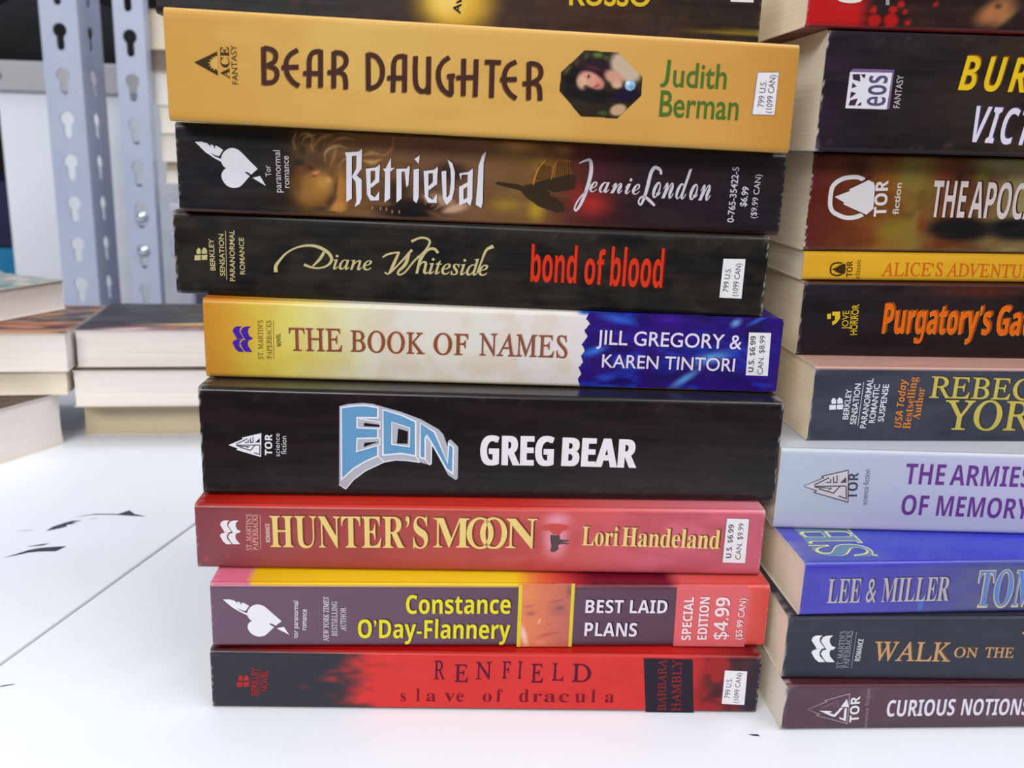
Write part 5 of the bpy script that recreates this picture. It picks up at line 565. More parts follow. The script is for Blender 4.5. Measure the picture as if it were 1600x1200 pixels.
  ('title','P',(226,224,234),2.55,[(72.06,5.46),(73.31,7.27),(73.26,4.67),(71.32,4.56)]),
  ('title','P',(52,40,40),1.6,[(69.62,13.7),(72.55,14.15),(73.64,15.05),(73.66,13.35),(71.0,13.1)]),
  ('title','P',(226,224,234),2.65,[(69.37,13.51),(72.31,13.95),(73.4,14.85),(73.42,13.15),(70.75,12.91)]),
  ('title','P',(52,40,40),1.7,[(72.29,13.52),(73.58,13.67),(73.52,10.05),(72.33,9.74)]),
  ('title','P',(226,224,234),2.75,[(72.04,13.33),(73.33,13.47),(73.27,9.85),(72.09,9.54)]),
  ('title','P',(52,40,40),1.0,[(73.52,10.18),(71.11,8.29),(71.04,9.37),(72.32,10.77)]),
  ('title','P',(226,224,234),2.05,[(73.27,9.99),(70.86,8.09),(70.8,9.18),(72.08,10.57)]),
  ('author_name','Q',(212,206,218),2.1,[(114.24,17.0),(114.46,17.09),(114.77,17.23),(115.13,17.38),(115.49,17.52),(115.83,17.62),(116.18,17.71),(116.53,17.82),(116.83,17.87),(116.97,17.86),(116.97,17.83),(117.03,17.67),(117.11,17.29),(117.17,16.79),(117.21,16.25),(117.23,15.71),(117.22,15.22),(117.19,14.71),(117.13,14.19),(117.04,13.6),(116.93,12.95),(116.78,12.21),(116.6,11.37),(116.39,10.5),(116.17,9.65),(115.94,8.86),(115.72,8.12),(115.47,7.4),(115.22,6.71),(114.98,6.08),(114.74,5.54),(114.52,5.07),(114.29,4.64),(114.08,4.29),(113.9,4.04),(113.78,3.9),(113.81,3.89),(113.85,3.87),(113.8,3.93),(113.76,4.08),(113.74,4.25),(113.77,4.48),(113.84,4.77),(113.95,5.1),(114.09,5.46),(114.26,5.83),(114.47,6.22),(114.72,6.65),(114.99,7.09),(115.28,7.52),(115.57,7.92),(115.9,8.32),(116.27,8.72),(116.64,9.11),(116.96,9.43),(117.18,9.67)],[(114.08,17.28),(114.29,17.41),(114.57,17.58),(114.91,17.79),(115.27,17.99),(115.61,18.15),(115.93,18.3),(116.27,18.48),(116.67,18.63),(117.14,18.67),(117.63,18.44),(117.93,17.99),(118.1,17.47),(118.21,16.89),(118.28,16.29),(118.32,15.72),(118.33,15.16),(118.3,14.6),(118.23,14.03),(118.14,13.41),(118.01,12.74),(117.85,11.97),(117.64,11.11),(117.41,10.23),(117.17,9.36),(116.92,8.55),(116.65,7.79),(116.37,7.06),(116.08,6.36),(115.79,5.73),(115.51,5.17),(115.22,4.67),(114.92,4.24),(114.63,3.88),(114.36,3.6),(114.1,3.41),(113.77,3.34),(113.47,3.49),(113.32,3.73),(113.25,4.0),(113.23,4.28),(113.27,4.57),(113.35,4.91),(113.47,5.28),(113.62,5.66),(113.81,6.06),(114.03,6.46),(114.3,6.9),(114.6,7.34),(114.92,7.78),(115.24,8.18),(115.6,8.58),(116.01,8.97),(116.41,9.33),(116.76,9.63),(117.0,9.84)]),
  ('author_name','Q',(212,206,218),2.15,[(138.66,14.77),(138.65,14.94),(138.65,15.19),(138.63,15.51),(138.54,15.87),(138.35,16.21),(138.07,16.5),(137.73,16.79),(137.32,17.04),(136.85,17.21),(136.32,17.21),(135.89,16.99),(135.56,16.67),(135.29,16.27),(135.05,15.79),(134.84,15.21),(134.65,14.5),(134.49,13.64),(134.34,12.73),(134.2,11.84),(134.06,11.03),(133.91,10.29),(133.76,9.57),(133.61,8.89),(133.47,8.26),(133.32,7.72),(133.18,7.24),(133.05,6.82),(132.92,6.47),(132.8,6.24),(132.77,6.15),(132.84,6.15),(132.78,6.19),(132.65,6.35),(132.55,6.55),(132.51,6.72),(132.52,6.9),(132.58,7.15),(132.67,7.41),(132.8,7.63),(132.94,7.78),(133.1,7.87),(133.3,7.93),(133.52,7.94),(133.73,7.92),(133.92,7.86),(134.13,7.75),(134.37,7.56),(134.65,7.32),(134.95,7.05),(135.26,6.8),(135.6,6.54),(135.97,6.25),(136.34,5.96),(136.66,5.71),(136.89,5.53)],[(137.99,14.72),(137.95,14.9),(137.92,15.14),(137.87,15.39),(137.79,15.59),(137.69,15.72),(137.5,15.87),(137.22,16.06),(136.93,16.21),(136.71,16.27),(136.63,16.26),(136.54,16.2),(136.38,16.04),(136.19,15.77),(136.0,15.39),(135.81,14.9),(135.65,14.26),(135.5,13.45),(135.36,12.55),(135.22,11.64),(135.06,10.81),(134.89,10.06),(134.71,9.33),(134.52,8.64),(134.33,8.0),(134.14,7.45),(133.94,6.96),(133.74,6.52),(133.54,6.15),(133.32,5.85),(133.05,5.63),(132.66,5.63),(132.38,5.84),(132.19,6.11),(132.06,6.4),(132.0,6.7),(132.02,6.99),(132.1,7.31),(132.23,7.62),(132.39,7.91),(132.59,8.15),(132.83,8.34),(133.1,8.48),(133.42,8.58),(133.76,8.61),(134.13,8.57),(134.51,8.43),(134.87,8.23),(135.21,7.99),(135.54,7.74),(135.86,7.48),(136.19,7.19),(136.54,6.85),(136.87,6.51),(137.15,6.22),(137.34,6.01)]),
  ('author_name', 'T', 'eanie', 'c', (212, 206, 218), 117.46, 9.15, -0.0243, 14.91, 4.59, 0, 2, 1.0, 0),
  ('author_name', 'T', 'ondon', 'c', (212, 206, 218), 136.05, 8.07, -0.0218, 17.43, 8.83, 0, 2, 1.0, 0),
  ('price_code', 'T', '0-765-35422-5', 's', (206, 204, 214), 161.13, 1.57, 1.5586, 16.02, 2.02, 0.015, 2, 1.0, 0),
  ('price_code', 'T', '$6.99', 's', (206, 204, 214), 164.43, 6.29, 1.5075, 5.75, 2.02, 0.02, 2, 1.0, 0),
  ('price_code', 'T', '($9.99 CAN)', 's', (206, 204, 214), 167.78, 2.99, 1.5456, 12.69, 1.77, 0, 2, 1.0, 0),
 ],
 'bear': [
  ('publisher_mark','P',(66,52,24),2.05,[(7.4,15.21),(13.56,18.16),(13.5,12.09)]),
  ('publisher_mark','P',(212,168,92),3.1,[(13.72,16.96),(12.88,17.03),(12.97,16.53),(12.14,16.7),(12.42,16.1),(11.48,16.07),(11.98,15.58),(11.02,15.24),(11.85,14.97),(11.19,14.44),(12.03,14.47),(11.68,13.75),(12.43,14.08),(12.4,13.37),(13.05,13.8),(13.55,13.21)]),
  ('publisher_mark', 'T', 'ACE', 'f', (66, 52, 24), 16.53, 11.39, 1.5549, 8.04, 2.32, 0.01, 2, 1.0, 0),
  ('publisher_mark', 'T', 'FANTASY', 's', (66, 52, 24), 18.8, 10.05, 1.5841, 9.91, 1.59, 0, 2, 1.0, 0),
  ('title','Q',(130,92,58),1.15,[(24.99,19.54),(24.97,18.1),(24.93,15.97),(24.88,13.6),(24.84,11.44),(24.82,9.98)],[(26.15,19.6),(26.13,18.16),(26.09,16.03),(26.05,13.66),(26.01,11.5),(25.99,10.04)]),
  ('title','Q',(74,48,42),2.2,[(25.2,19.83),(25.17,18.39),(25.13,16.25),(25.09,13.88),(25.05,11.73),(25.02,10.27)],[(26.45,19.89),(26.43,18.45),(26.39,16.32),(26.35,13.95),(26.32,11.8),(26.29,10.33)]),
  ('title','Q',(130,92,58),1.25,[(25.47,18.7),(25.77,18.67),(26.2,18.64),(26.66,18.6),(27.08,18.53),(27.38,18.44),(27.6,18.33),(27.81,18.18),(27.97,18.02),(28.08,17.86),(28.14,17.69),(28.16,17.46),(28.14,17.15),(28.07,16.82),(27.95,16.52),(27.83,16.3),(27.61,16.11),(27.23,15.88),(26.78,15.66),(26.36,15.46),(26.05,15.32)],[(25.66,19.8),(25.95,19.78),(26.38,19.75),(26.89,19.7),(27.42,19.62),(27.89,19.47),(28.27,19.28),(28.61,19.04),(28.9,18.75),(29.14,18.4),(29.28,17.99),(29.33,17.55),(29.29,17.07),(29.19,16.58),(29.0,16.1),(28.71,15.63),(28.27,15.23),(27.76,14.92),(27.24,14.66),(26.81,14.46),(26.53,14.32)]),
  ('title','Q',(74,48,42),2.3,[(25.71,18.94),(26.02,18.91),(26.44,18.88),(26.9,18.84),(27.32,18.77),(27.61,18.69),(27.82,18.57),(28.03,18.43),(28.18,18.28),(28.29,18.12),(28.34,17.97),(28.37,17.75),(28.34,17.44),(28.27,17.12),(28.16,16.82),(28.04,16.62),(27.83,16.43),(27.46,16.21),(27.01,15.99),(26.59,15.8),(26.29,15.65)],[(25.92,20.14),(26.2,20.11),(26.64,20.08),(27.15,20.03),(27.68,19.95),(28.16,19.8),(28.55,19.6),(28.89,19.36),(29.19,19.07),(29.43,18.71),(29.58,18.29),(29.63,17.84),(29.59,17.36),(29.49,16.86),(29.3,16.37),(29.0,15.89),(28.55,15.49),(28.03,15.17),(27.51,14.91),(27.08,14.71),(26.8,14.57)]),
  ('title','Q',(130,92,58),1.35,[(26.1,14.28),(26.43,14.19),(26.9,14.09),(27.4,13.96),(27.82,13.81),(28.06,13.67),(28.17,13.53),(28.27,13.32),(28.33,13.07),(28.34,12.8),(28.32,12.54),(28.25,12.27),(28.13,11.96),(27.97,11.67),(27.78,11.44),(27.6,11.29),(27.3,11.17),(26.82,11.08),(26.27,11.02),(25.76,10.98),(25.39,10.95)],[(26.48,15.36),(26.79,15.28),(27.26,15.17),(27.82,15.03),(28.38,14.83),(28.85,14.54),(29.18,14.16),(29.38,13.74),(29.49,13.3),(29.51,12.86),(29.47,12.43),(29.36,12.0),(29.19,11.55),(28.94,11.1),(28.6,10.68),(28.14,10.32),(27.56,10.09),(26.92,9.97),(26.3,9.9),(25.78,9.86),(25.44,9.82)]),
  ('title','Q',(74,48,42),2.4,[(26.34,14.52),(26.67,14.44),(27.14,14.33),(27.63,14.2),(28.05,14.06),(28.28,13.92),(28.38,13.79),(28.47,13.59),(28.53,13.35),(28.54,13.09),(28.52,12.84),(28.45,12.57),(28.34,12.27),(28.18,11.99),(28.0,11.76),(27.83,11.62),(27.54,11.51),(27.07,11.42),(26.52,11.36),(26.01,11.32),(25.64,11.29)],[(26.74,15.7),(27.06,15.62),(27.53,15.51),(28.09,15.36),(28.65,15.16),(29.14,14.87),(29.47,14.48),(29.68,14.05),(29.79,13.6),(29.81,13.15),(29.77,12.71),(29.66,12.28),(29.48,11.83),(29.23,11.37),(28.88,10.94),(28.41,10.57),(27.82,10.34),(27.18,10.21),(26.56,10.14),(26.04,10.1),(25.69,10.07)]),
  ('title','Q',(130,92,58),1.45,[(34.28,19.6),(33.98,19.42),(33.54,19.18),(33.02,18.87),(32.49,18.51),(32.04,18.13),(31.7,17.74),(31.41,17.34),(31.16,16.9),(30.97,16.43),(30.85,15.91),(30.78,15.34),(30.76,14.72),(30.79,14.08),(30.88,13.45),(31.03,12.85),(31.26,12.31),(31.55,11.81),(31.88,11.35),(32.23,10.94),(32.58,10.57),(32.98,10.24),(33.41,9.97),(33.82,9.75),(34.16,9.59),(34.38,9.47)],[(34.85,18.66),(34.53,18.48),(34.09,18.23),(33.61,17.95),(33.17,17.65),(32.85,17.37),(32.6,17.1),(32.39,16.8),(32.22,16.5),(32.09,16.17),(32.0,15.79),(31.94,15.34),(31.93,14.81),(31.96,14.25),(32.03,13.72),(32.15,13.26),(32.32,12.85),(32.55,12.45),(32.83,12.07),(33.13,11.71),(33.42,11.41),(33.72,11.17),(34.06,10.95),(34.42,10.76),(34.75,10.6),(34.99,10.47)]),
  ('title','Q',(74,48,42),2.5,[(34.51,19.93),(34.21,19.75),(33.76,19.5),(33.24,19.19),(32.71,18.84),(32.26,18.45),(31.91,18.06),(31.62,17.65),(31.37,17.21),(31.18,16.73),(31.05,16.21),(30.98,15.63),(30.96,15.01),(31.0,14.36),(31.09,13.72),(31.23,13.13),(31.46,12.58),(31.76,12.07),(32.09,11.61),(32.44,11.2),(32.8,10.83),(33.2,10.5),(33.64,10.22),(34.05,10.0),(34.38,9.84),(34.61,9.72)],[(35.12,18.91),(34.81,18.73),(34.37,18.48),(33.89,18.2),(33.45,17.9),(33.13,17.63),(32.89,17.36),(32.68,17.07),(32.52,16.77),(32.39,16.44),(32.3,16.08),(32.24,15.63),(32.23,15.1),(32.26,14.55),(32.33,14.02),(32.45,13.56),(32.61,13.16),(32.85,12.77),(33.12,12.39),(33.42,12.04),(33.71,11.74),(34.0,11.5),(34.34,11.28),(34.7,11.09),(35.03,10.93),(35.27,10.81)]),
  ('title','Q',(130,92,58),1.55,[(30.17,13.94),(30.85,13.99),(31.86,14.05),(32.97,14.13),(33.98,14.2),(34.66,14.25)],[(30.17,15.06),(30.85,15.11),(31.85,15.17),(32.96,15.25),(33.97,15.32),(34.65,15.37)]),
  ('title','Q',(74,48,42),2.6,[(30.42,14.18),(31.11,14.23),(32.11,14.3),(33.22,14.37),(34.23,14.44),(34.91,14.49)],[(30.42,15.39),(31.1,15.44),(32.1,15.51),(33.21,15.59),(34.22,15.66),(34.9,15.7)]),
  ('title','Q',(130,92,58),1.65,[(40.01,19.34),(39.98,17.9),(39.94,15.77),(39.9,13.4),(39.86,11.25),(39.83,9.78)],[(41.17,19.38),(41.15,17.94),(41.11,15.81),(41.07,13.44),(41.03,11.29),(41.01,9.82)]),
  ('title','Q',(74,48,42),2.7,[(40.21,19.62),(40.18,18.18),(40.14,16.05),(40.1,13.68),(40.06,11.54),(40.03,10.07)],[(41.47,19.67),(41.45,18.23),(41.41,16.1),(41.37,13.73),(41.33,11.58),(41.31,10.12)]),
  ('title','Q',(130,92,58),1.75,[(40.56,19.54),(40.29,19.52),(39.88,19.49),(39.38,19.43),(38.84,19.32),(38.35,19.11),(37.97,18.82),(37.66,18.5),(37.41,18.11),(37.21,17.64),(37.05,17.09),(36.96,16.42),(36.91,15.65),(36.9,14.84),(36.89,14.02),(36.86,13.26),(36.83,12.48),(36.79,11.65),(36.75,10.85),(36.71,10.17),(36.69,9.68)],[(40.61,18.43),(40.32,18.4),(39.92,18.38),(39.5,18.33),(39.14,18.26),(38.91,18.16),(38.74,18.03),(38.58,17.86),(38.44,17.65),(38.31,17.35),(38.2,16.94),(38.12,16.38),(38.08,15.68),(38.07,14.89),(38.06,14.07),(38.04,13.28),(38.0,12.49),(37.96,11.66),(37.92,10.86),(37.89,10.18),(37.87,9.69)]),
  ('title','Q',(74,48,42),2.0,[(40.8,19.88),(40.53,19.85),(40.12,19.82),(39.62,19.77),(39.08,19.65),(38.58,19.44),(38.19,19.15),(37.87,18.81),(37.61,18.41),(37.41,17.94),(37.25,17.39),(37.16,16.71),(37.11,15.94),(37.1,15.12),(37.09,14.31),(37.07,13.55),(37.03,12.77),(36.99,11.94),(36.95,11.14),(36.92,10.46),(36.89,9.97)],[(40.86,18.68),(40.57,18.65),(40.17,18.62),(39.75,18.58),(39.4,18.51),(39.18,18.41),(39.02,18.28),(38.87,18.12),(38.73,17.92),(38.61,17.63),(38.5,17.23),(38.42,16.67),(38.38,15.97),(38.37,15.18),(38.36,14.36),(38.34,13.58),(38.3,12.79),(38.26,11.95),(38.22,11.16),(38.19,10.47),(38.17,9.99)]),
  ('title','Q',(130,92,58),1.05,[(35.87,12.65),(36.57,12.68),(37.6,12.71),(38.74,12.76),(39.77,12.79),(40.47,12.82)],[(35.9,13.78),(36.6,13.8),(37.63,13.84),(38.77,13.88),(39.79,13.92),(40.49,13.95)]),
  ('title','Q',(74,48,42),2.1,[(36.12,12.89),(36.82,12.92),(37.85,12.96),(38.99,13.0),(40.02,13.04),(40.72,13.06)],[(36.15,14.11),(36.85,14.14),(37.88,14.18),(39.02,14.22),(40.05,14.26),(40.74,14.29)]),
  ('title','Q',(130,92,58),1.15,[(43.55,19.11),(43.52,17.69),(43.46,15.6),(43.41,13.27),(43.35,11.16),(43.32,9.72)],[(44.72,19.14),(44.69,17.73),(44.64,15.63),(44.58,13.31),(44.53,11.19),(44.5,9.76)]),
  ('title','Q',(74,48,42),2.2,[(43.75,19.39),(43.72,17.98),(43.66,15.89),(43.61,13.56),(43.55,11.45),(43.52,10.02)],[(45.02,19.43),(44.98,18.02),(44.94,15.92),(44.88,13.6),(44.83,11.49),(44.8,10.05)]),
  ('title','Q',(130,92,58),1.25,[(44.08,18.29),(44.41,18.28),(44.87,18.27),(45.36,18.26),(45.79,18.21),(46.07,18.14),(46.24,18.03),(46.41,17.87),(46.54,17.68),(46.65,17.47),(46.71,17.25),(46.74,17.0),(46.74,16.72),(46.69,16.43),(46.59,16.16),(46.45,15.91),(46.18,15.62),(45.75,15.27),(45.25,14.91),(44.79,14.6),(44.46,14.37)],[(44.18,19.4),(44.49,19.39),(44.96,19.39),(45.5,19.37),(46.07,19.31),(46.58,19.16),(46.99,18.92),(47.32,18.62),(47.57,18.27),(47.75,17.9),(47.86,17.52),(47.91,17.11),(47.91,16.68),(47.83,16.22),(47.67,15.75),(47.39,15.28),(46.97,14.83),(46.45,14.4),(45.91,14.01),(45.44,13.7),(45.13,13.47)]),
  ('title','Q',(74,48,42),2.3,[(44.33,18.53),(44.65,18.52),(45.11,18.52),(45.6,18.5),(46.03,18.45),(46.29,18.38),(46.45,18.28),(46.61,18.13),(46.75,17.94),(46.85,17.74),(46.91,17.53),(46.94,17.28),(46.94,17.01),(46.89,16.73),(46.8,16.46),(46.66,16.22),(46.4,15.94),(45.97,15.59),(45.47,15.24),(45.01,14.92),(44.69,14.69)],[(44.43,19.74),(44.74,19.73),(45.21,19.72),(45.76,19.7),(46.33,19.64),(46.85,19.49),(47.27,19.24),(47.6,18.94),(47.86,18.59),(48.04,18.21),(48.16,17.82),(48.21,17.4),(48.2,16.96),(48.12,16.5),(47.96,16.02),(47.68,15.54),(47.25,15.08),(46.73,14.66),(46.19,14.27),(45.72,13.95),(45.41,13.73)]),
  ('title','Q',(130,92,58),1.35,[(45.2,13.56),(45.39,13.45),(45.64,13.3),(45.9,13.14),(46.12,12.97),(46.25,12.83),(46.33,12.65),(46.4,12.4),(46.46,12.11),(46.5,11.78),(46.53,11.44),(46.55,11.08),(46.55,10.67),(46.54,10.25),(46.52,9.88),(46.51,9.61)],[(45.87,14.52),(46.04,14.42),(46.3,14.27),(46.63,14.06),(46.96,13.8),(47.25,13.47),(47.44,13.09),(47.55,12.71),(47.62,12.33),(47.67,11.96),(47.71,11.58),(47.73,11.16),(47.73,10.7),(47.72,10.26),(47.7,9.89),(47.69,9.63)]),
  ('title','Q',(74,48,42),2.4,[(45.42,13.81),(45.61,13.7),(45.86,13.55),(46.12,13.39),(46.33,13.23),(46.45,13.09),(46.53,12.92),(46.6,12.68),(46.66,12.39),(46.7,12.06),(46.73,11.73),(46.75,11.37),(46.75,10.96),(46.74,10.54),(46.72,10.17),(46.71,9.9)],[(46.15,14.85),(46.31,14.75),(46.58,14.6),(46.9,14.39),(47.25,14.13),(47.54,13.79),(47.73,13.4),(47.85,13.02),(47.92,12.63),(47.97,12.26),(48.01,11.88),(48.03,11.46),(48.03,11.0),(48.02,10.55),(48.0,10.18),(47.99,9.92)]),
  ('title','Q',(130,92,58),1.45,[(42.35,13.13),(42.95,13.16),(43.83,13.22),(44.8,13.27),(45.68,13.33),(46.28,13.36)],[(42.34,14.25),(42.94,14.29),(43.81,14.34),(44.79,14.4),(45.66,14.45),(46.26,14.49)]),
  ('title','Q',(74,48,42),2.5,[(42.6,13.37),(43.2,13.41),(44.08,13.46),(45.05,13.52),(45.93,13.57),(46.52,13.61)],[(42.59,14.59),(43.19,14.62),(44.06,14.68),(45.03,14.74),(45.91,14.79),(46.51,14.83)]),
  ('title','Q',(130,92,58),1.55,[(52.58,19.07),(52.58,17.62),(52.59,15.49),(52.6,13.11),(52.61,10.95),(52.62,9.48)],[(53.75,19.12),(53.76,17.68),(53.77,15.54),(53.78,13.16),(53.8,11.01),(53.8,9.54)]),
  ('title','Q',(74,48,42),2.6,[(52.77,19.35),(52.78,17.91),(52.79,15.77),(52.8,13.4),(52.81,11.24),(52.82,9.77)],[(54.04,19.41),(54.05,17.97),(54.07,15.83),(54.08,13.46),(54.09,11.3),(54.1,9.83)]),
  ('title','Q',(130,92,58),1.65,[(53.04,18.17),(53.36,18.12),(53.8,18.06),(54.27,17.99),(54.68,17.87),(54.99,17.7),(55.28,17.43),(55.58,17.06),(55.86,16.62),(56.09,16.16),(56.26,15.7),(56.36,15.23),(56.4,14.71),(56.39,14.16),(56.34,13.64),(56.25,13.16),(56.11,12.72),(55.94,12.31),(55.72,11.92),(55.47,11.58),(55.21,11.3),(54.86,11.06),(54.38,10.83),(53.85,10.63),(53.37,10.46),(53.02,10.32)],[(53.28,19.27),(53.58,19.23),(54.03,19.17),(54.59,19.08),(55.18,18.9),(55.73,18.6),(56.17,18.2),(56.56,17.72),(56.9,17.19),(57.18,16.62),(57.4,16.04),(57.52,15.43),(57.58,14.79),(57.57,14.15),(57.51,13.52),(57.4,12.94),(57.23,12.39),(57.0,11.86),(56.72,11.35),(56.38,10.89),(55.97,10.46),(55.43,10.09),(54.83,9.8),(54.24,9.57),(53.74,9.39),(53.41,9.27)]),
  ('title','Q',(74,48,42),2.7,[(53.27,18.41),(53.6,18.36),(54.04,18.31),(54.5,18.23),(54.91,18.11),(55.21,17.95),(55.48,17.69),(55.79,17.32),(56.06,16.89),(56.29,16.43),(56.46,15.98),(56.55,15.51),(56.6,14.99),(56.59,14.46),(56.54,13.93),(56.45,13.46),(56.32,13.03),(56.14,12.62),(55.93,12.24),(55.68,11.9),(55.42,11.62),(55.08,11.39),(54.61,11.17),(54.09,10.96),(53.6,10.79),(53.25,10.66)],[(53.54,19.61),(53.83,19.56),(54.29,19.5),(54.85,19.41),(55.45,19.23),(56.0,18.93),(56.45,18.52),(56.84,18.04),(57.19,17.5),(57.48,16.93),(57.69,16.34),(57.82,15.73),(57.87,15.09),(57.87,14.44),(57.81,13.81),(57.69,13.22),(57.52,12.67),(57.3,12.13),(57.01,11.62),(56.67,11.15),(56.25,10.71),(55.71,10.34),(55.1,10.05),(54.5,9.82),(54.01,9.64),(53.68,9.52)]),
  ('title','Q',(130,92,58),1.75,[(62.37,18.98),(62.36,17.53),(62.35,15.39),(62.33,13.01),(62.32,10.84),(62.31,9.37)],[(63.54,19.02),(63.54,17.57),(63.53,15.42),(63.52,13.04),(63.51,10.88),(63.5,9.4)]),
  ('title','Q',(74,48,42),2.0,[(62.56,19.27),(62.55,17.82),(62.54,15.68),(62.53,13.3),(62.52,11.14),(62.51,9.66)],[(63.84,19.31),(63.83,17.86),(63.82,15.72),(63.81,13.33),(63.8,11.17),(63.79,9.7)]),
  ('title','Q',(130,92,58),1.05,[(62.82,19.18),(62.55,19.15),(62.13,19.12),(61.62,19.07),(61.09,18.96),(60.6,18.74),(60.24,18.46),(59.95,18.13),(59.72,17.75),(59.56,17.3),(59.44,16.76),(59.36,16.09),(59.34,15.33),(59.34,14.51),(59.34,13.69),(59.34,12.92),(59.31,12.13),(59.27,11.28),(59.24,10.47),(59.21,9.77),(59.19,9.28)],[(62.9,18.07),(62.61,18.04),(62.2,18.01),(61.77,17.96),(61.41,17.89),(61.19,17.79),(61.05,17.67),(60.91,17.53),(60.8,17.33),(60.69,17.04),(60.6,16.63),(60.54,16.06),(60.52,15.35),(60.52,14.56),(60.53,13.73),(60.52,12.94),(60.49,12.13),(60.46,11.28),(60.43,10.47),(60.4,9.77),(60.38,9.27)]),
  ('title','Q',(74,48,42),2.1,[(63.06,19.52),(62.79,19.49),(62.37,19.46),(61.86,19.4),(61.32,19.29),(60.82,19.07),(60.45,18.78),(60.15,18.45),(59.92,18.05),(59.76,17.6),(59.63,17.05),(59.56,16.39),(59.53,15.62),(59.53,14.8),(59.54,13.98),(59.53,13.21),(59.5,12.42),(59.47,11.58),(59.44,10.76),(59.41,10.07),(59.39,9.57)],[(63.15,18.31),(62.85,18.28),(62.45,18.25),(62.02,18.21),(61.67,18.14),(61.46,18.04),(61.32,17.93),(61.2,17.79),(61.09,17.6),(60.99,17.32),(60.89,16.91),(60.83,16.35),(60.81,15.65),(60.81,14.85),(60.82,14.02),(60.81,13.23),(60.79,12.43),(60.75,11.58),(60.72,10.76),(60.69,10.06),(60.67,9.57)]),
  ('title','Q',(130,92,58),1.15,[(58.3,12.3),(59.0,12.33),(60.02,12.36),(61.16,12.41),(62.19,12.44),(62.89,12.47)],[(58.3,13.43),(59.0,13.46),(60.02,13.5),(61.16,13.54),(62.19,13.58),(62.88,13.6)]),
  ('title','Q',(74,48,42),2.2,[(58.55,12.55),(59.24,12.57),(60.27,12.61),(61.41,12.65),(62.44,12.69),(63.14,12.71)],[(58.55,13.77),(59.24,13.8),(60.27,13.84),(61.4,13.88),(62.43,13.92),(63.13,13.94)]),
  ('title','Q',(130,92,58),1.25,[(65.22,18.73),(65.2,18.03),(65.18,17.02),(65.15,15.87),(65.14,14.74),(65.15,13.82),(65.18,13.12),(65.21,12.53),(65.27,12.0),(65.36,11.52),(65.5,11.05),(65.7,10.61),(65.96,10.21),(66.25,9.86),(66.58,9.57),(66.96,9.35),(67.4,9.23),(67.85,9.22),(68.28,9.29),(68.68,9.42),(69.07,9.64),(69.39,9.98),(69.59,10.37),(69.73,10.73),(69.82,11.02),(69.89,11.2)],[(66.4,18.74),(66.38,18.04),(66.36,17.03),(66.34,15.89),(66.33,14.78),(66.34,13.88),(66.36,13.21),(66.4,12.65),(66.45,12.19),(66.52,11.81),(66.62,11.47),(66.76,11.15),(66.94,10.88),(67.13,10.66),(67.32,10.49),(67.47,10.4),(67.61,10.36),(67.8,10.36),(68.02,10.39),(68.22,10.46),(68.33,10.51),(68.4,10.59),(68.5,10.79),(68.6,11.07),(68.69,11.35),(68.77,11.56)]),
  ('title','Q',(74,48,42),2.3,[(65.41,19.02),(65.4,18.32),(65.37,17.31),(65.35,16.16),(65.34,15.03),(65.35,14.11),(65.37,13.41),(65.41,12.82),(65.47,12.29),(65.56,11.8),(65.7,11.33),(65.9,10.88),(66.16,10.47),(66.46,10.12),(66.8,9.83),(67.18,9.6),(67.63,9.48),(68.1,9.47),(68.54,9.53),(68.95,9.67),(69.35,9.9),(69.67,10.25),(69.88,10.64),(70.02,11.01),(70.11,11.3),(70.18,11.48)],[(66.69,19.03),(66.67,18.33),(66.65,17.32),(66.63,16.18),(66.62,15.07),(66.63,14.17),(66.66,13.5),(66.69,12.95),(66.74,12.49),(66.81,12.12),(66.91,11.78),(67.05,11.47),(67.22,11.2),(67.41,10.98),(67.59,10.82),(67.73,10.74),(67.86,10.7),(68.05,10.7),(68.26,10.73),(68.45,10.8),(68.54,10.84),(68.6,10.91),(68.7,11.1),(68.8,11.38),(68.89,11.66),(68.97,11.86)]),
  ('title','Q',(130,92,58),1.35,[(68.76,18.76),(68.76,17.31),(68.76,15.16),(68.76,12.77),(68.76,10.61),(68.76,9.13)],[(69.94,18.79),(69.94,17.34),(69.94,15.19),(69.95,12.8),(69.95,10.64),(69.95,9.16)]),
  ('title','Q',(74,48,42),2.4,[(68.95,19.05),(68.95,17.6),(68.95,15.45),(68.95,13.06),(68.95,10.9),(68.96,9.42)],[(70.23,19.08),(70.23,17.63),(70.23,15.49),(70.24,13.1),(70.24,10.93),(70.25,9.46)]),
  ('title','Q',(130,92,58),1.45,[(74.53,19.25),(74.28,19.08),(73.9,18.84),(73.46,18.53),(73.0,18.17),(72.6,17.77),(72.29,17.34),(72.01,16.89),(71.76,16.4),(71.56,15.89),(71.42,15.35),(71.35,14.79),(71.34,14.21),(71.37,13.62),(71.45,13.06),(71.56,12.52),(71.71,12.02),(71.9,11.52),(72.13,11.05),(72.39,10.61),(72.7,10.2),(73.07,9.82),(73.49,9.48),(73.92,9.19),(74.31,8.96),(74.68,8.77),(75.06,8.66),(75.44,8.67),(75.72,8.76),(75.86,8.82),(75.91,8.84)],[(75.2,18.34),(74.94,18.16),(74.57,17.92),(74.17,17.65),(73.8,17.36),(73.51,17.07),(73.28,16.74),(73.05,16.37),(72.85,15.98),(72.69,15.58),(72.59,15.17),(72.53,14.74),(72.52,14.26),(72.56,13.76),(72.62,13.27),(72.72,12.81),(72.84,12.39),(73.0,11.98),(73.19,11.6),(73.4,11.24),(73.63,10.94),(73.9,10.66),(74.23,10.39),(74.59,10.15),(74.93,9.95),(75.17,9.83),(75.26,9.8),(75.26,9.8),(75.29,9.82),(75.4,9.87),(75.53,9.91)]),
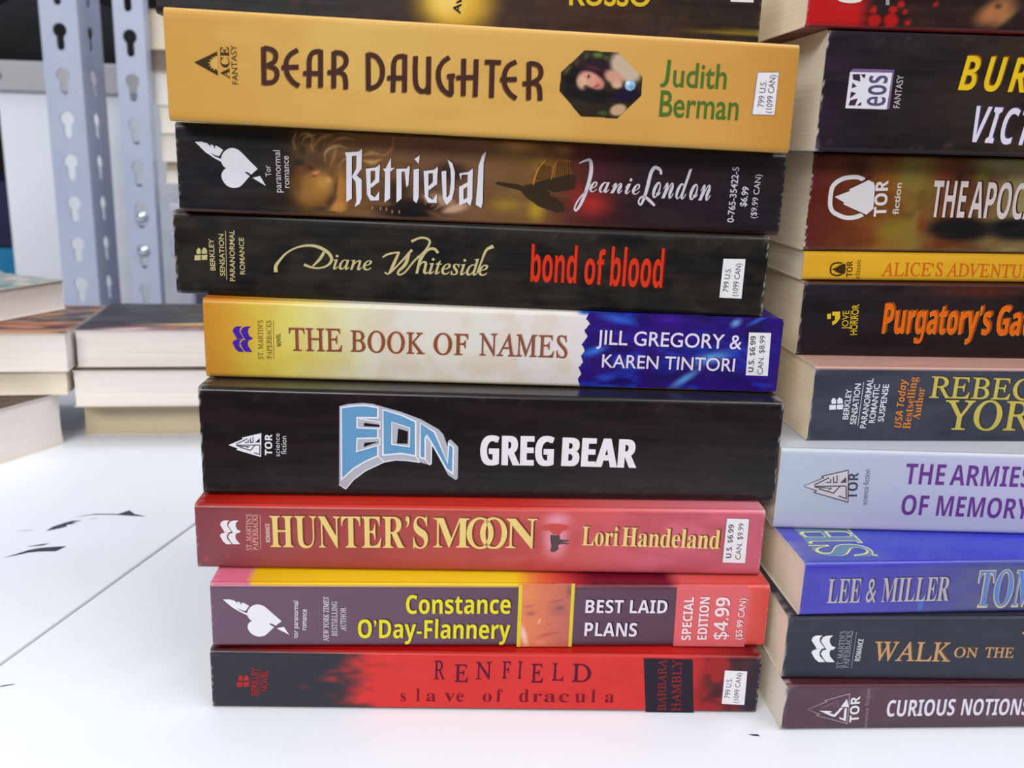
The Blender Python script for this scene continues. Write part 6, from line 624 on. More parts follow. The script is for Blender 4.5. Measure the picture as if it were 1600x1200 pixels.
  ('title','Q',(74,48,42),2.5,[(74.74,19.58),(74.49,19.41),(74.12,19.16),(73.67,18.86),(73.21,18.49),(72.81,18.08),(72.49,17.65),(72.21,17.2),(71.96,16.71),(71.76,16.19),(71.62,15.65),(71.54,15.08),(71.53,14.5),(71.57,13.91),(71.65,13.34),(71.76,12.8),(71.91,12.29),(72.1,11.8),(72.33,11.32),(72.59,10.88),(72.9,10.47),(73.28,10.08),(73.7,9.74),(74.13,9.45),(74.53,9.21),(74.9,9.03),(75.29,8.91),(75.69,8.92),(75.98,9.01),(76.12,9.07),(76.17,9.09)],[(75.47,18.59),(75.21,18.41),(74.84,18.18),(74.44,17.9),(74.08,17.61),(73.79,17.33),(73.56,17.01),(73.33,16.64),(73.14,16.26),(72.98,15.86),(72.88,15.46),(72.83,15.03),(72.82,14.55),(72.85,14.06),(72.92,13.57),(73.01,13.12),(73.13,12.7),(73.29,12.3),(73.48,11.91),(73.69,11.56),(73.91,11.26),(74.18,10.99),(74.51,10.72),(74.86,10.48),(75.2,10.29),(75.44,10.16),(75.51,10.14),(75.5,10.14),(75.52,10.16),(75.62,10.21),(75.76,10.25)]),
  ('title','Q',(130,92,58),1.55,[(74.84,14.19),(74.85,13.43),(74.87,12.32),(74.89,11.08),(74.91,9.96),(74.93,9.2)],[(76.03,14.23),(76.04,13.48),(76.06,12.36),(76.09,11.13),(76.11,10.01),(76.12,9.25)]),
  ('title','Q',(74,48,42),2.6,[(75.03,14.48),(75.05,13.72),(75.07,12.61),(75.09,11.38),(75.11,10.26),(75.12,9.5)],[(76.32,14.52),(76.34,13.77),(76.36,12.66),(76.38,11.42),(76.4,10.3),(76.41,9.54)]),
  ('title','Q',(130,92,58),1.65,[(74.43,13.28),(74.75,13.32),(75.21,13.39),(75.73,13.47),(76.19,13.54),(76.51,13.59)],[(74.27,14.4),(74.59,14.45),(75.05,14.52),(75.57,14.59),(76.03,14.66),(76.35,14.71)]),
  ('title','Q',(74,48,42),2.7,[(74.68,13.52),(75.0,13.57),(75.46,13.64),(75.98,13.72),(76.44,13.79),(76.76,13.84)],[(74.51,14.74),(74.82,14.78),(75.29,14.85),(75.8,14.93),(76.27,15.0),(76.58,15.05)]),
  ('title','Q',(130,92,58),1.75,[(78.12,18.55),(78.13,17.11),(78.14,14.98),(78.15,12.61),(78.16,10.46),(78.17,9.0)],[(79.31,18.58),(79.32,17.14),(79.33,15.01),(79.34,12.64),(79.36,10.49),(79.37,9.02)]),
  ('title','Q',(74,48,42),2.0,[(78.32,18.84),(78.32,17.4),(78.33,15.27),(78.34,12.9),(78.36,10.75),(78.36,9.29)],[(79.6,18.87),(79.61,17.43),(79.62,15.3),(79.64,12.93),(79.65,10.78),(79.66,9.32)]),
  ('title','Q',(130,92,58),1.05,[(81.49,18.55),(81.47,17.09),(81.46,14.94),(81.44,12.54),(81.43,10.36),(81.41,8.88)],[(82.67,18.56),(82.66,17.1),(82.65,14.95),(82.64,12.55),(82.62,10.37),(82.61,8.89)]),
  ('title','Q',(74,48,42),2.1,[(81.68,18.84),(81.67,17.38),(81.65,15.23),(81.63,12.83),(81.62,10.66),(81.61,9.18)],[(82.96,18.85),(82.95,17.39),(82.94,15.24),(82.93,12.84),(82.91,10.67),(82.91,9.19)]),
  ('title','Q',(130,92,58),1.15,[(76.86,13.03),(77.69,13.08),(78.91,13.16),(80.27,13.25),(81.49,13.32),(82.32,13.37)],[(76.81,14.16),(77.64,14.22),(78.86,14.29),(80.21,14.38),(81.43,14.46),(82.26,14.51)]),
  ('title','Q',(74,48,42),2.2,[(77.11,13.28),(77.94,13.33),(79.16,13.41),(80.51,13.49),(81.73,13.57),(82.56,13.62)],[(77.05,14.5),(77.88,14.56),(79.1,14.63),(80.45,14.72),(81.67,14.8),(82.5,14.85)]),
  ('title','Q',(130,92,58),1.25,[(85.81,18.0),(85.81,16.62),(85.81,14.56),(85.81,12.28),(85.81,10.21),(85.82,8.8)],[(87.0,18.02),(87.0,16.63),(87.0,14.58),(87.01,12.29),(87.01,10.22),(87.02,8.81)]),
  ('title','Q',(74,48,42),2.3,[(86.0,18.29),(86.0,16.91),(86.0,14.85),(86.0,12.57),(86.01,10.5),(86.01,9.1)],[(87.28,18.31),(87.29,16.92),(87.29,14.87),(87.3,12.59),(87.3,10.52),(87.31,9.11)]),
  ('title','Q',(130,92,58),1.35,[(84.42,17.37),(85.07,17.38),(86.04,17.38),(87.11,17.39),(88.07,17.39),(88.73,17.39)],[(84.43,18.5),(85.08,18.5),(86.05,18.51),(87.12,18.51),(88.08,18.52),(88.74,18.52)]),
  ('title','Q',(74,48,42),2.4,[(84.66,17.62),(85.31,17.62),(86.28,17.62),(87.35,17.63),(88.31,17.63),(88.97,17.64)],[(84.67,18.84),(85.32,18.84),(86.29,18.85),(87.36,18.85),(88.32,18.86),(88.98,18.86)]),
  ('title','Q',(130,92,58),1.45,[(92.56,18.84),(92.25,18.69),(91.79,18.47),(91.24,18.18),(90.68,17.83),(90.2,17.41),(89.85,16.93),(89.59,16.42),(89.38,15.89),(89.23,15.35),(89.14,14.8),(89.1,14.24),(89.11,13.65),(89.17,13.07),(89.29,12.5),(89.45,11.95),(89.67,11.43),(89.94,10.93),(90.26,10.46),(90.59,10.04),(90.95,9.64),(91.36,9.28),(91.81,8.95),(92.25,8.68),(92.61,8.48),(92.85,8.33)],[(93.12,17.85),(92.8,17.68),(92.34,17.47),(91.85,17.21),(91.41,16.94),(91.1,16.67),(90.88,16.36),(90.68,15.99),(90.52,15.57),(90.4,15.12),(90.32,14.68),(90.29,14.22),(90.3,13.74),(90.36,13.24),(90.45,12.76),(90.58,12.32),(90.75,11.92),(90.98,11.51),(91.24,11.12),(91.53,10.76),(91.82,10.44),(92.13,10.16),(92.5,9.9),(92.89,9.66),(93.25,9.45),(93.5,9.3)]),
  ('title','Q',(74,48,42),2.5,[(92.78,19.18),(92.47,19.02),(92.01,18.8),(91.45,18.51),(90.89,18.16),(90.4,17.73),(90.05,17.25),(89.78,16.74),(89.57,16.2),(89.42,15.65),(89.33,15.1),(89.29,14.53),(89.3,13.94),(89.36,13.36),(89.48,12.78),(89.64,12.23),(89.86,11.7),(90.14,11.2),(90.46,10.73),(90.8,10.3),(91.15,9.9),(91.57,9.53),(92.02,9.21),(92.46,8.94),(92.82,8.73),(93.07,8.58)],[(93.38,18.1),(93.06,17.93),(92.6,17.72),(92.11,17.46),(91.68,17.2),(91.38,16.93),(91.16,16.63),(90.97,16.26),(90.81,15.84),(90.69,15.4),(90.61,14.96),(90.58,14.51),(90.59,14.03),(90.65,13.54),(90.74,13.07),(90.87,12.63),(91.04,12.23),(91.26,11.83),(91.53,11.44),(91.81,11.08),(92.09,10.77),(92.4,10.49),(92.77,10.23),(93.16,10.0),(93.51,9.79),(93.77,9.63)]),
  ('title','Q',(130,92,58),1.55,[(88.7,12.99),(89.38,13.03),(90.39,13.09),(91.5,13.15),(92.5,13.21),(93.19,13.25)],[(88.64,14.13),(89.32,14.17),(90.32,14.23),(91.43,14.29),(92.44,14.35),(93.12,14.39)]),
  ('title','Q',(74,48,42),2.6,[(88.95,13.24),(89.63,13.28),(90.63,13.34),(91.74,13.4),(92.75,13.46),(93.43,13.5)],[(88.88,14.47),(89.56,14.51),(90.56,14.57),(91.67,14.63),(92.67,14.69),(93.36,14.73)]),
  ('title','Q',(130,92,58),1.65,[(95.73,18.37),(95.76,16.89),(95.81,14.71),(95.86,12.29),(95.91,10.08),(95.95,8.58)],[(96.92,18.4),(96.95,16.92),(97.01,14.74),(97.06,12.31),(97.12,10.11),(97.15,8.61)]),
  ('title','Q',(74,48,42),2.7,[(95.91,18.66),(95.95,17.19),(96.0,15.0),(96.05,12.58),(96.1,10.38),(96.14,8.88)],[(97.21,18.69),(97.24,17.22),(97.29,15.03),(97.35,12.61),(97.41,10.41),(97.44,8.91)]),
  ('title','Q',(130,92,58),1.75,[(96.29,17.49),(96.63,17.47),(97.09,17.45),(97.6,17.42),(98.03,17.35),(98.32,17.26),(98.51,17.12),(98.7,16.93),(98.86,16.69),(98.99,16.44),(99.06,16.19),(99.08,15.92),(99.06,15.6),(99.0,15.27),(98.88,14.96),(98.74,14.71),(98.5,14.47),(98.12,14.2),(97.67,13.92),(97.26,13.68),(96.96,13.5)],[(96.38,18.62),(96.69,18.6),(97.17,18.58),(97.73,18.54),(98.32,18.45),(98.86,18.26),(99.29,17.97),(99.64,17.63),(99.91,17.24),(100.11,16.82),(100.24,16.39),(100.28,15.93),(100.25,15.46),(100.15,14.98),(99.98,14.5),(99.71,14.04),(99.3,13.62),(98.81,13.26),(98.31,12.96),(97.89,12.71),(97.6,12.54)]),
  ('title','Q',(74,48,42),2.0,[(96.53,17.74),(96.86,17.71),(97.33,17.7),(97.83,17.66),(98.26,17.6),(98.53,17.51),(98.71,17.38),(98.9,17.19),(99.06,16.96),(99.18,16.71),(99.25,16.47),(99.27,16.21),(99.25,15.9),(99.19,15.58),(99.08,15.28),(98.94,15.04),(98.71,14.8),(98.33,14.53),(97.89,14.26),(97.47,14.02),(97.17,13.84)],[(96.62,18.96),(96.93,18.94),(97.41,18.92),(97.98,18.88),(98.57,18.79),(99.12,18.6),(99.56,18.3),(99.91,17.95),(100.19,17.56),(100.39,17.13),(100.52,16.69),(100.57,16.23),(100.54,15.75),(100.44,15.26),(100.26,14.77),(99.99,14.31),(99.58,13.88),(99.08,13.52),(98.58,13.21),(98.15,12.97),(97.87,12.79)]),
  ('title','Q',(130,92,58),1.05,[(97.67,12.69),(97.85,12.56),(98.1,12.39),(98.36,12.21),(98.57,12.03),(98.69,11.86),(98.78,11.66),(98.85,11.36),(98.91,11.02),(98.95,10.65),(99.0,10.28),(99.03,9.92),(99.05,9.52),(99.06,9.14),(99.06,8.8),(99.07,8.55)],[(98.38,13.6),(98.55,13.49),(98.81,13.32),(99.13,13.08),(99.46,12.79),(99.74,12.42),(99.92,12.0),(100.03,11.59),(100.1,11.17),(100.15,10.77),(100.2,10.39),(100.23,9.99),(100.25,9.56),(100.26,9.15),(100.27,8.81),(100.27,8.58)]),
  ('title','Q',(74,48,42),2.1,[(97.88,12.94),(98.06,12.81),(98.31,12.65),(98.56,12.47),(98.77,12.29),(98.89,12.13),(98.97,11.94),(99.04,11.65),(99.1,11.31),(99.14,10.94),(99.19,10.57),(99.22,10.21),(99.24,9.82),(99.25,9.43),(99.25,9.09),(99.26,8.85)],[(98.65,13.93),(98.82,13.82),(99.08,13.65),(99.4,13.42),(99.74,13.11),(100.03,12.74),(100.21,12.31),(100.32,11.89),(100.39,11.47),(100.44,11.07),(100.48,10.69),(100.52,10.29),(100.54,9.86),(100.55,9.45),(100.56,9.11),(100.56,8.87)]),
  ('title','Q',(130,92,58),1.15,[(94.85,12.12),(95.4,12.18),(96.2,12.26),(97.09,12.36),(97.9,12.44),(98.45,12.49)],[(94.73,13.26),(95.27,13.32),(96.08,13.4),(96.97,13.49),(97.77,13.57),(98.32,13.63)]),
  ('title','Q',(74,48,42),2.2,[(95.1,12.37),(95.64,12.43),(96.45,12.51),(97.34,12.6),(98.14,12.69),(98.69,12.74)],[(94.96,13.6),(95.51,13.66),(96.31,13.74),(97.2,13.83),(98.0,13.91),(98.55,13.97)]),
  ('portrait','A',[(111.33,22.17),(120.5,21.97),(127.52,16.0),(127.52,11.13),(121.24,4.89),(111.24,5.16),(105.11,11.52),(105.3,16.29)],0.18,{'base':(48,42,32),'lay':[('b',115.05,21.06,1.83,1.1,0.0,(95,125,55),0.9,0.2),('b',117.26,20.36,1.0,0.94,0.0,(80,90,50),0.8,0.2),('b',111.9,20.78,1.0,1.41,-20.0,(90,75,55),0.7,0.2),('b',109.49,19.12,1.0,1.41,-20.0,(85,62,50),0.8,0.2),('b',107.1,16.99,1.0,1.89,-30.0,(125,115,80),0.7,0.1),('b',114.4,17.73,5.01,3.16,0.0,(44,28,40),1,0.5),('b',109.76,13.92,4.01,4.78,0.0,(36,28,30),1,0.5),('b',113.79,10.88,7.06,2.56,-8.0,(36,28,34),1,0.5),('b',123.21,11.06,4.55,2.08,5.0,(40,28,52),1,0.5),('b',122.91,18.21,5.52,3.8,-35.0,(196,172,148),1,0.65),('b',119.72,15.56,3.35,2.06,-25.0,(205,150,125),1,0.5),('b',120.68,13.69,1.85,1.27,0.0,(212,165,135),1,0.4),('b',113.57,14.7,4.01,2.22,-24.0,(212,150,128),1,0.6),('b',110.93,13.96,1.67,2.38,20.0,(222,178,150),0.9,0.4),('b',115.81,13.67,1.84,1.75,0.0,(205,130,115),0.9,0.3),('b',112.85,15.54,0.5,0.76,-10.0,(92,70,82),0.95,0.3),('b',112.79,15.46,0.2,0.28,-10.0,(40,30,44),1,0.3),('b',112.17,12.74,0.84,0.7,0.0,(84,56,54),0.8,0.2),('b',115.17,13.17,1.17,0.41,25.0,(160,70,70),0.9,0.3),('b',114.26,14.32,0.67,0.32,0.0,(225,165,150),0.8,0.2),('b',114.07,17.72,3.34,0.71,-12.0,(150,60,70),0.35,0.1),('b',121.43,7.14,2.7,1.77,15.0,(190,158,122),1,0.6),('b',117.26,6.18,1.86,0.97,0.0,(70,90,52),0.8,0.2),('b',124.3,13.66,1.6,1.51,0.0,(150,188,222),1,0.75),('b',123.67,14.27,0.76,0.72,0.0,(232,240,246),0.9,0.2),('b',124.75,13.2,0.84,0.64,0.0,(85,135,185),0.8,0.2)]},2),
  ('author_name','Q',(82,112,52),2.25,[(134.07,20.67),(134.06,20.21),(134.04,19.55),(134.02,18.8),(134.0,18.04),(133.96,17.4),(133.92,16.84),(133.87,16.31),(133.81,15.84),(133.74,15.44),(133.66,15.13),(133.56,14.91),(133.44,14.74),(133.31,14.61),(133.17,14.49),(133.07,14.42),(133.04,14.38),(133.0,14.37),(132.89,14.37),(132.76,14.39),(132.64,14.41)],[(135.09,20.62),(135.08,20.16),(135.06,19.5),(135.04,18.74),(135.02,17.97),(134.98,17.31),(134.95,16.74),(134.92,16.2),(134.88,15.68),(134.81,15.2),(134.69,14.77),(134.5,14.38),(134.26,14.08),(133.99,13.85),(133.74,13.7),(133.49,13.58),(133.17,13.52),(132.87,13.56),(132.66,13.64),(132.52,13.72),(132.44,13.76)]),
  ('author_name', 'T', 'udith', 's', (82, 112, 52), 135.96, 13.75, -0.0023, 14.8, 6.37, 0.012, 2, 1.0, 0),
  ('author_name', 'T', 'Berman', 's', (82, 112, 52), 132.79, 5.9, -0.0125, 22.0, 6.81, 0.012, 2, 1.0, 0),
  ('price_label','P',(150,110,100),1.3,[(159.02,18.43),(165.14,18.66),(165.07,7.22),(158.54,7.11)]),
  ('price_label','P',(228,224,228),2.35,[(159.17,18.27),(164.94,18.49),(164.91,7.38),(158.75,7.28)]),
  ('price_label', 'T', '799 U.S.', 's', (70, 62, 72), 161.69, 9.25, 1.5516, 6.94, 1.73, 0, 3, 1.0, 0),
  ('price_label', 'T', '(1099 CAN)', 's', (70, 62, 72), 164.06, 7.82, 1.5543, 9.96, 1.73, 0, 3, 1.0, 0),
 ],
 'rosso': [
  ('author_name', 'T', 'RUSSO', 's', (215, 185, 50), 116.07, 6.84, 0.0248, 23.36, 5.82, 0.02, 2, 1.0, 0),
  ('price_label','P',(228,224,228),2.4,[(161.82,15.23),(168.6,15.51),(169.08,9.55),(162.43,9.52)]),
  ('blurb', 'T', 'Av', 's', (50, 44, 34), 85.17, 3.15, 1.4688, 4.45, 2.17, 0.02, 3, 1.0, 0),
 ],
 'cur': [
  ('publisher_mark','Q',(176,152,164),2.25,[(7.26,7.18),(12.9,9.72),(12.36,10.08),(19.13,12.13),(19.63,2.5),(10.34,5.17),(11.22,5.56),(7.26,7.18)],[(7.02,7.19),(12.39,9.78),(11.83,10.18),(19.35,12.48),(19.89,2.16),(9.82,5.14),(10.7,5.56),(7.02,7.19)]),
  ('publisher_mark','P',(222,218,226),2.3,[(10.73,6.74),(13.88,6.6),(14.75,6.37),(13.78,6.0),(15.38,5.42),(16.4,6.73),(16.96,7.66),(17.96,7.74),(15.82,4.63),(14.96,4.73)]),
  ('publisher_mark','P',(222,218,226),2.35,[(17.08,8.0),(18.61,10.63),(19.57,7.79)]),
  ('publisher_mark','P',(222,218,226),2.4,[(18.26,7.42),(18.96,7.6),(19.24,3.09),(17.08,4.05),(17.1,4.56),(18.4,4.08)]),
  ('publisher_mark','Q',(140,112,122),2.45,[(11.42,7.63),(15.43,9.78),(15.7,7.67)],[(11.33,7.78),(15.55,10.04),(15.85,7.67)]),
  ('publisher_mark','Q',(140,112,122),2.5,[(12.41,7.81),(14.85,9.04),(15.0,7.86)],[(12.33,7.96),(14.97,9.3),(15.15,7.86)]),
  ('publisher_mark','Q',(140,112,122),2.55,[(15.88,10.28),(16.35,7.85)],[(16.03,10.29),(16.5,7.86)]),
  ('publisher_mark', 'T', 'TOR', 'sb', (222, 218, 226), 23.1, 2.9, 1.6434, 8.57, 2.81, 0.006, 2, 1.0, 0),
  ('publisher_mark', 'T', 'science fiction', 's', (150, 132, 140), 26.01, 0.88, 1.6283, 13.17, 1.29, 0, 2, 1.0, 0),
  ('title', 'T', 'CURIOUS', 'sb', (120, 92, 130), 31.52, 4.74, 0.012, 20.75, 5.52, 0.0, 1, 1.0, 0),
  ('title', 'T', 'CURIOUS', 'sb', (218, 214, 222), 31.24, 4.57, 0.012, 20.75, 5.52, 0.0, 2, 1.0, 0),
  ('title', 'T', 'NOTIONS', 'sb', (120, 92, 130), 54.4, 4.97, -0.004, 20.89, 5.54, 0, 1, 1.0, 0),
  ('title', 'T', 'NOTIONS', 'sb', (218, 214, 222), 54.12, 4.8, -0.004, 20.89, 5.54, 0, 2, 1.0, 0),
 ],
 'walk': [
  ('publisher_mark','P',(224,224,230),2.0,[(7.52,12.82),(7.79,13.89),(8.68,14.4),(10.56,14.49),(9.94,13.74),(10.01,12.49),(11.69,10.37),(10.93,10.09),(9.35,10.07),(9.04,10.7)]),
  ('publisher_mark','P',(224,224,230),2.05,[(10.3,12.68),(10.79,13.93),(11.84,14.39),(13.72,14.53),(12.88,13.6),(12.96,12.35),(13.67,11.11),(15.0,10.59),(14.3,9.87),(12.39,9.84),(11.83,10.55)]),
  ('publisher_mark','P',(224,224,230),2.1,[(7.9,8.89),(8.29,9.61),(9.36,9.99),(10.87,9.97),(10.34,9.1),(10.49,7.85),(12.41,5.8),(10.5,5.78),(9.27,6.75)]),
  ('publisher_mark','P',(224,224,230),2.15,[(10.72,8.57),(11.3,9.65),(12.07,9.87),(13.59,9.82),(13.29,8.96),(13.61,7.7),(15.27,5.83),(12.88,5.8),(11.99,6.6)]),
  ('publisher_mark', 'T', 'ST. MARTIN’S', 'u', (150, 156, 168), 17.6, 3.91, 1.6006, 12.11, 1.67, 0.008, 2, 1.0, 0),
  ('publisher_mark', 'T', 'PAPERBACKS', 'u', (150, 156, 168), 19.56, 3.93, 1.5864, 12.11, 1.78, 0.008, 2, 1.0, 0),
  ('publisher_mark','Q',(150,156,168),2.2,[(20.51,3.93),(20.56,15.62)],[(20.36,3.95),(20.42,15.64)]),
  ('publisher_mark', 'T', 'ROMANCE', 'sb', (206, 206, 212), 22.69, 6.24, 1.5393, 7.19, 1.59, 0, 2, 1.0, 0),
  ('title', 'T', 'WALK', 'u', (100, 76, 60), 26.75, 6.72, -0.0024, 23.27, 6.32, 0.009, 1, 1.0, 0),
  ('title', 'T', 'WALK', 'u', (190, 150, 112), 26.39, 6.5, -0.0024, 23.27, 6.32, 0.009, 2, 1.0, 0),
  ('title', 'T', 'ON', 'u', (100, 76, 60), 50.88, 8.08, -0.0114, 7.04, 3.33, 0.009, 1, 1.0, 0),
  ('title', 'T', 'ON', 'u', (190, 150, 112), 50.52, 7.86, -0.0114, 7.04, 3.33, 0.009, 2, 1.0, 0),
  ('title', 'T', 'THE', 'u', (100, 76, 60), 60.13, 8.08, -0.0008, 8.69, 3.34, 0.009, 1, 1.0, 0),
  ('title', 'T', 'THE', 'u', (190, 150, 112), 59.77, 7.86, -0.0008, 8.69, 3.34, 0.009, 2, 1.0, 0),
  ('title', 'T', 'W', 'u', (100, 76, 60), 70.26, 4.39, 0.0002, 25.25, 12.13, 0.009, 1, 1.0, 0),
  ('title', 'T', 'W', 'u', (190, 150, 112), 69.9, 4.17, 0.0002, 25.25, 12.13, 0.009, 2, 1.0, 0),
 ],
 'lee': [
  ('author_name', 'T', 'LEE & MILLER', 'f', (70, 68, 96), 8.12, 4.59, 0.0185, 36.47, 7.58, -0.001, 1, 1.0, 0),
  ('author_name', 'T', 'LEE & MILLER', 'f', (176, 168, 176), 7.67, 4.28, 0.0185, 36.47, 7.58, -0.001, 2, 1.0, 0),
  ('title', 'T', 'TOM', 'f', (196, 186, 150), 52.3, 2.92, 0.0116, 18.89, 11.96, 0.022, 2, 1.0, 0),
  ('title', 'T', 'TOM', 'f', (96, 128, 192), 52.67, 3.17, 0.0124, 18.09, 11.41, -0.003, 3, 1.0, 0),
 ],
 'arm': [
  ('publisher_mark','P',(206,198,204),2.3,[(7.98,14.4),(13.79,17.31),(13.19,17.8),(20.98,20.04),(22.16,9.73),(11.44,12.5),(12.17,13.09)]),
  ('publisher_mark','Q',(70,66,76),3.35,[(8.11,14.41),(14.03,17.28),(13.47,17.74),(20.87,19.86),(22.01,9.91),(11.72,12.56),(12.45,13.14),(8.11,14.41)],[(7.86,14.39),(13.54,17.34),(12.91,17.87),(21.09,20.21),(22.31,9.55),(11.16,12.44),(11.89,13.04),(7.86,14.39)]),
  ('publisher_mark','Q',(84,78,88),3.4,[(11.26,14.74),(15.59,17.28)],[(11.07,15.06),(15.4,17.6)]),
  ('publisher_mark','Q',(84,78,88),3.45,[(14.64,15.66),(16.3,15.77),(16.14,17.06)],[(14.58,16.02),(15.91,16.11),(15.8,17.05)]),
  ('publisher_mark','Q',(84,78,88),3.5,[(16.57,17.75),(16.82,15.73),(18.23,15.84),(17.92,18.36)],[(16.92,17.76),(17.12,16.12),(17.84,16.18),(17.58,18.35)]),
  ('publisher_mark','Q',(84,78,88),3.55,[(11.59,13.97),(16.19,13.98),(15.64,13.55)],[(11.56,14.33),(16.89,14.24),(15.88,13.26)]),
  ('publisher_mark','Q',(84,78,88),3.6,[(12.67,13.56),(17.47,12.29),(19.37,14.92)],[(12.73,13.92),(17.31,12.7),(19.09,15.16)]),
  ('publisher_mark','Q',(84,78,88),3.65,[(20.79,14.99),(21.28,11.09),(19.04,11.76)],[(21.14,15.0),(21.69,10.59),(18.98,11.41)]),
  ('publisher_mark','Q',(84,78,88),3.7,[(11.34,14.32),(20.78,14.76)],[(11.29,14.68),(20.73,15.13)]),
  ('publisher_mark','P',(84,78,88),3.75,[(18.91,15.93),(20.6,17.9),(20.84,16.0)]),
  ('publisher_mark', 'T', 'TOR', 'sb', (70, 70, 84), 24.75, 10.85, 1.6284, 8.53, 3.12, -0.003, 2, 1.0, 0),
  ('publisher_mark', 'T', 'science fiction', 's', (96, 96, 112), 28.11, 9.04, 1.6148, 11.52, 1.71, 0, 2, 1.0, 0),
  ('title', 'T', 'THE', 'sb', (108, 64, 138), 38.5, 16.18, 0.011, 12.11, 6.65, -0.003, 2, 1.0, 0),
  ('title', 'T', 'ARMIES', 'sb', (108, 64, 138), 52.25, 16.37, 0.0071, 24.67, 6.64, -0.003, 2, 1.0, 0),
  ('title', 'T', 'OF', 'sb', (108, 64, 138), 38.79, 6.19, 0.0111, 8.18, 6.55, -0.003, 2, 1.0, 0),
  ('title', 'T', 'MEMORY', 'sb', (108, 64, 138), 49.6, 6.28, -0.0043, 28.44, 6.65, -0.003, 2, 1.0, 0),
 ],
 'york': [
  ('publisher_mark','P',(220,220,228),2.05,[(5.63,11.73),(7.7,11.81),(7.89,10.29),(5.77,10.15)]),
  ('publisher_mark','P',(220,220,228),2.1,[(8.01,11.82),(10.02,12.0),(10.11,10.43),(8.19,10.35)]),
  ('publisher_mark','P',(220,220,228),2.15,[(6.26,12.11),(6.07,13.21),(6.49,14.0),(7.23,13.85),(7.58,13.18),(7.7,12.18)]),
  ('publisher_mark','P',(220,220,228),2.2,[(8.07,12.19),(7.91,13.44),(8.44,14.18),(9.31,13.88),(9.71,13.16),(9.82,12.32)]),
  ('publisher_mark', 'T', 'BERKLEY', 's', (220, 220, 228), 12.15, 7.18, 1.5714, 9.68, 1.79, 0.012, 2, 1.0, 0),
  ('publisher_mark', 'T', 'SENSATION', 's', (220, 220, 228), 14.82, 5.62, 1.5712, 13.05, 1.9, 0.012, 2, 1.0, 0),
  ('publisher_mark', 'T', 'PARANORMAL', 's', (220, 220, 228), 18.19, 4.38, 1.5497, 16.02, 1.91, 0.012, 2, 1.0, 0),
  ('publisher_mark', 'T', 'ROMANTIC', 's', (220, 220, 228), 20.8, 6.12, 1.5656, 12.44, 1.91, 0.012, 2, 1.0, 0),
  ('publisher_mark', 'T', 'SUSPENSE', 's', (220, 220, 228), 23.58, 6.59, 1.5587, 12.02, 1.91, 0.012, 2, 1.0, 0),
  ('publisher_mark','Q',(220,220,228),2.25,[(15.6,5.08),(15.65,19.19)],[(15.44,5.1),(15.5,19.21)]),
  ('blurb', 'T', 'USA Today', 'si', (214, 128, 54), 29.55, 4.74, 1.5954, 15.63, 2.45, -0.003, 2, 1.0, 0),
  ('blurb', 'T', 'Bestselling', 'f', (214, 128, 54), 32.52, 4.35, 1.5774, 16.7, 2.56, 0, 2, 1.0, 0),
  ('blurb', 'T', 'Author', 'f', (214, 128, 54), 35.09, 7.38, 1.5489, 10.37, 2.47, 0, 2, 1.0, 0),
  ('author_name', 'T', 'REBEC', 'u', (70, 66, 50), 37.43, 14.95, -0.0103, 33.14, 6.89, 0.009, 1, 1.0, 0),
  ('author_name', 'T', 'REBEC', 'u', (196, 178, 92), 36.95, 14.62, -0.0103, 33.14, 6.89, 0.009, 2, 1.0, 0),
  ('author_name', 'T', 'YOR', 'u', (70, 66, 50), 43.16, 4.7, -0.0001, 29.23, 9.68, 0.009, 1, 1.0, 0),
  ('author_name', 'T', 'YOR', 'u', (196, 178, 92), 42.68, 4.37, -0.0001, 29.23, 9.68, 0.009, 2, 1.0, 0),
 ],
 'purg': [
  ('publisher_mark','P',(218,186,48),2.7,[(8.42,13.56),(9.67,13.8),(9.87,12.12),(8.73,11.93)]),
  ('publisher_mark','P',(218,186,48),2.75,[(10.03,14.33),(12.55,14.5),(12.82,12.4),(11.94,10.9),(10.67,9.97),(10.31,11.17),(11.2,11.73),(11.02,13.15),(10.17,13.13)]),
  ('publisher_mark', 'T', 'JOVE', 's', (218, 186, 48), 15.83, 8.87, 1.628, 5.98, 2.14, 0, 2, 1.0, 0),
  ('publisher_mark','Q',(218,186,48),2.0,[(16.55,8.88),(16.15,14.85)],[(16.39,8.89),(15.99,14.86)]),
  ('publisher_mark', 'T', 'HORROR', 's', (218, 186, 48), 18.95, 7.13, 1.6261, 9.85, 2.25, 0.01, 2, 1.0, 0),
  ('title', 'T', 'Purgatory’s', 'sb', (150, 74, 30), 27.62, 8.14, 0.0116, 35.39, 9.73, 0.006, 1, 1.0, 0),
  ('title', 'T', 'Purgatory’s', 'sb', (236, 180, 64), 26.92, 7.75, 0.0115, 35.39, 9.73, 0.006, 2, 1.0, 0),
  ('title', 'T', 'Purgatory’s', 'sb', (228, 104, 36), 26.92, 7.75, 0.0115, 35.39, 9.73, -0.003, 3, 1.0, 0),
  ('title', 'T', 'Gat', 'sb', (150, 74, 30), 64.93, 8.48, 0.0044, 11.2, 9.68, 0.006, 1, 1.0, 0),
  ('title', 'T', 'Gat', 'sb', (236, 180, 64), 64.23, 8.09, 0.0043, 11.2, 9.68, 0.006, 2, 1.0, 0),
  ('title', 'T', 'Gat', 'sb', (228, 104, 36), 64.23, 8.09, 0.0043, 11.2, 9.68, -0.003, 3, 1.0, 0),
 ],
 'alice': [
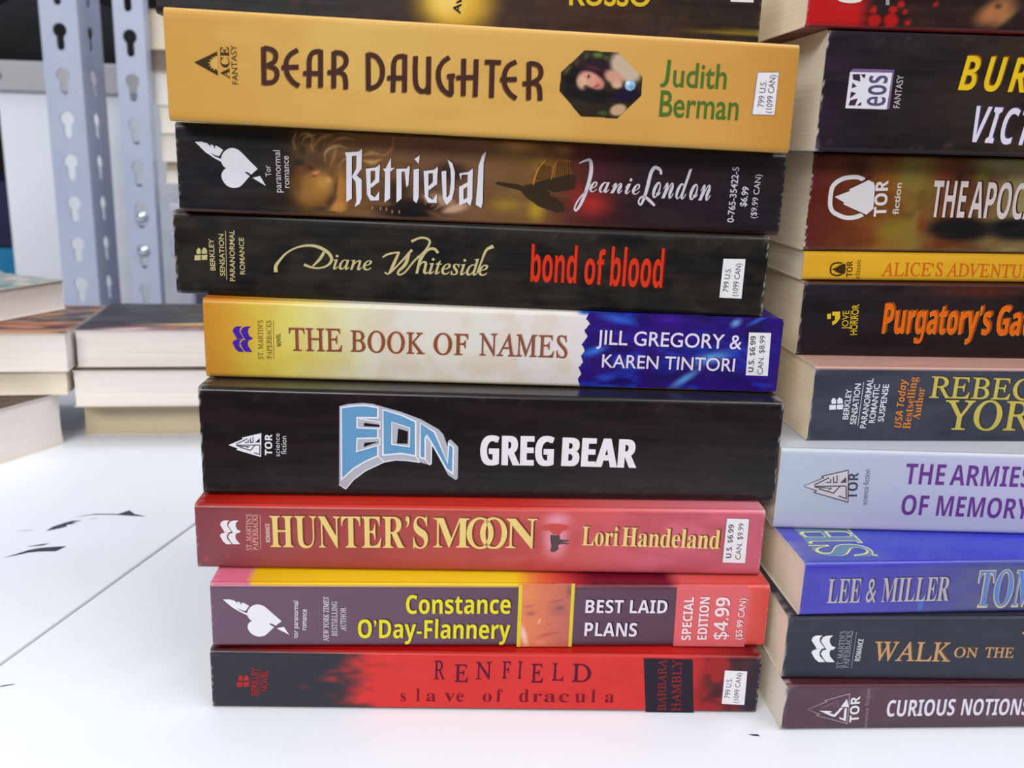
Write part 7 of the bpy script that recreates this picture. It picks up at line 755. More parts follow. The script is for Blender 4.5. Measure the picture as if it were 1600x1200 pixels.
  ('publisher_mark','Q',(66,52,28),2.5,[(12.5,5.81),(12.41,5.84),(12.29,5.89),(12.13,5.95),(11.97,6.01),(11.81,6.05),(11.67,6.07),(11.54,6.09),(11.4,6.1),(11.26,6.09),(11.11,6.09),(10.94,6.07),(10.74,6.05),(10.54,6.02),(10.34,5.99),(10.14,5.94),(9.96,5.88),(9.78,5.8),(9.61,5.72),(9.46,5.63),(9.31,5.54),(9.18,5.43),(9.06,5.32),(8.95,5.2),(8.86,5.06),(8.78,4.91),(8.72,4.75),(8.69,4.58),(8.68,4.42),(8.67,4.25),(8.67,4.07),(8.67,3.88),(8.67,3.67),(8.68,3.45),(8.7,3.23),(8.74,3.03),(8.79,2.85),(8.85,2.69),(8.93,2.54),(9.02,2.4),(9.14,2.27),(9.28,2.15),(9.43,2.06),(9.58,1.99),(9.72,1.93),(9.87,1.87),(10.02,1.81),(10.18,1.75),(10.36,1.7),(10.53,1.65),(10.7,1.61),(10.86,1.59),(11.01,1.57),(11.16,1.57),(11.31,1.57),(11.46,1.59),(11.62,1.6),(11.78,1.63),(11.94,1.66),(12.09,1.7),(12.24,1.74),(12.38,1.8),(12.52,1.86),(12.64,1.92),(12.74,1.97),(12.8,2.0)],[(12.36,5.37),(12.27,5.41),(12.14,5.46),(12.0,5.51),(11.86,5.56),(11.74,5.59),(11.64,5.61),(11.54,5.62),(11.44,5.63),(11.33,5.62),(11.19,5.62),(11.03,5.6),(10.85,5.58),(10.66,5.56),(10.49,5.53),(10.32,5.49),(10.17,5.43),(10.02,5.37),(9.88,5.3),(9.75,5.23),(9.63,5.15),(9.52,5.07),(9.43,4.98),(9.35,4.89),(9.28,4.8),(9.23,4.7),(9.2,4.6),(9.18,4.48),(9.17,4.34),(9.16,4.19),(9.16,4.02),(9.16,3.84),(9.16,3.64),(9.17,3.43),(9.19,3.25),(9.21,3.09),(9.25,2.96),(9.3,2.84),(9.35,2.74),(9.4,2.66),(9.47,2.58),(9.54,2.52),(9.63,2.47),(9.74,2.42),(9.87,2.36),(10.01,2.31),(10.16,2.25),(10.31,2.2),(10.46,2.15),(10.61,2.11),(10.74,2.08),(10.87,2.06),(10.99,2.05),(11.11,2.04),(11.24,2.05),(11.36,2.06),(11.5,2.07),(11.64,2.1),(11.79,2.12),(11.92,2.16),(12.04,2.19),(12.16,2.23),(12.27,2.29),(12.38,2.34),(12.47,2.39),(12.54,2.43)]),
  ('publisher_mark','P',(222,170,46),3.55,[(11.02,4.92),(12.08,5.41),(13.0,6.04),(13.21,5.85),(11.06,4.57)]),
  ('publisher_mark','P',(222,170,46),3.6,[(10.42,3.27),(11.28,2.82),(12.35,2.32),(13.08,1.99),(13.17,2.23),(11.52,2.95)]),
  ('publisher_mark','P',(66,52,28),4.65,[(9.34,3.86),(10.98,4.48),(10.84,4.62),(12.87,5.6),(13.46,5.39),(13.66,4.98),(13.76,2.77),(13.06,2.17),(10.37,3.15),(10.51,3.3)]),
  ('publisher_mark', 'T', 'TOR', 'sb', (90, 70, 34), 16.24, 1.58, 1.6584, 4.98, 2.02, 0.006, 2, 1.0, 0),
  ('publisher_mark', 'T', 'classic', 's', (120, 92, 40), 18.65, 1.12, 1.6148, 6.01, 1.71, 0, 2, 1.0, 0),
  ('title', 'T', 'ALICE’S', 'u', (204, 100, 40), 25.61, 2.02, 0.0192, 20.02, 4.35, 0.009, 2, 1.0, 0),
  ('title', 'T', 'ADVENTUR', 'u', (204, 100, 40), 46.81, 2.43, 0.0061, 28.83, 4.26, 0.009, 2, 1.0, 0),
 ],
 'apoc': [
  ('publisher_mark','Q',(224,220,222),2.3,[(16.98,22.76),(16.73,22.86),(16.36,23.01),(15.92,23.19),(15.44,23.35),(14.98,23.48),(14.57,23.55),(14.19,23.6),(13.8,23.62),(13.39,23.61),(12.96,23.58),(12.46,23.54),(11.91,23.47),(11.32,23.38),(10.74,23.27),(10.18,23.11),(9.65,22.92),(9.15,22.7),(8.67,22.45),(8.21,22.17),(7.8,21.88),(7.43,21.56),(7.09,21.22),(6.78,20.85),(6.51,20.44),(6.3,19.99),(6.15,19.5),(6.06,19.0),(6.03,18.49),(6.01,17.98),(6.01,17.45),(6.01,16.87),(6.02,16.22),(6.05,15.54),(6.11,14.88),(6.22,14.28),(6.36,13.74),(6.54,13.25),(6.77,12.79),(7.04,12.37),(7.37,11.98),(7.77,11.63),(8.2,11.35),(8.64,11.13),(9.06,10.95),(9.47,10.77),(9.92,10.59),(10.4,10.4),(10.9,10.24),(11.4,10.09),(11.89,9.98),(12.36,9.9),(12.8,9.86),(13.24,9.85),(13.67,9.87),(14.1,9.9),(14.56,9.96),(15.04,10.04),(15.5,10.14),(15.95,10.26),(16.38,10.39),(16.79,10.56),(17.18,10.75),(17.53,10.94),(17.81,11.1),(18.0,11.21)],[(16.54,21.55),(16.28,21.65),(15.91,21.8),(15.51,21.96),(15.11,22.1),(14.77,22.2),(14.48,22.25),(14.2,22.28),(13.91,22.29),(13.58,22.29),(13.2,22.26),(12.73,22.22),(12.22,22.16),(11.69,22.08),(11.19,21.98),(10.73,21.86),(10.29,21.7),(9.86,21.51),(9.45,21.3),(9.08,21.07),(8.74,20.83),(8.45,20.57),(8.18,20.31),(7.95,20.03),(7.76,19.75),(7.62,19.44),(7.52,19.11),(7.46,18.74),(7.42,18.32),(7.41,17.85),(7.41,17.33),(7.41,16.76),(7.42,16.14),(7.45,15.52),(7.51,14.93),(7.59,14.44),(7.71,14.03),(7.84,13.66),(8.0,13.35),(8.17,13.08),(8.36,12.84),(8.58,12.66),(8.84,12.49),(9.16,12.33),(9.54,12.17),(9.94,12.0),(10.36,11.83),(10.79,11.66),(11.23,11.51),(11.65,11.39),(12.05,11.3),(12.41,11.24),(12.76,11.21),(13.1,11.2),(13.46,11.21),(13.83,11.24),(14.21,11.29),(14.62,11.36),(15.03,11.45),(15.43,11.56),(15.78,11.67),(16.1,11.79),(16.42,11.95),(16.73,12.12),(17.0,12.28),(17.2,12.39)]),
  ('publisher_mark','P',(92,50,38),3.35,[(12.73,20.07),(15.76,21.59),(18.37,23.53),(18.99,22.93),(12.87,19.01)]),
  ('publisher_mark','P',(92,50,38),3.4,[(11.05,15.02),(13.56,13.66),(16.65,12.13),(18.78,11.11),(19.04,11.84),(14.24,14.04)]),
  ('publisher_mark','P',(224,220,222),4.45,[(7.95,16.81),(12.64,18.74),(12.22,19.17),(18.01,22.19),(19.72,21.54),(20.33,20.31),(20.72,13.52),(18.71,11.65),(10.91,14.66),(11.3,15.12)]),
  ('publisher_mark', 'T', 'TOR', 'sb', (224, 220, 222), 25.11, 11.38, 1.6377, 11.01, 4.03, 0.006, 2, 1.0, 0),
  ('publisher_mark', 'T', 'fiction', 's', (210, 204, 190), 28.98, 12.01, 1.5951, 9.73, 1.98, 0.02, 2, 1.0, 0),
  ('title', 'T', 'THE', 'sb', (60, 44, 46), 39.71, 11.81, 0.011, 10.98, 11.25, -0.003, 1, 1.0, 0),
  ('title', 'T', 'THE', 'sb', (220, 204, 200), 39.22, 11.49, 0.011, 10.98, 11.25, -0.003, 2, 1.0, 0),
  ('title', 'T', 'APOCA', 'sb', (60, 44, 46), 51.96, 11.97, 0.0017, 22.07, 11.26, -0.003, 1, 1.0, 0),
  ('title', 'T', 'APOCA', 'sb', (220, 204, 200), 51.48, 11.65, 0.0017, 22.07, 11.26, -0.003, 2, 1.0, 0),
 ],
 'burn': [
  ('publisher_mark','P',(122,96,140),1.7,[(8.31,23.13),(20.44,23.28),(20.46,12.54),(19.63,12.38),(19.93,22.42),(7.58,22.21)]),
  ('publisher_mark','P',(220,216,226),2.75,[(7.58,22.21),(19.93,22.42),(19.63,12.38),(7.45,12.28)]),
  ('publisher_mark','P',(66,52,64),3.0,[(8.36,21.66),(10.52,21.74),(10.93,19.72),(8.69,20.17)]),
  ('publisher_mark','P',(66,52,64),3.05,[(10.74,21.68),(12.27,21.8),(11.94,20.55)]),
  ('publisher_mark','P',(66,52,64),3.1,[(8.65,19.38),(10.05,18.38),(8.58,17.74)]),
  ('publisher_mark','P',(66,52,64),3.15,[(8.48,16.88),(10.15,16.54),(8.45,14.9)]),
  ('publisher_mark','P',(66,52,64),3.2,[(8.58,14.5),(10.76,15.11),(10.24,13.11),(8.27,13.04)]),
  ('publisher_mark','P',(66,52,64),3.25,[(10.66,13.12),(11.93,14.23),(11.98,13.17)]),
  ('publisher_mark', 'T', 'eos', 'sb', (88, 84, 112), 19.01, 13.29, 1.6002, 8.37, 5.47, -0.003, 3, 1.0, 0),
  ('publisher_mark', 'T', 'FANTASY', 's', (196, 186, 196), 23.47, 12.92, 1.5803, 8.97, 1.93, 0, 2, 1.0, 0),
  ('title', 'T', 'BUR', 'si', (140, 90, 30), 40.28, 18.81, 0.0006, 20.07, 9.45, -0.003, 1, 1.25, 0),
  ('title', 'T', 'BUR', 'si', (222, 186, 44), 39.85, 18.44, 0.0006, 20.07, 9.45, -0.003, 2, 1.25, 0),
  ('author_name', 'T', 'VICT', 'si', (70, 60, 100), 46.37, 4.55, -0.0268, 18.38, 10.32, -0.003, 1, 1.1, 0),
  ('author_name', 'T', 'VICT', 'si', (214, 206, 222), 45.94, 4.17, -0.0268, 18.38, 10.32, -0.003, 2, 1.1, 0),
 ],
 'red': [
  ('publisher_mark','P',(222,216,206),2.6,[(7.78,9.63),(9.23,9.89),(11.41,10.06),(13.6,10.08),(15.1,9.93),(15.67,9.51),(15.69,8.85),(15.44,8.16),(15.19,7.63),(14.97,7.32),(14.64,7.13),(14.24,7.0),(13.81,6.88),(13.35,6.78),(12.82,6.7),(12.28,6.66),(11.74,6.64),(11.19,6.66),(10.63,6.7),(10.08,6.77),(9.6,6.86),(9.17,6.96),(8.78,7.06),(8.44,7.22),(8.17,7.5),(7.82,7.97),(7.43,8.59),(7.31,9.19)]),
  ('publisher_mark','P',(150,146,146),2.65,[(21.71,9.44),(22.76,9.48),(23.16,6.61),(22.11,6.57)]),
 ],
}

# ------------------------------------------------------------------ lettering shapes from the built-in font
BASE = {'i': (0x1D434, 0x1D44E, 0x1D7CE), 'u': (0x1D434, 0x1D44E, 0x1D7CE), 'sb': (0x1D5D4, 0x1D5EE, 0x1D7EC), 'si': (0x1D63C, 0x1D656, 0x1D7EC), 'f': (0x1D400, 0x1D41A, 0x1D7CE), 'fi': (0x1D468, 0x1D482, 0x1D7CE), 'c': (0x1D4D0, 0x1D4EA, 0x1D7CE)}
def mapped(s, font):
    if font not in BASE: return s
    A, a, z = BASE[font]; out = ''
    for ch in s:
        if 'A' <= ch <= 'Z': out += chr(A + ord(ch) - 65)
        elif ch == 'h' and font in 'iu': out += '\u210e'
        elif 'a' <= ch <= 'z': out += chr(a + ord(ch) - 97)
        elif '0' <= ch <= '9': out += chr(z + ord(ch) - 48)
        else: out += ch
    return out
TEXTS = {}
def need(s, font, w, sp):
    k = (s, font, w, sp)
    if k in TEXTS: return
    c = bpy.data.curves.new('lettering', 'FONT'); c.body = mapped(s, font); c.offset = w; c.space_character = sp
    c.dimensions = '2D'; c.fill_mode = 'FRONT'; c.resolution_u = 4
    o = bpy.data.objects.new('lettering', c); COL.objects.link(o); TEXTS[k] = o
for its in ART.values():
    for it in its:
        if it[1] == 'T': need(it[2], it[3], it[10], it[12])
need('SH', 'f', 0.02, 1.0); need('SH', 'f', -0.003, 1.0); need('I', 'i', 0.0, 1.0)
dg = bpy.context.evaluated_depsgraph_get(); dg.update()
GLYPH = {}
for k, o in TEXTS.items():
    me = bpy.data.meshes.new_from_object(o.evaluated_get(dg))
    P = np.array([v.co[:2] for v in me.vertices]); F = [tuple(p.vertices) for p in me.polygons]
    GLYPH[k] = (P, F); bpy.data.meshes.remove(me)
P = GLYPH[('I', 'i', 0.0, 1.0)][0]
hi, lo = P[P[:, 1] > P[:, 1].max() * 0.9], P[P[:, 1] < P[:, 1].max() * 0.1]
SLANT = (hi[:, 0].mean() - lo[:, 0].mean()) / (hi[:, 1].mean() - lo[:, 1].mean())
for k in list(GLYPH):
    if k[1] == 'u':                                     # the upright roman: the italic set straight
        P, F = GLYPH[k]; Q = P.copy(); Q[:, 0] -= SLANT * P[:, 1]; GLYPH[k] = (Q, F)
for o in TEXTS.values():
    c = o.data; bpy.data.objects.remove(o); bpy.data.curves.remove(c)

LAYER = 0.045                                           # mm of ink and foil height per layer
def lettering_parts(key, parent):
    """each printed element of a spine becomes one mesh: title, author name, publisher mark, price label ..."""
    groups = {}
    for it in ART[key]:
        g = groups.setdefault(it[0], dict(v=[], f=[], m=[], mats=[], cols=[], ac=[]))
        n0 = len(g['v']); kind = it[1]
        def mi(mt):
            if mt not in g['mats']: g['mats'].append(mt)
            return g['mats'].index(mt)
        if kind == 'T':
            _, _, s, font, col, bx, by, ang, wd, H, w, lay, sp, sk = it
            P, F = GLYPH[(s, font, w, sp)]
            x0, x1, y1 = P[:, 0].min(), P[:, 0].max(), P[:, 1].max()
            q = np.stack([(P[:, 0] - x0) * wd / (x1 - x0), P[:, 1] * H / y1], 1)
            c, sn = math.cos(ang), math.sin(ang)
            for x, y in q: g['v'].append(((bx + x * c - y * sn) / 1e3, -lay * LAYER / 1e3, (by + x * sn + y * c) / 1e3))
            k = mi(ink(col))
            for f in F: g['f'].append(tuple(n0 + i for i in f)); g['m'].append(k)
        elif kind == 'P':
            _, _, col, lay, pts = it
            k = mi(ink(col))
            tri = tessellate_polygon([[Vector((p[0], p[1], 0)) for p in pts]])
            for p in pts: g['v'].append((p[0] / 1e3, -lay * LAYER / 1e3, p[1] / 1e3))
            for t in tri:
                a, b, c = (pts[i] for i in t)
                if (b[0] - a[0]) * (c[1] - a[1]) - (b[1] - a[1]) * (c[0] - a[0]) < 0: t = t[::-1]
                g['f'].append(tuple(n0 + i for i in t)); g['m'].append(k)
        elif kind == 'Q':
            _, _, col, lay, A, B = it
            k = mi(ink(col)); n = len(A)
            for p in A + B: g['v'].append((p[0] / 1e3, -lay * LAYER / 1e3, p[1] / 1e3))
            for i in range(n - 1):
                g['f'].append((n0 + i, n0 + i + 1, n0 + n + i + 1, n0 + n + i)); g['m'].append(k)
        elif kind == 'A':
            _, _, pts, res, spec, lay = it
            k = mi(card(0.7)); p = np.array(pts)
            (x0, y0), (x1, y1) = p.min(0), p.max(0)
            nx, ny = int((x1 - x0) / res) + 1, int((y1 - y0) / res) + 1
            X, Y = np.meshgrid(np.linspace(x0, x1, nx), np.linspace(y0, y1, ny))
            Cc = to_lin(picture(spec, X, Y)).reshape(-1, 4)
            def inside(x, y):
                r = np.zeros(x.shape, bool)
                for i in range(len(p)):
                    (ax, ay), (bx, by) = p[i], p[i - 1]
                    cnd = ((ay > y) != (by > y)) & (x < (bx - ax) * (y - ay) / (by - ay + 1e-12) + ax); r ^= cnd
                return r
            ins = inside((X[:-1, :-1] + X[1:, 1:]) / 2, (Y[:-1, :-1] + Y[1:, 1:]) / 2)
            use = np.zeros((ny, nx), bool)
            for a, b in ((0, 0), (1, 0), (0, 1), (1, 1)): use[a:ny - 1 + a, b:nx - 1 + b] |= ins
            idx = -np.ones((ny, nx), int); idx[use] = np.arange(use.sum()) + n0
            for x, y in zip(X[use], Y[use]): g['v'].append((x / 1e3, -lay * LAYER / 1e3, y / 1e3))
            g['ac'].append((n0, Cc[use.ravel()]))
            for j, i in zip(*np.nonzero(ins)):
                g['f'].append((int(idx[j, i]), int(idx[j, i + 1]), int(idx[j + 1, i + 1]), int(idx[j + 1, i]))); g['m'].append(k)
    for part, g in groups.items():
        cols = None
        if g['ac']:
            cols = np.ones((len(g['v']), 4))
            for n0, c in g['ac']: cols[n0:n0 + len(c)] = c
        mesh_obj(part, g['v'], g['f'], g['mats'], parent, g['m'], colors=cols)

# ------------------------------------------------------------------ a paperback: spine, front cover, back cover, page block
def page_mat(c):
    return noise_mat('page_edges_%d_%d_%d' % c, tuple(v * 0.95 for v in c), c, 1.0, 0.85, 0, (18, 18, 2600), 0.25, 3.0, 0, 0.3, 0.62)
INNER = noise_mat('cover_inside', (212, 204, 190), (222, 214, 202), 40, 0.7)
CARD = 0.35
def paperback(parent, L, T, w, s, W, spec, gloss, pages, roll=1.5, detail=True):
    """lengths in mm; x along the spine, y into the book, z up. The spine sits at y = 0."""
    r = min(roll, T * 0.3)
    zt = lambda u, v: s * u + v * (1 + w * u / (L * T))
    res = spec.get('res', 2)
    us = np.linspace(1.6, L - 1.6, max(12, int(L / res)))
    us = np.concatenate([[0, 0.3, 0.6, 1.0], us, [L - 1.0, L - 0.6, L - 0.3, L]]); nu = len(us)
    nv = max(3, int((T - 2 * r) / res))
    prof = [(r - r * math.cos(a), r - r * math.sin(a)) for a in np.linspace(math.pi / 2, 0, 6)]          # (y, v)
    prof = prof + [(0, v) for v in np.linspace(r, T - r, nv + 1)[1:-1]] + [(y, T - v) for y, v in prof[::-1]]
    nrm = [(-math.cos(a), -math.sin(a)) for a in np.linspace(math.pi / 2, 0, 6)]
    nrm = nrm + [(-1, 0)] * (nv - 1) + [(y, -z) for y, z in nrm[::-1]]
    prof = np.array(prof); nrm = np.array(nrm); m = len(prof)
    Y = prof[:, 0]; V = prof[:, 1]
    UU, VV = np.meshgrid(us, V, indexing='ij'); YY = np.tile(Y, (nu, 1))
    C = picture(spec, UU, zt(UU, VV))
    top = ramp(UU, spec['topu']); bot = np.tile(np.asarray(spec.get('bot', spec['base']), float), UU.shape + (1,))
    wt = np.zeros(m); wt[-3:] = 1; wt[-4] = 0.6
    C = C + (top - C) * wt[None, :, None]
    wb = np.zeros(m); wb[:3] = 1; wb[3] = 0.5
    C = C + (bot - C) * wb[None, :, None]
    wear = spec.get('wear', 0.3)
    nz = fbm(UU * 1.7 + 3, VV * 1.7 + T)
    edge = np.minimum(UU, L - UU)
    mk = sstep(0.54, 0.66, nz) * (1 - sstep(0.2, 0.75, edge)) * min(1, wear * 1.2)
    rolls = np.zeros(m); rolls[4:7] = 1; rolls[-7:-4] = 1
    mk = np.maximum(mk, sstep(0.60, 0.80, fbm(UU * 0.9 + 11, VV * 2.3)) * rolls[None, :] * wear * 0.08)
    corner = (1 - sstep(0.3, 2.2, np.hypot(edge, np.minimum(VV, T - VV)))) * sstep(0.35, 0.6, nz) * wear
    mk = np.clip(np.maximum(mk, corner), 0, 1)
    C = mixc(C, (214, 206, 200), mk)
    col = to_lin(C).reshape(-1, 4)
    Vo = np.stack([UU, YY, zt(UU, VV)], -1).reshape(-1, 3)
    Yi = YY - nrm[None, :, 0] * CARD; Vi = VV - nrm[None, :, 1] * CARD
    Vin = np.stack([UU, Yi, zt(UU, Vi)], -1).reshape(-1, 3)
    verts = np.concatenate([Vo, Vin]) / 1e3; N = nu * m
    faces = []; fm = []; sm = []
    for i in range(nu - 1):
        for j in range(m - 1):
            a = i * m + j; b = a + m
            faces.append((a, b, b + 1, a + 1)); fm.append(0); sm.append(True)
            faces.append((N + a, N + a + 1, N + b + 1, N + b)); fm.append(1); sm.append(True)
    for i in range(nu - 1):
        for j, fl in ((0, False), (m - 1, True)):
            a = i * m + j; b = a + m
            q = (a, N + a, N + b, b); faces.append(q if not fl else q[::-1]); fm.append(1); sm.append(False)
    for i, fl in ((0, False), (nu - 1, True)):
        for j in range(m - 1):
            a = i * m + j
            q = (a, a + 1, N + a + 1, N + a); faces.append(q if not fl else q[::-1]); fm.append(1); sm.append(False)
    spine = mesh_obj('spine', verts, faces, [card(gloss), INNER], parent, fm, sm, np.concatenate([col, np.ones((N, 4))]))
    # flat covers
    for name, vtop in (('front_cover', True), ('back_cover', False)):
        nx = 70
        ux = np.linspace(0, L, nx); ys = np.concatenate([np.linspace(r, 16, 7), np.linspace(16, W, 9 if detail else 40)[1:]]); ny = len(ys)
        Ux, Ys = np.meshgrid(ux, ys, indexing='ij')
        v0, v1 = (T - CARD, T) if vtop else (0, CARD)
        if vtop:
            Cc = ramp(Ux, spec['topu'])
            if 'cover' in spec: Cc = picture(spec['cover'], Ux, Ys)
        else: Cc = np.tile(np.asarray(spec.get('bot', spec['base']), float), Ux.shape + (1,))
        ew = (1 - sstep(0.2, 1.6, np.minimum(Ux, L - Ux))) * sstep(0.4, 0.6, fbm(Ux, Ys / 2)) * wear
        cl = to_lin(mixc(Cc, (214, 206, 200), ew)).reshape(-1, 4)
        A = np.stack([Ux, Ys, zt(Ux, v1)], -1).reshape(-1, 3); Bt = np.stack([Ux, Ys, zt(Ux, v0)], -1).reshape(-1, 3)
        M = nx * ny; fs = []; mm = []
        for i in range(nx - 1):
            for j in range(ny - 1):
                a = i * ny + j; b = a + ny
                fs.append((a, b, b + 1, a + 1)); mm.append(0 if vtop else 1)
                fs.append((M + a, M + a + 1, M + b + 1, M + b)); mm.append(1 if vtop else 0)
        ring = [i * ny for i in range(nx)] + [(nx - 1) * ny + j for j in range(1, ny)] + [i * ny + ny - 1 for i in range(nx - 2, -1, -1)] + [j for j in range(ny - 2, 0, -1)]
        for k in range(len(ring)):
            a, b = ring[k], ring[(k + 1) % len(ring)]
            fs.append((a, M + a, M + b, b)); mm.append(1)
        mesh_obj(name, np.concatenate([A, Bt]) / 1e3, fs, [card(gloss), INNER], parent, mm, False, np.concatenate([cl, cl]))
    # page block: its ends bow a little
    bm = bmesh.new()
    nx, ny, nz_ = 14, 8, 6
    x0, x1, y0, y1, c0, c1 = 0.5, L - 0.5, 0.6, W - 1.2, CARD + 0.03, T - CARD - 0.03
    bmesh.ops.create_cube(bm, size=1)
    bmesh.ops.subdivide_edges(bm, edges=bm.edges[:], cuts=5, use_grid_fill=True)
    for v in bm.verts:
        a, b, c = v.co.x + 0.5, v.co.y + 0.5, v.co.z + 0.5
        u = x0 + a * (x1 - x0); y = y0 + b * (y1 - y0); z = c0 + c * (c1 - c0)
        if b > 0.99: y -= 0.8 * math.sin(c * math.pi)
        if a < 0.01 or a > 0.99: u += (0.35 * (fbm(np.array(y / 30), np.array(c * 3 + T)) - 0.5)) * (1 if a < 0.5 else -1)
        v.co = (u / 1e3, y / 1e3, zt(u, z) / 1e3)
    bm_obj('page_block', bm, [page_mat(pages)], parent)
    return spine

# ------------------------------------------------------------------ room shell
wall = box('wall_back', -2.2, 2.2, 1.75, 1.80, -0.78, 2.2, [noise_mat('dark_wall', (14, 13, 11), (26, 24, 18), 3, 0.9)], bev=0); struct(wall)
fl = box('floor', -2.2, 2.2, -1.6, 1.75, -0.80, -0.75, [noise_mat('grey_floor', (120, 118, 114), (140, 138, 134), 6, 0.6)], bev=0); struct(fl)

# ------------------------------------------------------------------ white table boards
WHITE = noise_mat('white_melamine', (226, 229, 235), (231, 234, 240), 5, 0.38, 0, (1, 1, 1), 0.02)
SCUFF = noise_mat('dark_scuff', (38, 42, 62), (62, 66, 84), 300, 0.6)
SEAM = Vector((-0.1561, 0.0, 0)); ROT = -math.radians(11.4)
def board(label, x0, x1, marks):
    bm = bmesh.new()
    box_bm(bm, x0, x1, -0.15, 0.385, -0.018, 0.0, 0.0008)
    inv = Matrix.Rotation(-ROT, 4, 'Z')
    for pts in marks:
        q = [inv @ (Vector((p[0] / 1e3, p[1] / 1e3, 0)) - SEAM) for p in pts]
        vs = [bm.verts.new((p.x, p.y, 0.00006)) for p in q]
        for t in tessellate_polygon([q]):
            a, b, c = (q[i] for i in t)
            if (b - a).cross(c - a).z < 0: t = t[::-1]
            f = bm.faces.new([vs[i] for i in t]); f.material_index = 1
    o = bm_obj('shelf_board', bm, [WHITE, SCUFF])
    o.location = SEAM; o.rotation_euler = (0, 0, ROT)
    return tag(o, label, 'shelf board', 'white table boards')
board('white board left of the grey joint, scratched with black scuffs', -1.1, -0.0006,
      [[(-197.6, 61), (-190.5, 66.5), (-187, 67.8), (-180.5, 68.6), (-178.6, 73.6), (-183.5, 72.6), (-188.5, 71.0), (-191.8, 68.6)],
       [(-194.1, 71.6), (-188, 73.6), (-186.5, 75.8), (-189.5, 74.6)],
       [(-193.8, 87.4), (-190.2, 90.2), (-187.5, 92.8), (-188.6, 94.2), (-184.8, 96.8), (-187.4, 96.6), (-184.4, 99.8), (-188.0, 99.0), (-190.6, 96.2), (-193.2, 92.0)],
       [(-189.6, 102.4), (-182.2, 107.2), (-172.0, 108.0), (-169.0, 112.6), (-165.0, 108.6), (-158.6, 106.2), (-168, 106.6), (-174, 106.9), (-182.2, 106.2)],
       [(-182.5, 100.8), (-179.0, 102.6), (-180.0, 102.6)], [(-206, 86.2), (-201.0, 87.4), (-199.2, 88.4), (-203, 87.2)]])
board('white board under the two front stacks, right of the grey joint', 0.0006, 1.25,
      [[(-152.6, -25.8), (-148.6, -24.1), (-148.2, -23.5), (-151.4, -24.6)], [(72.4, -35.9), (74.2, -36.6), (76.0, -36.6), (75.4, -35.6)]])
STEEL = noise_mat('grey_steel', (172, 180, 204), (182, 189, 210), 14, 0.4, 0.15, (1, 1, 1), 0.02)
fr = thing('table_frame', 'grey steel frame carrying the white boards', 'table frame', (SEAM.x, SEAM.y, -0.75), ROT)
for x in (-1.05, 1.2):
    for y in (-0.11, 0.35): box('leg', x - 0.02, x + 0.02, y - 0.02, y + 0.02, 0, 0.69, [STEEL], fr, 0.002)
for y in (-0.11, 0.35): box('rail', -1.07, 1.22, y - 0.015, y + 0.015, 0.69, 0.7315, [STEEL], fr, 0.002)

# ------------------------------------------------------------------ slotted steel uprights and the rack behind
def keyhole(cx, cz, big=0.0056, small=0.0031, drop=0.0120):
    """outline of a round hole running down into a narrower slot"""
    g = math.asin(small / big); pts = []
    for k in range(15):
        a = -math.pi / 2 + g + k / 14 * (2 * math.pi - 2 * g)
        pts.append((cx + big * math.cos(a), cz + big * math.sin(a)))
    for k in range(7):
        a = math.pi + k / 6 * math.pi
        pts.append((cx + small * math.cos(a), cz - drop + small * math.sin(a)))
    return pts
def flange(bm, axis, x0, x1, fixed, th, z0, z1, pitch, zoff, holes=True):
    """a strip in the xz (axis 0) or yz (axis 1) plane, pierced by keyholes, th thick"""
    n = int((z1 - z0) / pitch)
    put = (lambda a, z, d: (a, fixed + d, z)) if axis == 0 else (lambda a, z, d: (fixed + d, a, z))
    for i in range(n):
        za, zb = z0 + i * pitch, z0 + (i + 1) * pitch
        outer = [(x0, za), (x1, za), (x1, zb), (x0, zb)]
        loops = [outer]
        if holes:
            h = keyhole((x0 + x1) / 2, za + zoff); loops.append(h)
        flat = [p for l in loops for p in l]
        tri = tessellate_polygon([[Vector((p[0], p[1], 0)) for p in l] for l in loops])
        f_ = [bm.verts.new(put(p[0], p[1], 0)) for p in flat]; b_ = [bm.verts.new(put(p[0], p[1], th)) for p in flat]
        for t in tri:
            try: bm.faces.new([f_[k] for k in t]); bm.faces.new([b_[k] for k in reversed(t)])
            except ValueError: pass
        if holes:
            k0 = 4; nh = len(flat) - 4
            for k in range(nh):
                a, b = k0 + k, k0 + (k + 1) % nh
                bm.faces.new([f_[a], f_[b], b_[b], b_[a]])
        for a, b in ((1, 2), (3, 0)): bm.faces.new([f_[a], f_[b], b_[b], b_[a]])
def upright(label, x0, x1, y, zoff, side_holes=True, depth=0.042):
    t = thing('slotted_upright', label, 'shelf post', (x1, y, -0.75), 0, 'slotted steel uprights')
    bm = bmesh.new(); flange(bm, 0, x0 - x1, 0, 0, 0.0016, 0, 1.62, 0.0335, zoff); bmesh.ops.remove_doubles(bm, verts=bm.verts, dist=1e-6); bmesh.ops.recalc_face_normals(bm, faces=bm.faces)
    bm_obj('front_flange', bm, [STEEL], t)
    bm = bmesh.new(); flange(bm, 1, 0.0016, depth, -0.0016, 0.0016, 0, 1.62, 0.0335, zoff, side_holes); bmesh.ops.remove_doubles(bm, verts=bm.verts, dist=1e-6); bmesh.ops.recalc_face_normals(bm, faces=bm.faces)
    bm_obj('side_flange', bm, [STEEL], t)
    return t
upright('slotted grey steel upright standing further left, in front of the white panel', -0.3805, -0.3505, 0.50, 0.0165)
pb = upright('slotted grey steel upright nearer the gold paperback, with two silver rivets', -0.3225, -0.2985, 0.50, 0.0135, False, 0.010)
CHROME = noise_mat('rivet_metal', (190, 196, 208), (214, 220, 230), 60, 0.22, 0.8)
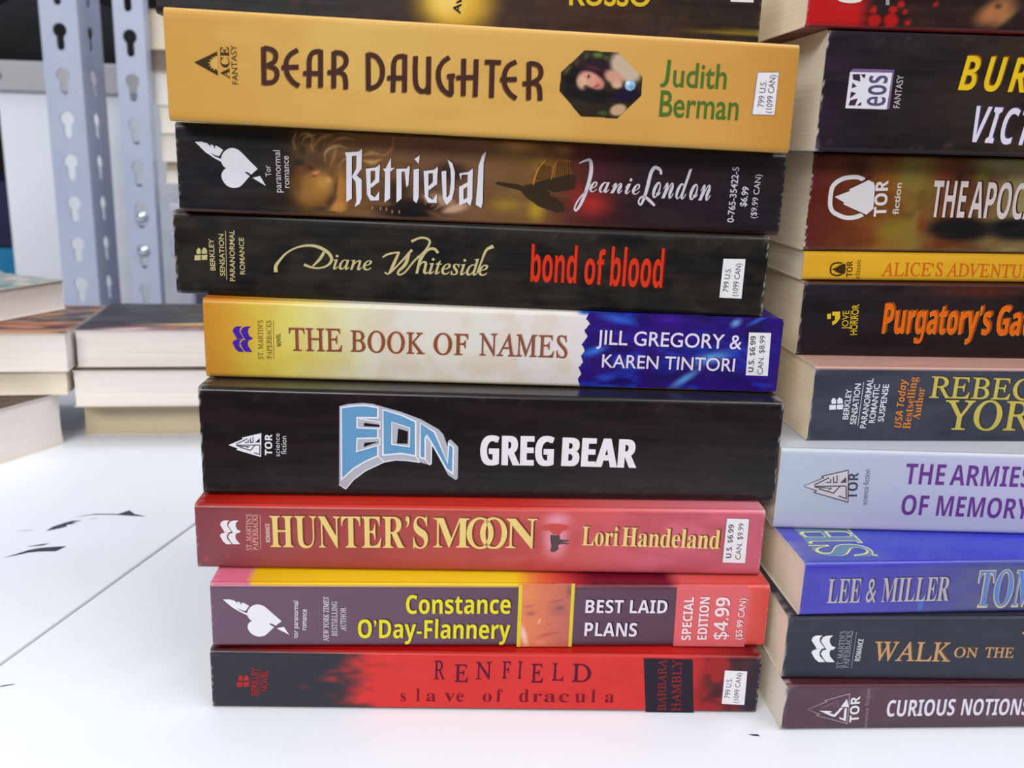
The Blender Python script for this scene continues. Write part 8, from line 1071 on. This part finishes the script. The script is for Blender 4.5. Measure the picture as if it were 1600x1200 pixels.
for z in (0.095, 0.067):
    bm = bmesh.new(); bmesh.ops.create_uvsphere(bm, u_segments=20, v_segments=10, radius=0.0052)
    for v in bm.verts: v.co = (v.co.x, v.co.y * 0.7, v.co.z)
    o = bm_obj('rivet', bm, [CHROME], pb, True); o.location = (-0.0115, -0.001, z + 0.75)

rk = thing('rack_shelf', 'grey steel rack shelf right of the riveted upright carrying a stack of pale books', 'shelf', (-0.2895, 0.505, 0), 0)
DECK = noise_mat('shelf_deck', (176, 180, 194), (186, 190, 204), 9, 0.4, 0.1)
box('deck', 0, 0.62, 0, 0.28, 0.0975, 0.1062, [DECK], rk, 0.001)
box('beam', -0.003, 0.62, 0.004, 0.03, 0.060, 0.0835, [STEEL], rk, 0.004)
box('gap_shade_strip', 0.0, 0.62, 0.024, 0.028, 0.083, 0.0985, [noise_mat('gap_shade_dark', (30, 32, 40), (44, 46, 54), 20, 0.6)], rk, 0.0005)  # dark strip filling the gap under the deck, its shade put into the colour
box('end_plate', 0.0, 0.003, 0.045, 0.272, -0.75, 0.097, [STEEL], rk, 0.0005)
box('back_plate', 0.003, 0.62, 0.272, 0.275, -0.75, 0.62, [STEEL], rk, 0.0005)

PANEL = noise_mat('white_panel_paint', (232, 237, 246), (238, 242, 249), 4, 0.5)
pn = thing('white_panel', 'tall white panel with grey top rail behind the slotted uprights', 'panel', (-0.487, 0.62, -0.75))
box('sheet', 0, 0.185, 0.004, 0.010, 0, 0.968, [PANEL], pn, 0.0008)
bm = bmesh.new(); box_bm(bm, -0.02, 0.185, -0.004, 0.0036, 0.945, 0.9715, 0.0015)
bmesh.ops.create_cone(bm, cap_ends=True, segments=16, radius1=0.004, radius2=0.004, depth=0.001, matrix=Matrix.Translation((0.006, -0.0045, 0.958)) @ Matrix.Rotation(math.pi / 2, 4, 'X'))
for f in bm.faces:
    if f.calc_center_median().y < -0.0042: f.material_index = 1
bm_obj('top_rail', bm, [noise_mat('rail_paint', (176, 174, 178), (188, 186, 190), 8, 0.5), noise_mat('rail_hole', (120, 116, 120), (130, 126, 130), 50, 0.8)], pn)
box('support', -0.06, 0.185, 0.012, 0.20, 0.93, 0.945, [STEEL], pn, 0.001)
# black bag on the panel's rear support
bm = bmesh.new(); bmesh.ops.create_icosphere(bm, subdivisions=4, radius=1)
for v in bm.verts:
    n = float(fbm(np.array(v.co.x * 1.5 + 5), np.array(v.co.y * 1.5 + v.co.z + 3)))
    k = 1 + 0.25 * (n - 0.5)
    z = v.co.z * k
    v.co = (v.co.x * 0.105 * k, v.co.y * 0.075 * k, max(z, -0.55) * 0.062)
bag = bm_obj('fabric_bag', bm, [noise_mat('black_fabric', (4, 4, 6), (9, 9, 13), 40, 0.9, 0, (1, 1, 1), 0.3)], None, True)
bag.location = (-0.475, 0.745, 0.2295)
tag(bag, 'slumped black fabric bag above the white panel, top left corner', 'bag')
# teal box left of the panel
tb = thing('storage_box', 'teal box with a white diagonal stripe at the left edge', 'box', (-0.62, 0.66, -0.75))
box('body', -0.18, 0.128, 0, 0.14, 0, 0.795, [noise_mat('teal_card', (22, 118, 168), (34, 142, 184), 10, 0.5)], tb, 0.002)
bm = bmesh.new()
vs = [bm.verts.new(p) for p in ((0.02, -0.0006, 0.86 - 0.062), (0.05, -0.0006, 0.86 - 0.062), (0.128, -0.0006, 0.755), (0.128, -0.0006, 0.74))]
bm.faces.new(vs); bm_obj('stripe', bm, [ink((226, 230, 236))], tb)
box('lid', -0.183, 0.131, -0.003, 0.143, 0.7955, 0.86, [noise_mat('navy_card', (24, 26, 62), (34, 36, 80), 10, 0.5)], tb, 0.002)

# ------------------------------------------------------------------ the two front stacks
INFO = {
 'rosso': ('black paperback with a yellow glow on its spine, topmost of the left stack', 0.5, (220, 208, 186)),
 'bear': ('thick golden tan paperback with brown lettering and an octagonal portrait', 0.30, (224, 212, 188)),
 'retr': ('dark brown paperback with a white heart mark and a blonde woman on its spine', 0.62, (224, 212, 188)),
 'bond': ('black paperback with gold script and narrow red lettering', 0.52, (224, 212, 188)),
 'names': ('cream and gold paperback with a torn blue right end', 0.66, (224, 212, 188)),
 'eon': ('thick glossy black paperback with large pale blue block letters', 0.85, (224, 212, 188)),
 'hunt': ('pinkish red paperback with pale yellow title and small wolf picture', 0.7, (224, 212, 188)),
 'best': ('purple paperback with yellow author name and an orange face portrait', 0.7, (224, 212, 188)),
 'renf': ('red paperback fading to black at its left end, lowest of the left stack', 0.6, (224, 212, 188)),
 'red': ('red and black paperback with red dots, topmost of the right stack', 0.5, (244, 232, 210)),
 'burn': ('thick black paperback with slanted yellow and white capitals and white square mark', 0.5, (244, 232, 210)),
 'apoc': ('mottled brown and olive paperback with a white mountain mark', 0.6, (244, 232, 210)),
 'alice': ('thin yellow paperback with orange lettering', 0.35, (238, 226, 204)),
 'purg': ('black paperback with orange outlined lettering', 0.55, (238, 224, 200)),
 'york': ('slate grey paperback with olive yellow author name and pink top edge', 0.55, (236, 220, 194)),
 'arm': ('pale lavender paperback with purple lettering', 0.5, (242, 230, 212)),
 'lee': ('blue foil paperback with silver lettering, its front cover showing', 0.8, (238, 218, 198)),
 'walk': ('charcoal paperback with bronze small capitals and a white wave mark', 0.35, (238, 220, 200)),
 'cur': ('brownish purple paperback with white angular lettering, lowest of the right stack', 0.35, (234, 224, 210)),
}
PART_LABELS = {'price_label': 'printed price box', 'portrait': 'small printed portrait'}
PAINT['lee']['cover'] = dict(base=(74, 84, 176), lay=[('g', [(0, (104, 100, 178)), (12, (84, 96, 172)), (40, (72, 80, 190)), (80, (66, 76, 196)), (172, (70, 84, 170))]), ('n', 22, 9, (58, 60, 205), .5)])
for key, (label, gloss, pages) in INFO.items():
    b = BOOKS[key]
    left = key in ('rosso', 'bear', 'retr', 'bond', 'names', 'eon', 'hunt', 'best', 'renf')
    root = thing('paperback_book', label, 'book', (b['x'], b['y'], b['z']), b['yaw'], 'paperbacks in the left front stack' if left else 'paperbacks in the right front stack')
    sp = dict(PAINT[key])
    L, T = b['L'] * 1e3, b['T'] * 1e3 - 0.12
    cs, sn = math.cos(b['yaw']), math.sin(b['yaw'])
    # colour stops of the cover's top edge are given in picture columns of the photo; 5.3 px per mm along the spine
    x0p = TOPX[key][0]; k = TOPX[key][1]
    sp['topu'] = [((p - x0p) / k, c) for p, c in sp['top']]
    spine = paperback(root, L, T, b['w'] * 1e3, b['s'], 105.0, sp, gloss, pages)
    lettering_parts(key, spine)
    if key == 'lee':
        # foil title running across the front cover
        cover = [c for c in root.children if c.name.startswith('front_cover')][0]
        V = []; Fc = []; Mi = []
        for kk, (wt_, lay, mi_) in enumerate(((0.02, 1, 0), (-0.003, 2, 1))):
            P, F = GLYPH[('SH', 'f', wt_, 1.0)]; n0 = len(V)
            x0, x1, y1 = P[:, 0].min(), P[:, 0].max(), P[:, 1].max()
            for x, y in P:
                yy = 4.2 + (x - x0) / (x1 - x0) * 22; uu = 22.5 - y / y1 * 17
                V.append((uu / 1e3, yy / 1e3, (b['s'] * uu + T * (1 + b['w'] * 1e3 * uu / (L * T)) + lay * 0.03) / 1e3))
            for f in F: Fc.append(tuple(n0 + i for i in f)); Mi.append(mi_)
        t = mesh_obj('cover_title', V, Fc, [ink((226, 224, 150)), ink((112, 140, 170))], cover, Mi)

# ------------------------------------------------------------------ books at the back of the white board
WHITE_P = (228, 219, 213); CREAM_P = (224, 212, 192)
DARKC = dict(base=(58, 48, 42), res=3, wear=.2, lay=[], bot=(60, 50, 46), topu=[(0, (60, 50, 44)), (200, (62, 52, 46))])
def cover_spec(base, lay):
    d = dict(DARKC); d['base'] = base; d['topu'] = [(0, base), (200, base)]; d['cover'] = dict(base=base, lay=lay); return d
def back_book(label, corner, right, yaw, z, T, L=172.0, W=84.0, spec=DARKC, pages=WHITE_P, group='paperbacks at the back of the white board'):
    """corner = the fore-edge corner nearest the camera on its left (or right) side, in mm"""
    a = math.radians(yaw); e1 = Vector((math.cos(a), math.sin(a), 0)); e2 = Vector((-math.sin(a), math.cos(a), 0))
    c = Vector((corner[0], corner[1], 0))
    org = c + e2 * W + (Vector() if right else e1 * L)
    root = thing('paperback_book', label, 'book', (org.x / 1e3, org.y / 1e3, z / 1e3), a + math.pi, group)
    paperback(root, L, T - 0.12, 0, 0, W, spec, 0.5, pages, 1.2, False)
    return root
# left pile
back_book('dark covered book nearest the left edge, lowest of the back left pile', (-239, 200), True, 65.5, 0, 28.2, 105, 172, cover_spec((84, 66, 56), [('n', 10, 6, (60, 46, 40), .7), ('b', 62, 163, 9, 5, 0, (210, 190, 60), .9, .3), ('b', 70, 158, 8, 5, 0, (216, 110, 100), .9, .3), ('b', 20, 166, 16, 1.2, 0, (190, 180, 170), .8, .3)]))
back_book('thin pale book lying directly on the dark covered book at the left edge', (-233.5, 196), True, 10, 28.4, 12.8, pages=CREAM_P)
back_book('book with orange and black picture cover, pushed against the back middle pile', (-231.7, 194.8), True, 10, 41.3, 20.4, spec=cover_spec((60, 50, 52), [('n', 20, 9, (196, 116, 60), .9), ('b', 40, 80, 45, 7, 5, (200, 170, 70), .9, .2), ('b', 30, 60, 40, 5, -8, (150, 60, 50), .9, .2), ('b', 50, 40, 40, 10, 10, (180, 100, 60), .9, .2), ('n', 9, 3, (190, 180, 170), .35), ('b', 40, 78, 45, 6, 0, (190, 120, 110), .9, .2)]))
back_book('book with pale cover, turned edge-on, topmost of the back left pile', (-261.7, 261.1), True, 69.8, 61.9, 17.2, 105, 160, cover_spec((150, 160, 158), [('n', 12, 5, (212, 196, 184), .9), ('b', 40, 150, 20, 4, 0, (60, 130, 130), .8, .2)]))
# middle pile
back_book('cream book lowest of the back middle pile', (-236.5, 216.6), False, 7, 0, 20.6, pages=(204, 188, 158))
back_book('white paged book between two others in the back middle pile', (-232.2, 199.5), False, 9, 20.8, 20.0)
back_book('dark book with red, white and yellow cover art, topmost of the back middle pile', (-232.2, 205.5), False, 10, 41.0, 20.2, spec=cover_spec((52, 48, 52), [('b', 130, 76, 40, 7, 6, (196, 96, 86), .95, .3), ('b', 110, 66, 40, 4, 3, (206, 200, 110), .95, .3), ('b', 145, 80, 22, 4, 6, (220, 205, 200), .9, .2), ('b', 112, 80, 16, 3, 0, (200, 170, 165), .8, .2), ('n', 12, 5, (70, 66, 70), .6)]))
# pile on the rack shelf
zz = 106.5
for i, (xl, T, lab, pg, cv) in enumerate((
    (-284.0, 15.5, 'pale book resting on the grey rack shelf, lowest of its pile', (226, 216, 202), (120, 100, 84)),
    (-294.0, 11.5, 'pale book second from the bottom of the pile on the rack shelf', (232, 224, 212), (150, 124, 100)),
    (-293.0, 6.0, 'thin brown covered book in the middle of the pile on the rack shelf', (160, 140, 120), (128, 104, 84)),
    (-297.0, 22.5, 'white book below the cream one in the pile on the rack shelf', (234, 226, 216), (140, 120, 100)),
    (-296.0, 22.0, 'cream book above the white one in the pile on the rack shelf', (236, 228, 214), (190, 150, 130)),
    (-300.5, 26.0, 'broad white book under the grey-brown one in the pile on the rack shelf', (232, 226, 220), (150, 110, 96)),
    (-301.0, 17.0, 'grey-brown edged book second from the top of the pile on the rack shelf', (126, 112, 100), (110, 96, 84)),
    (-301.5, 30.0, 'cream paged book topmost of the pile on the rack shelf', (226, 212, 190), (30, 26, 24)))):
    back_book(lab, (xl, 513 + i % 2), False, 0, zz, T, 172.0, 104.0, cover_spec(cv, []), pg, 'books piled on the grey rack shelf')
    zz += T + 0.1
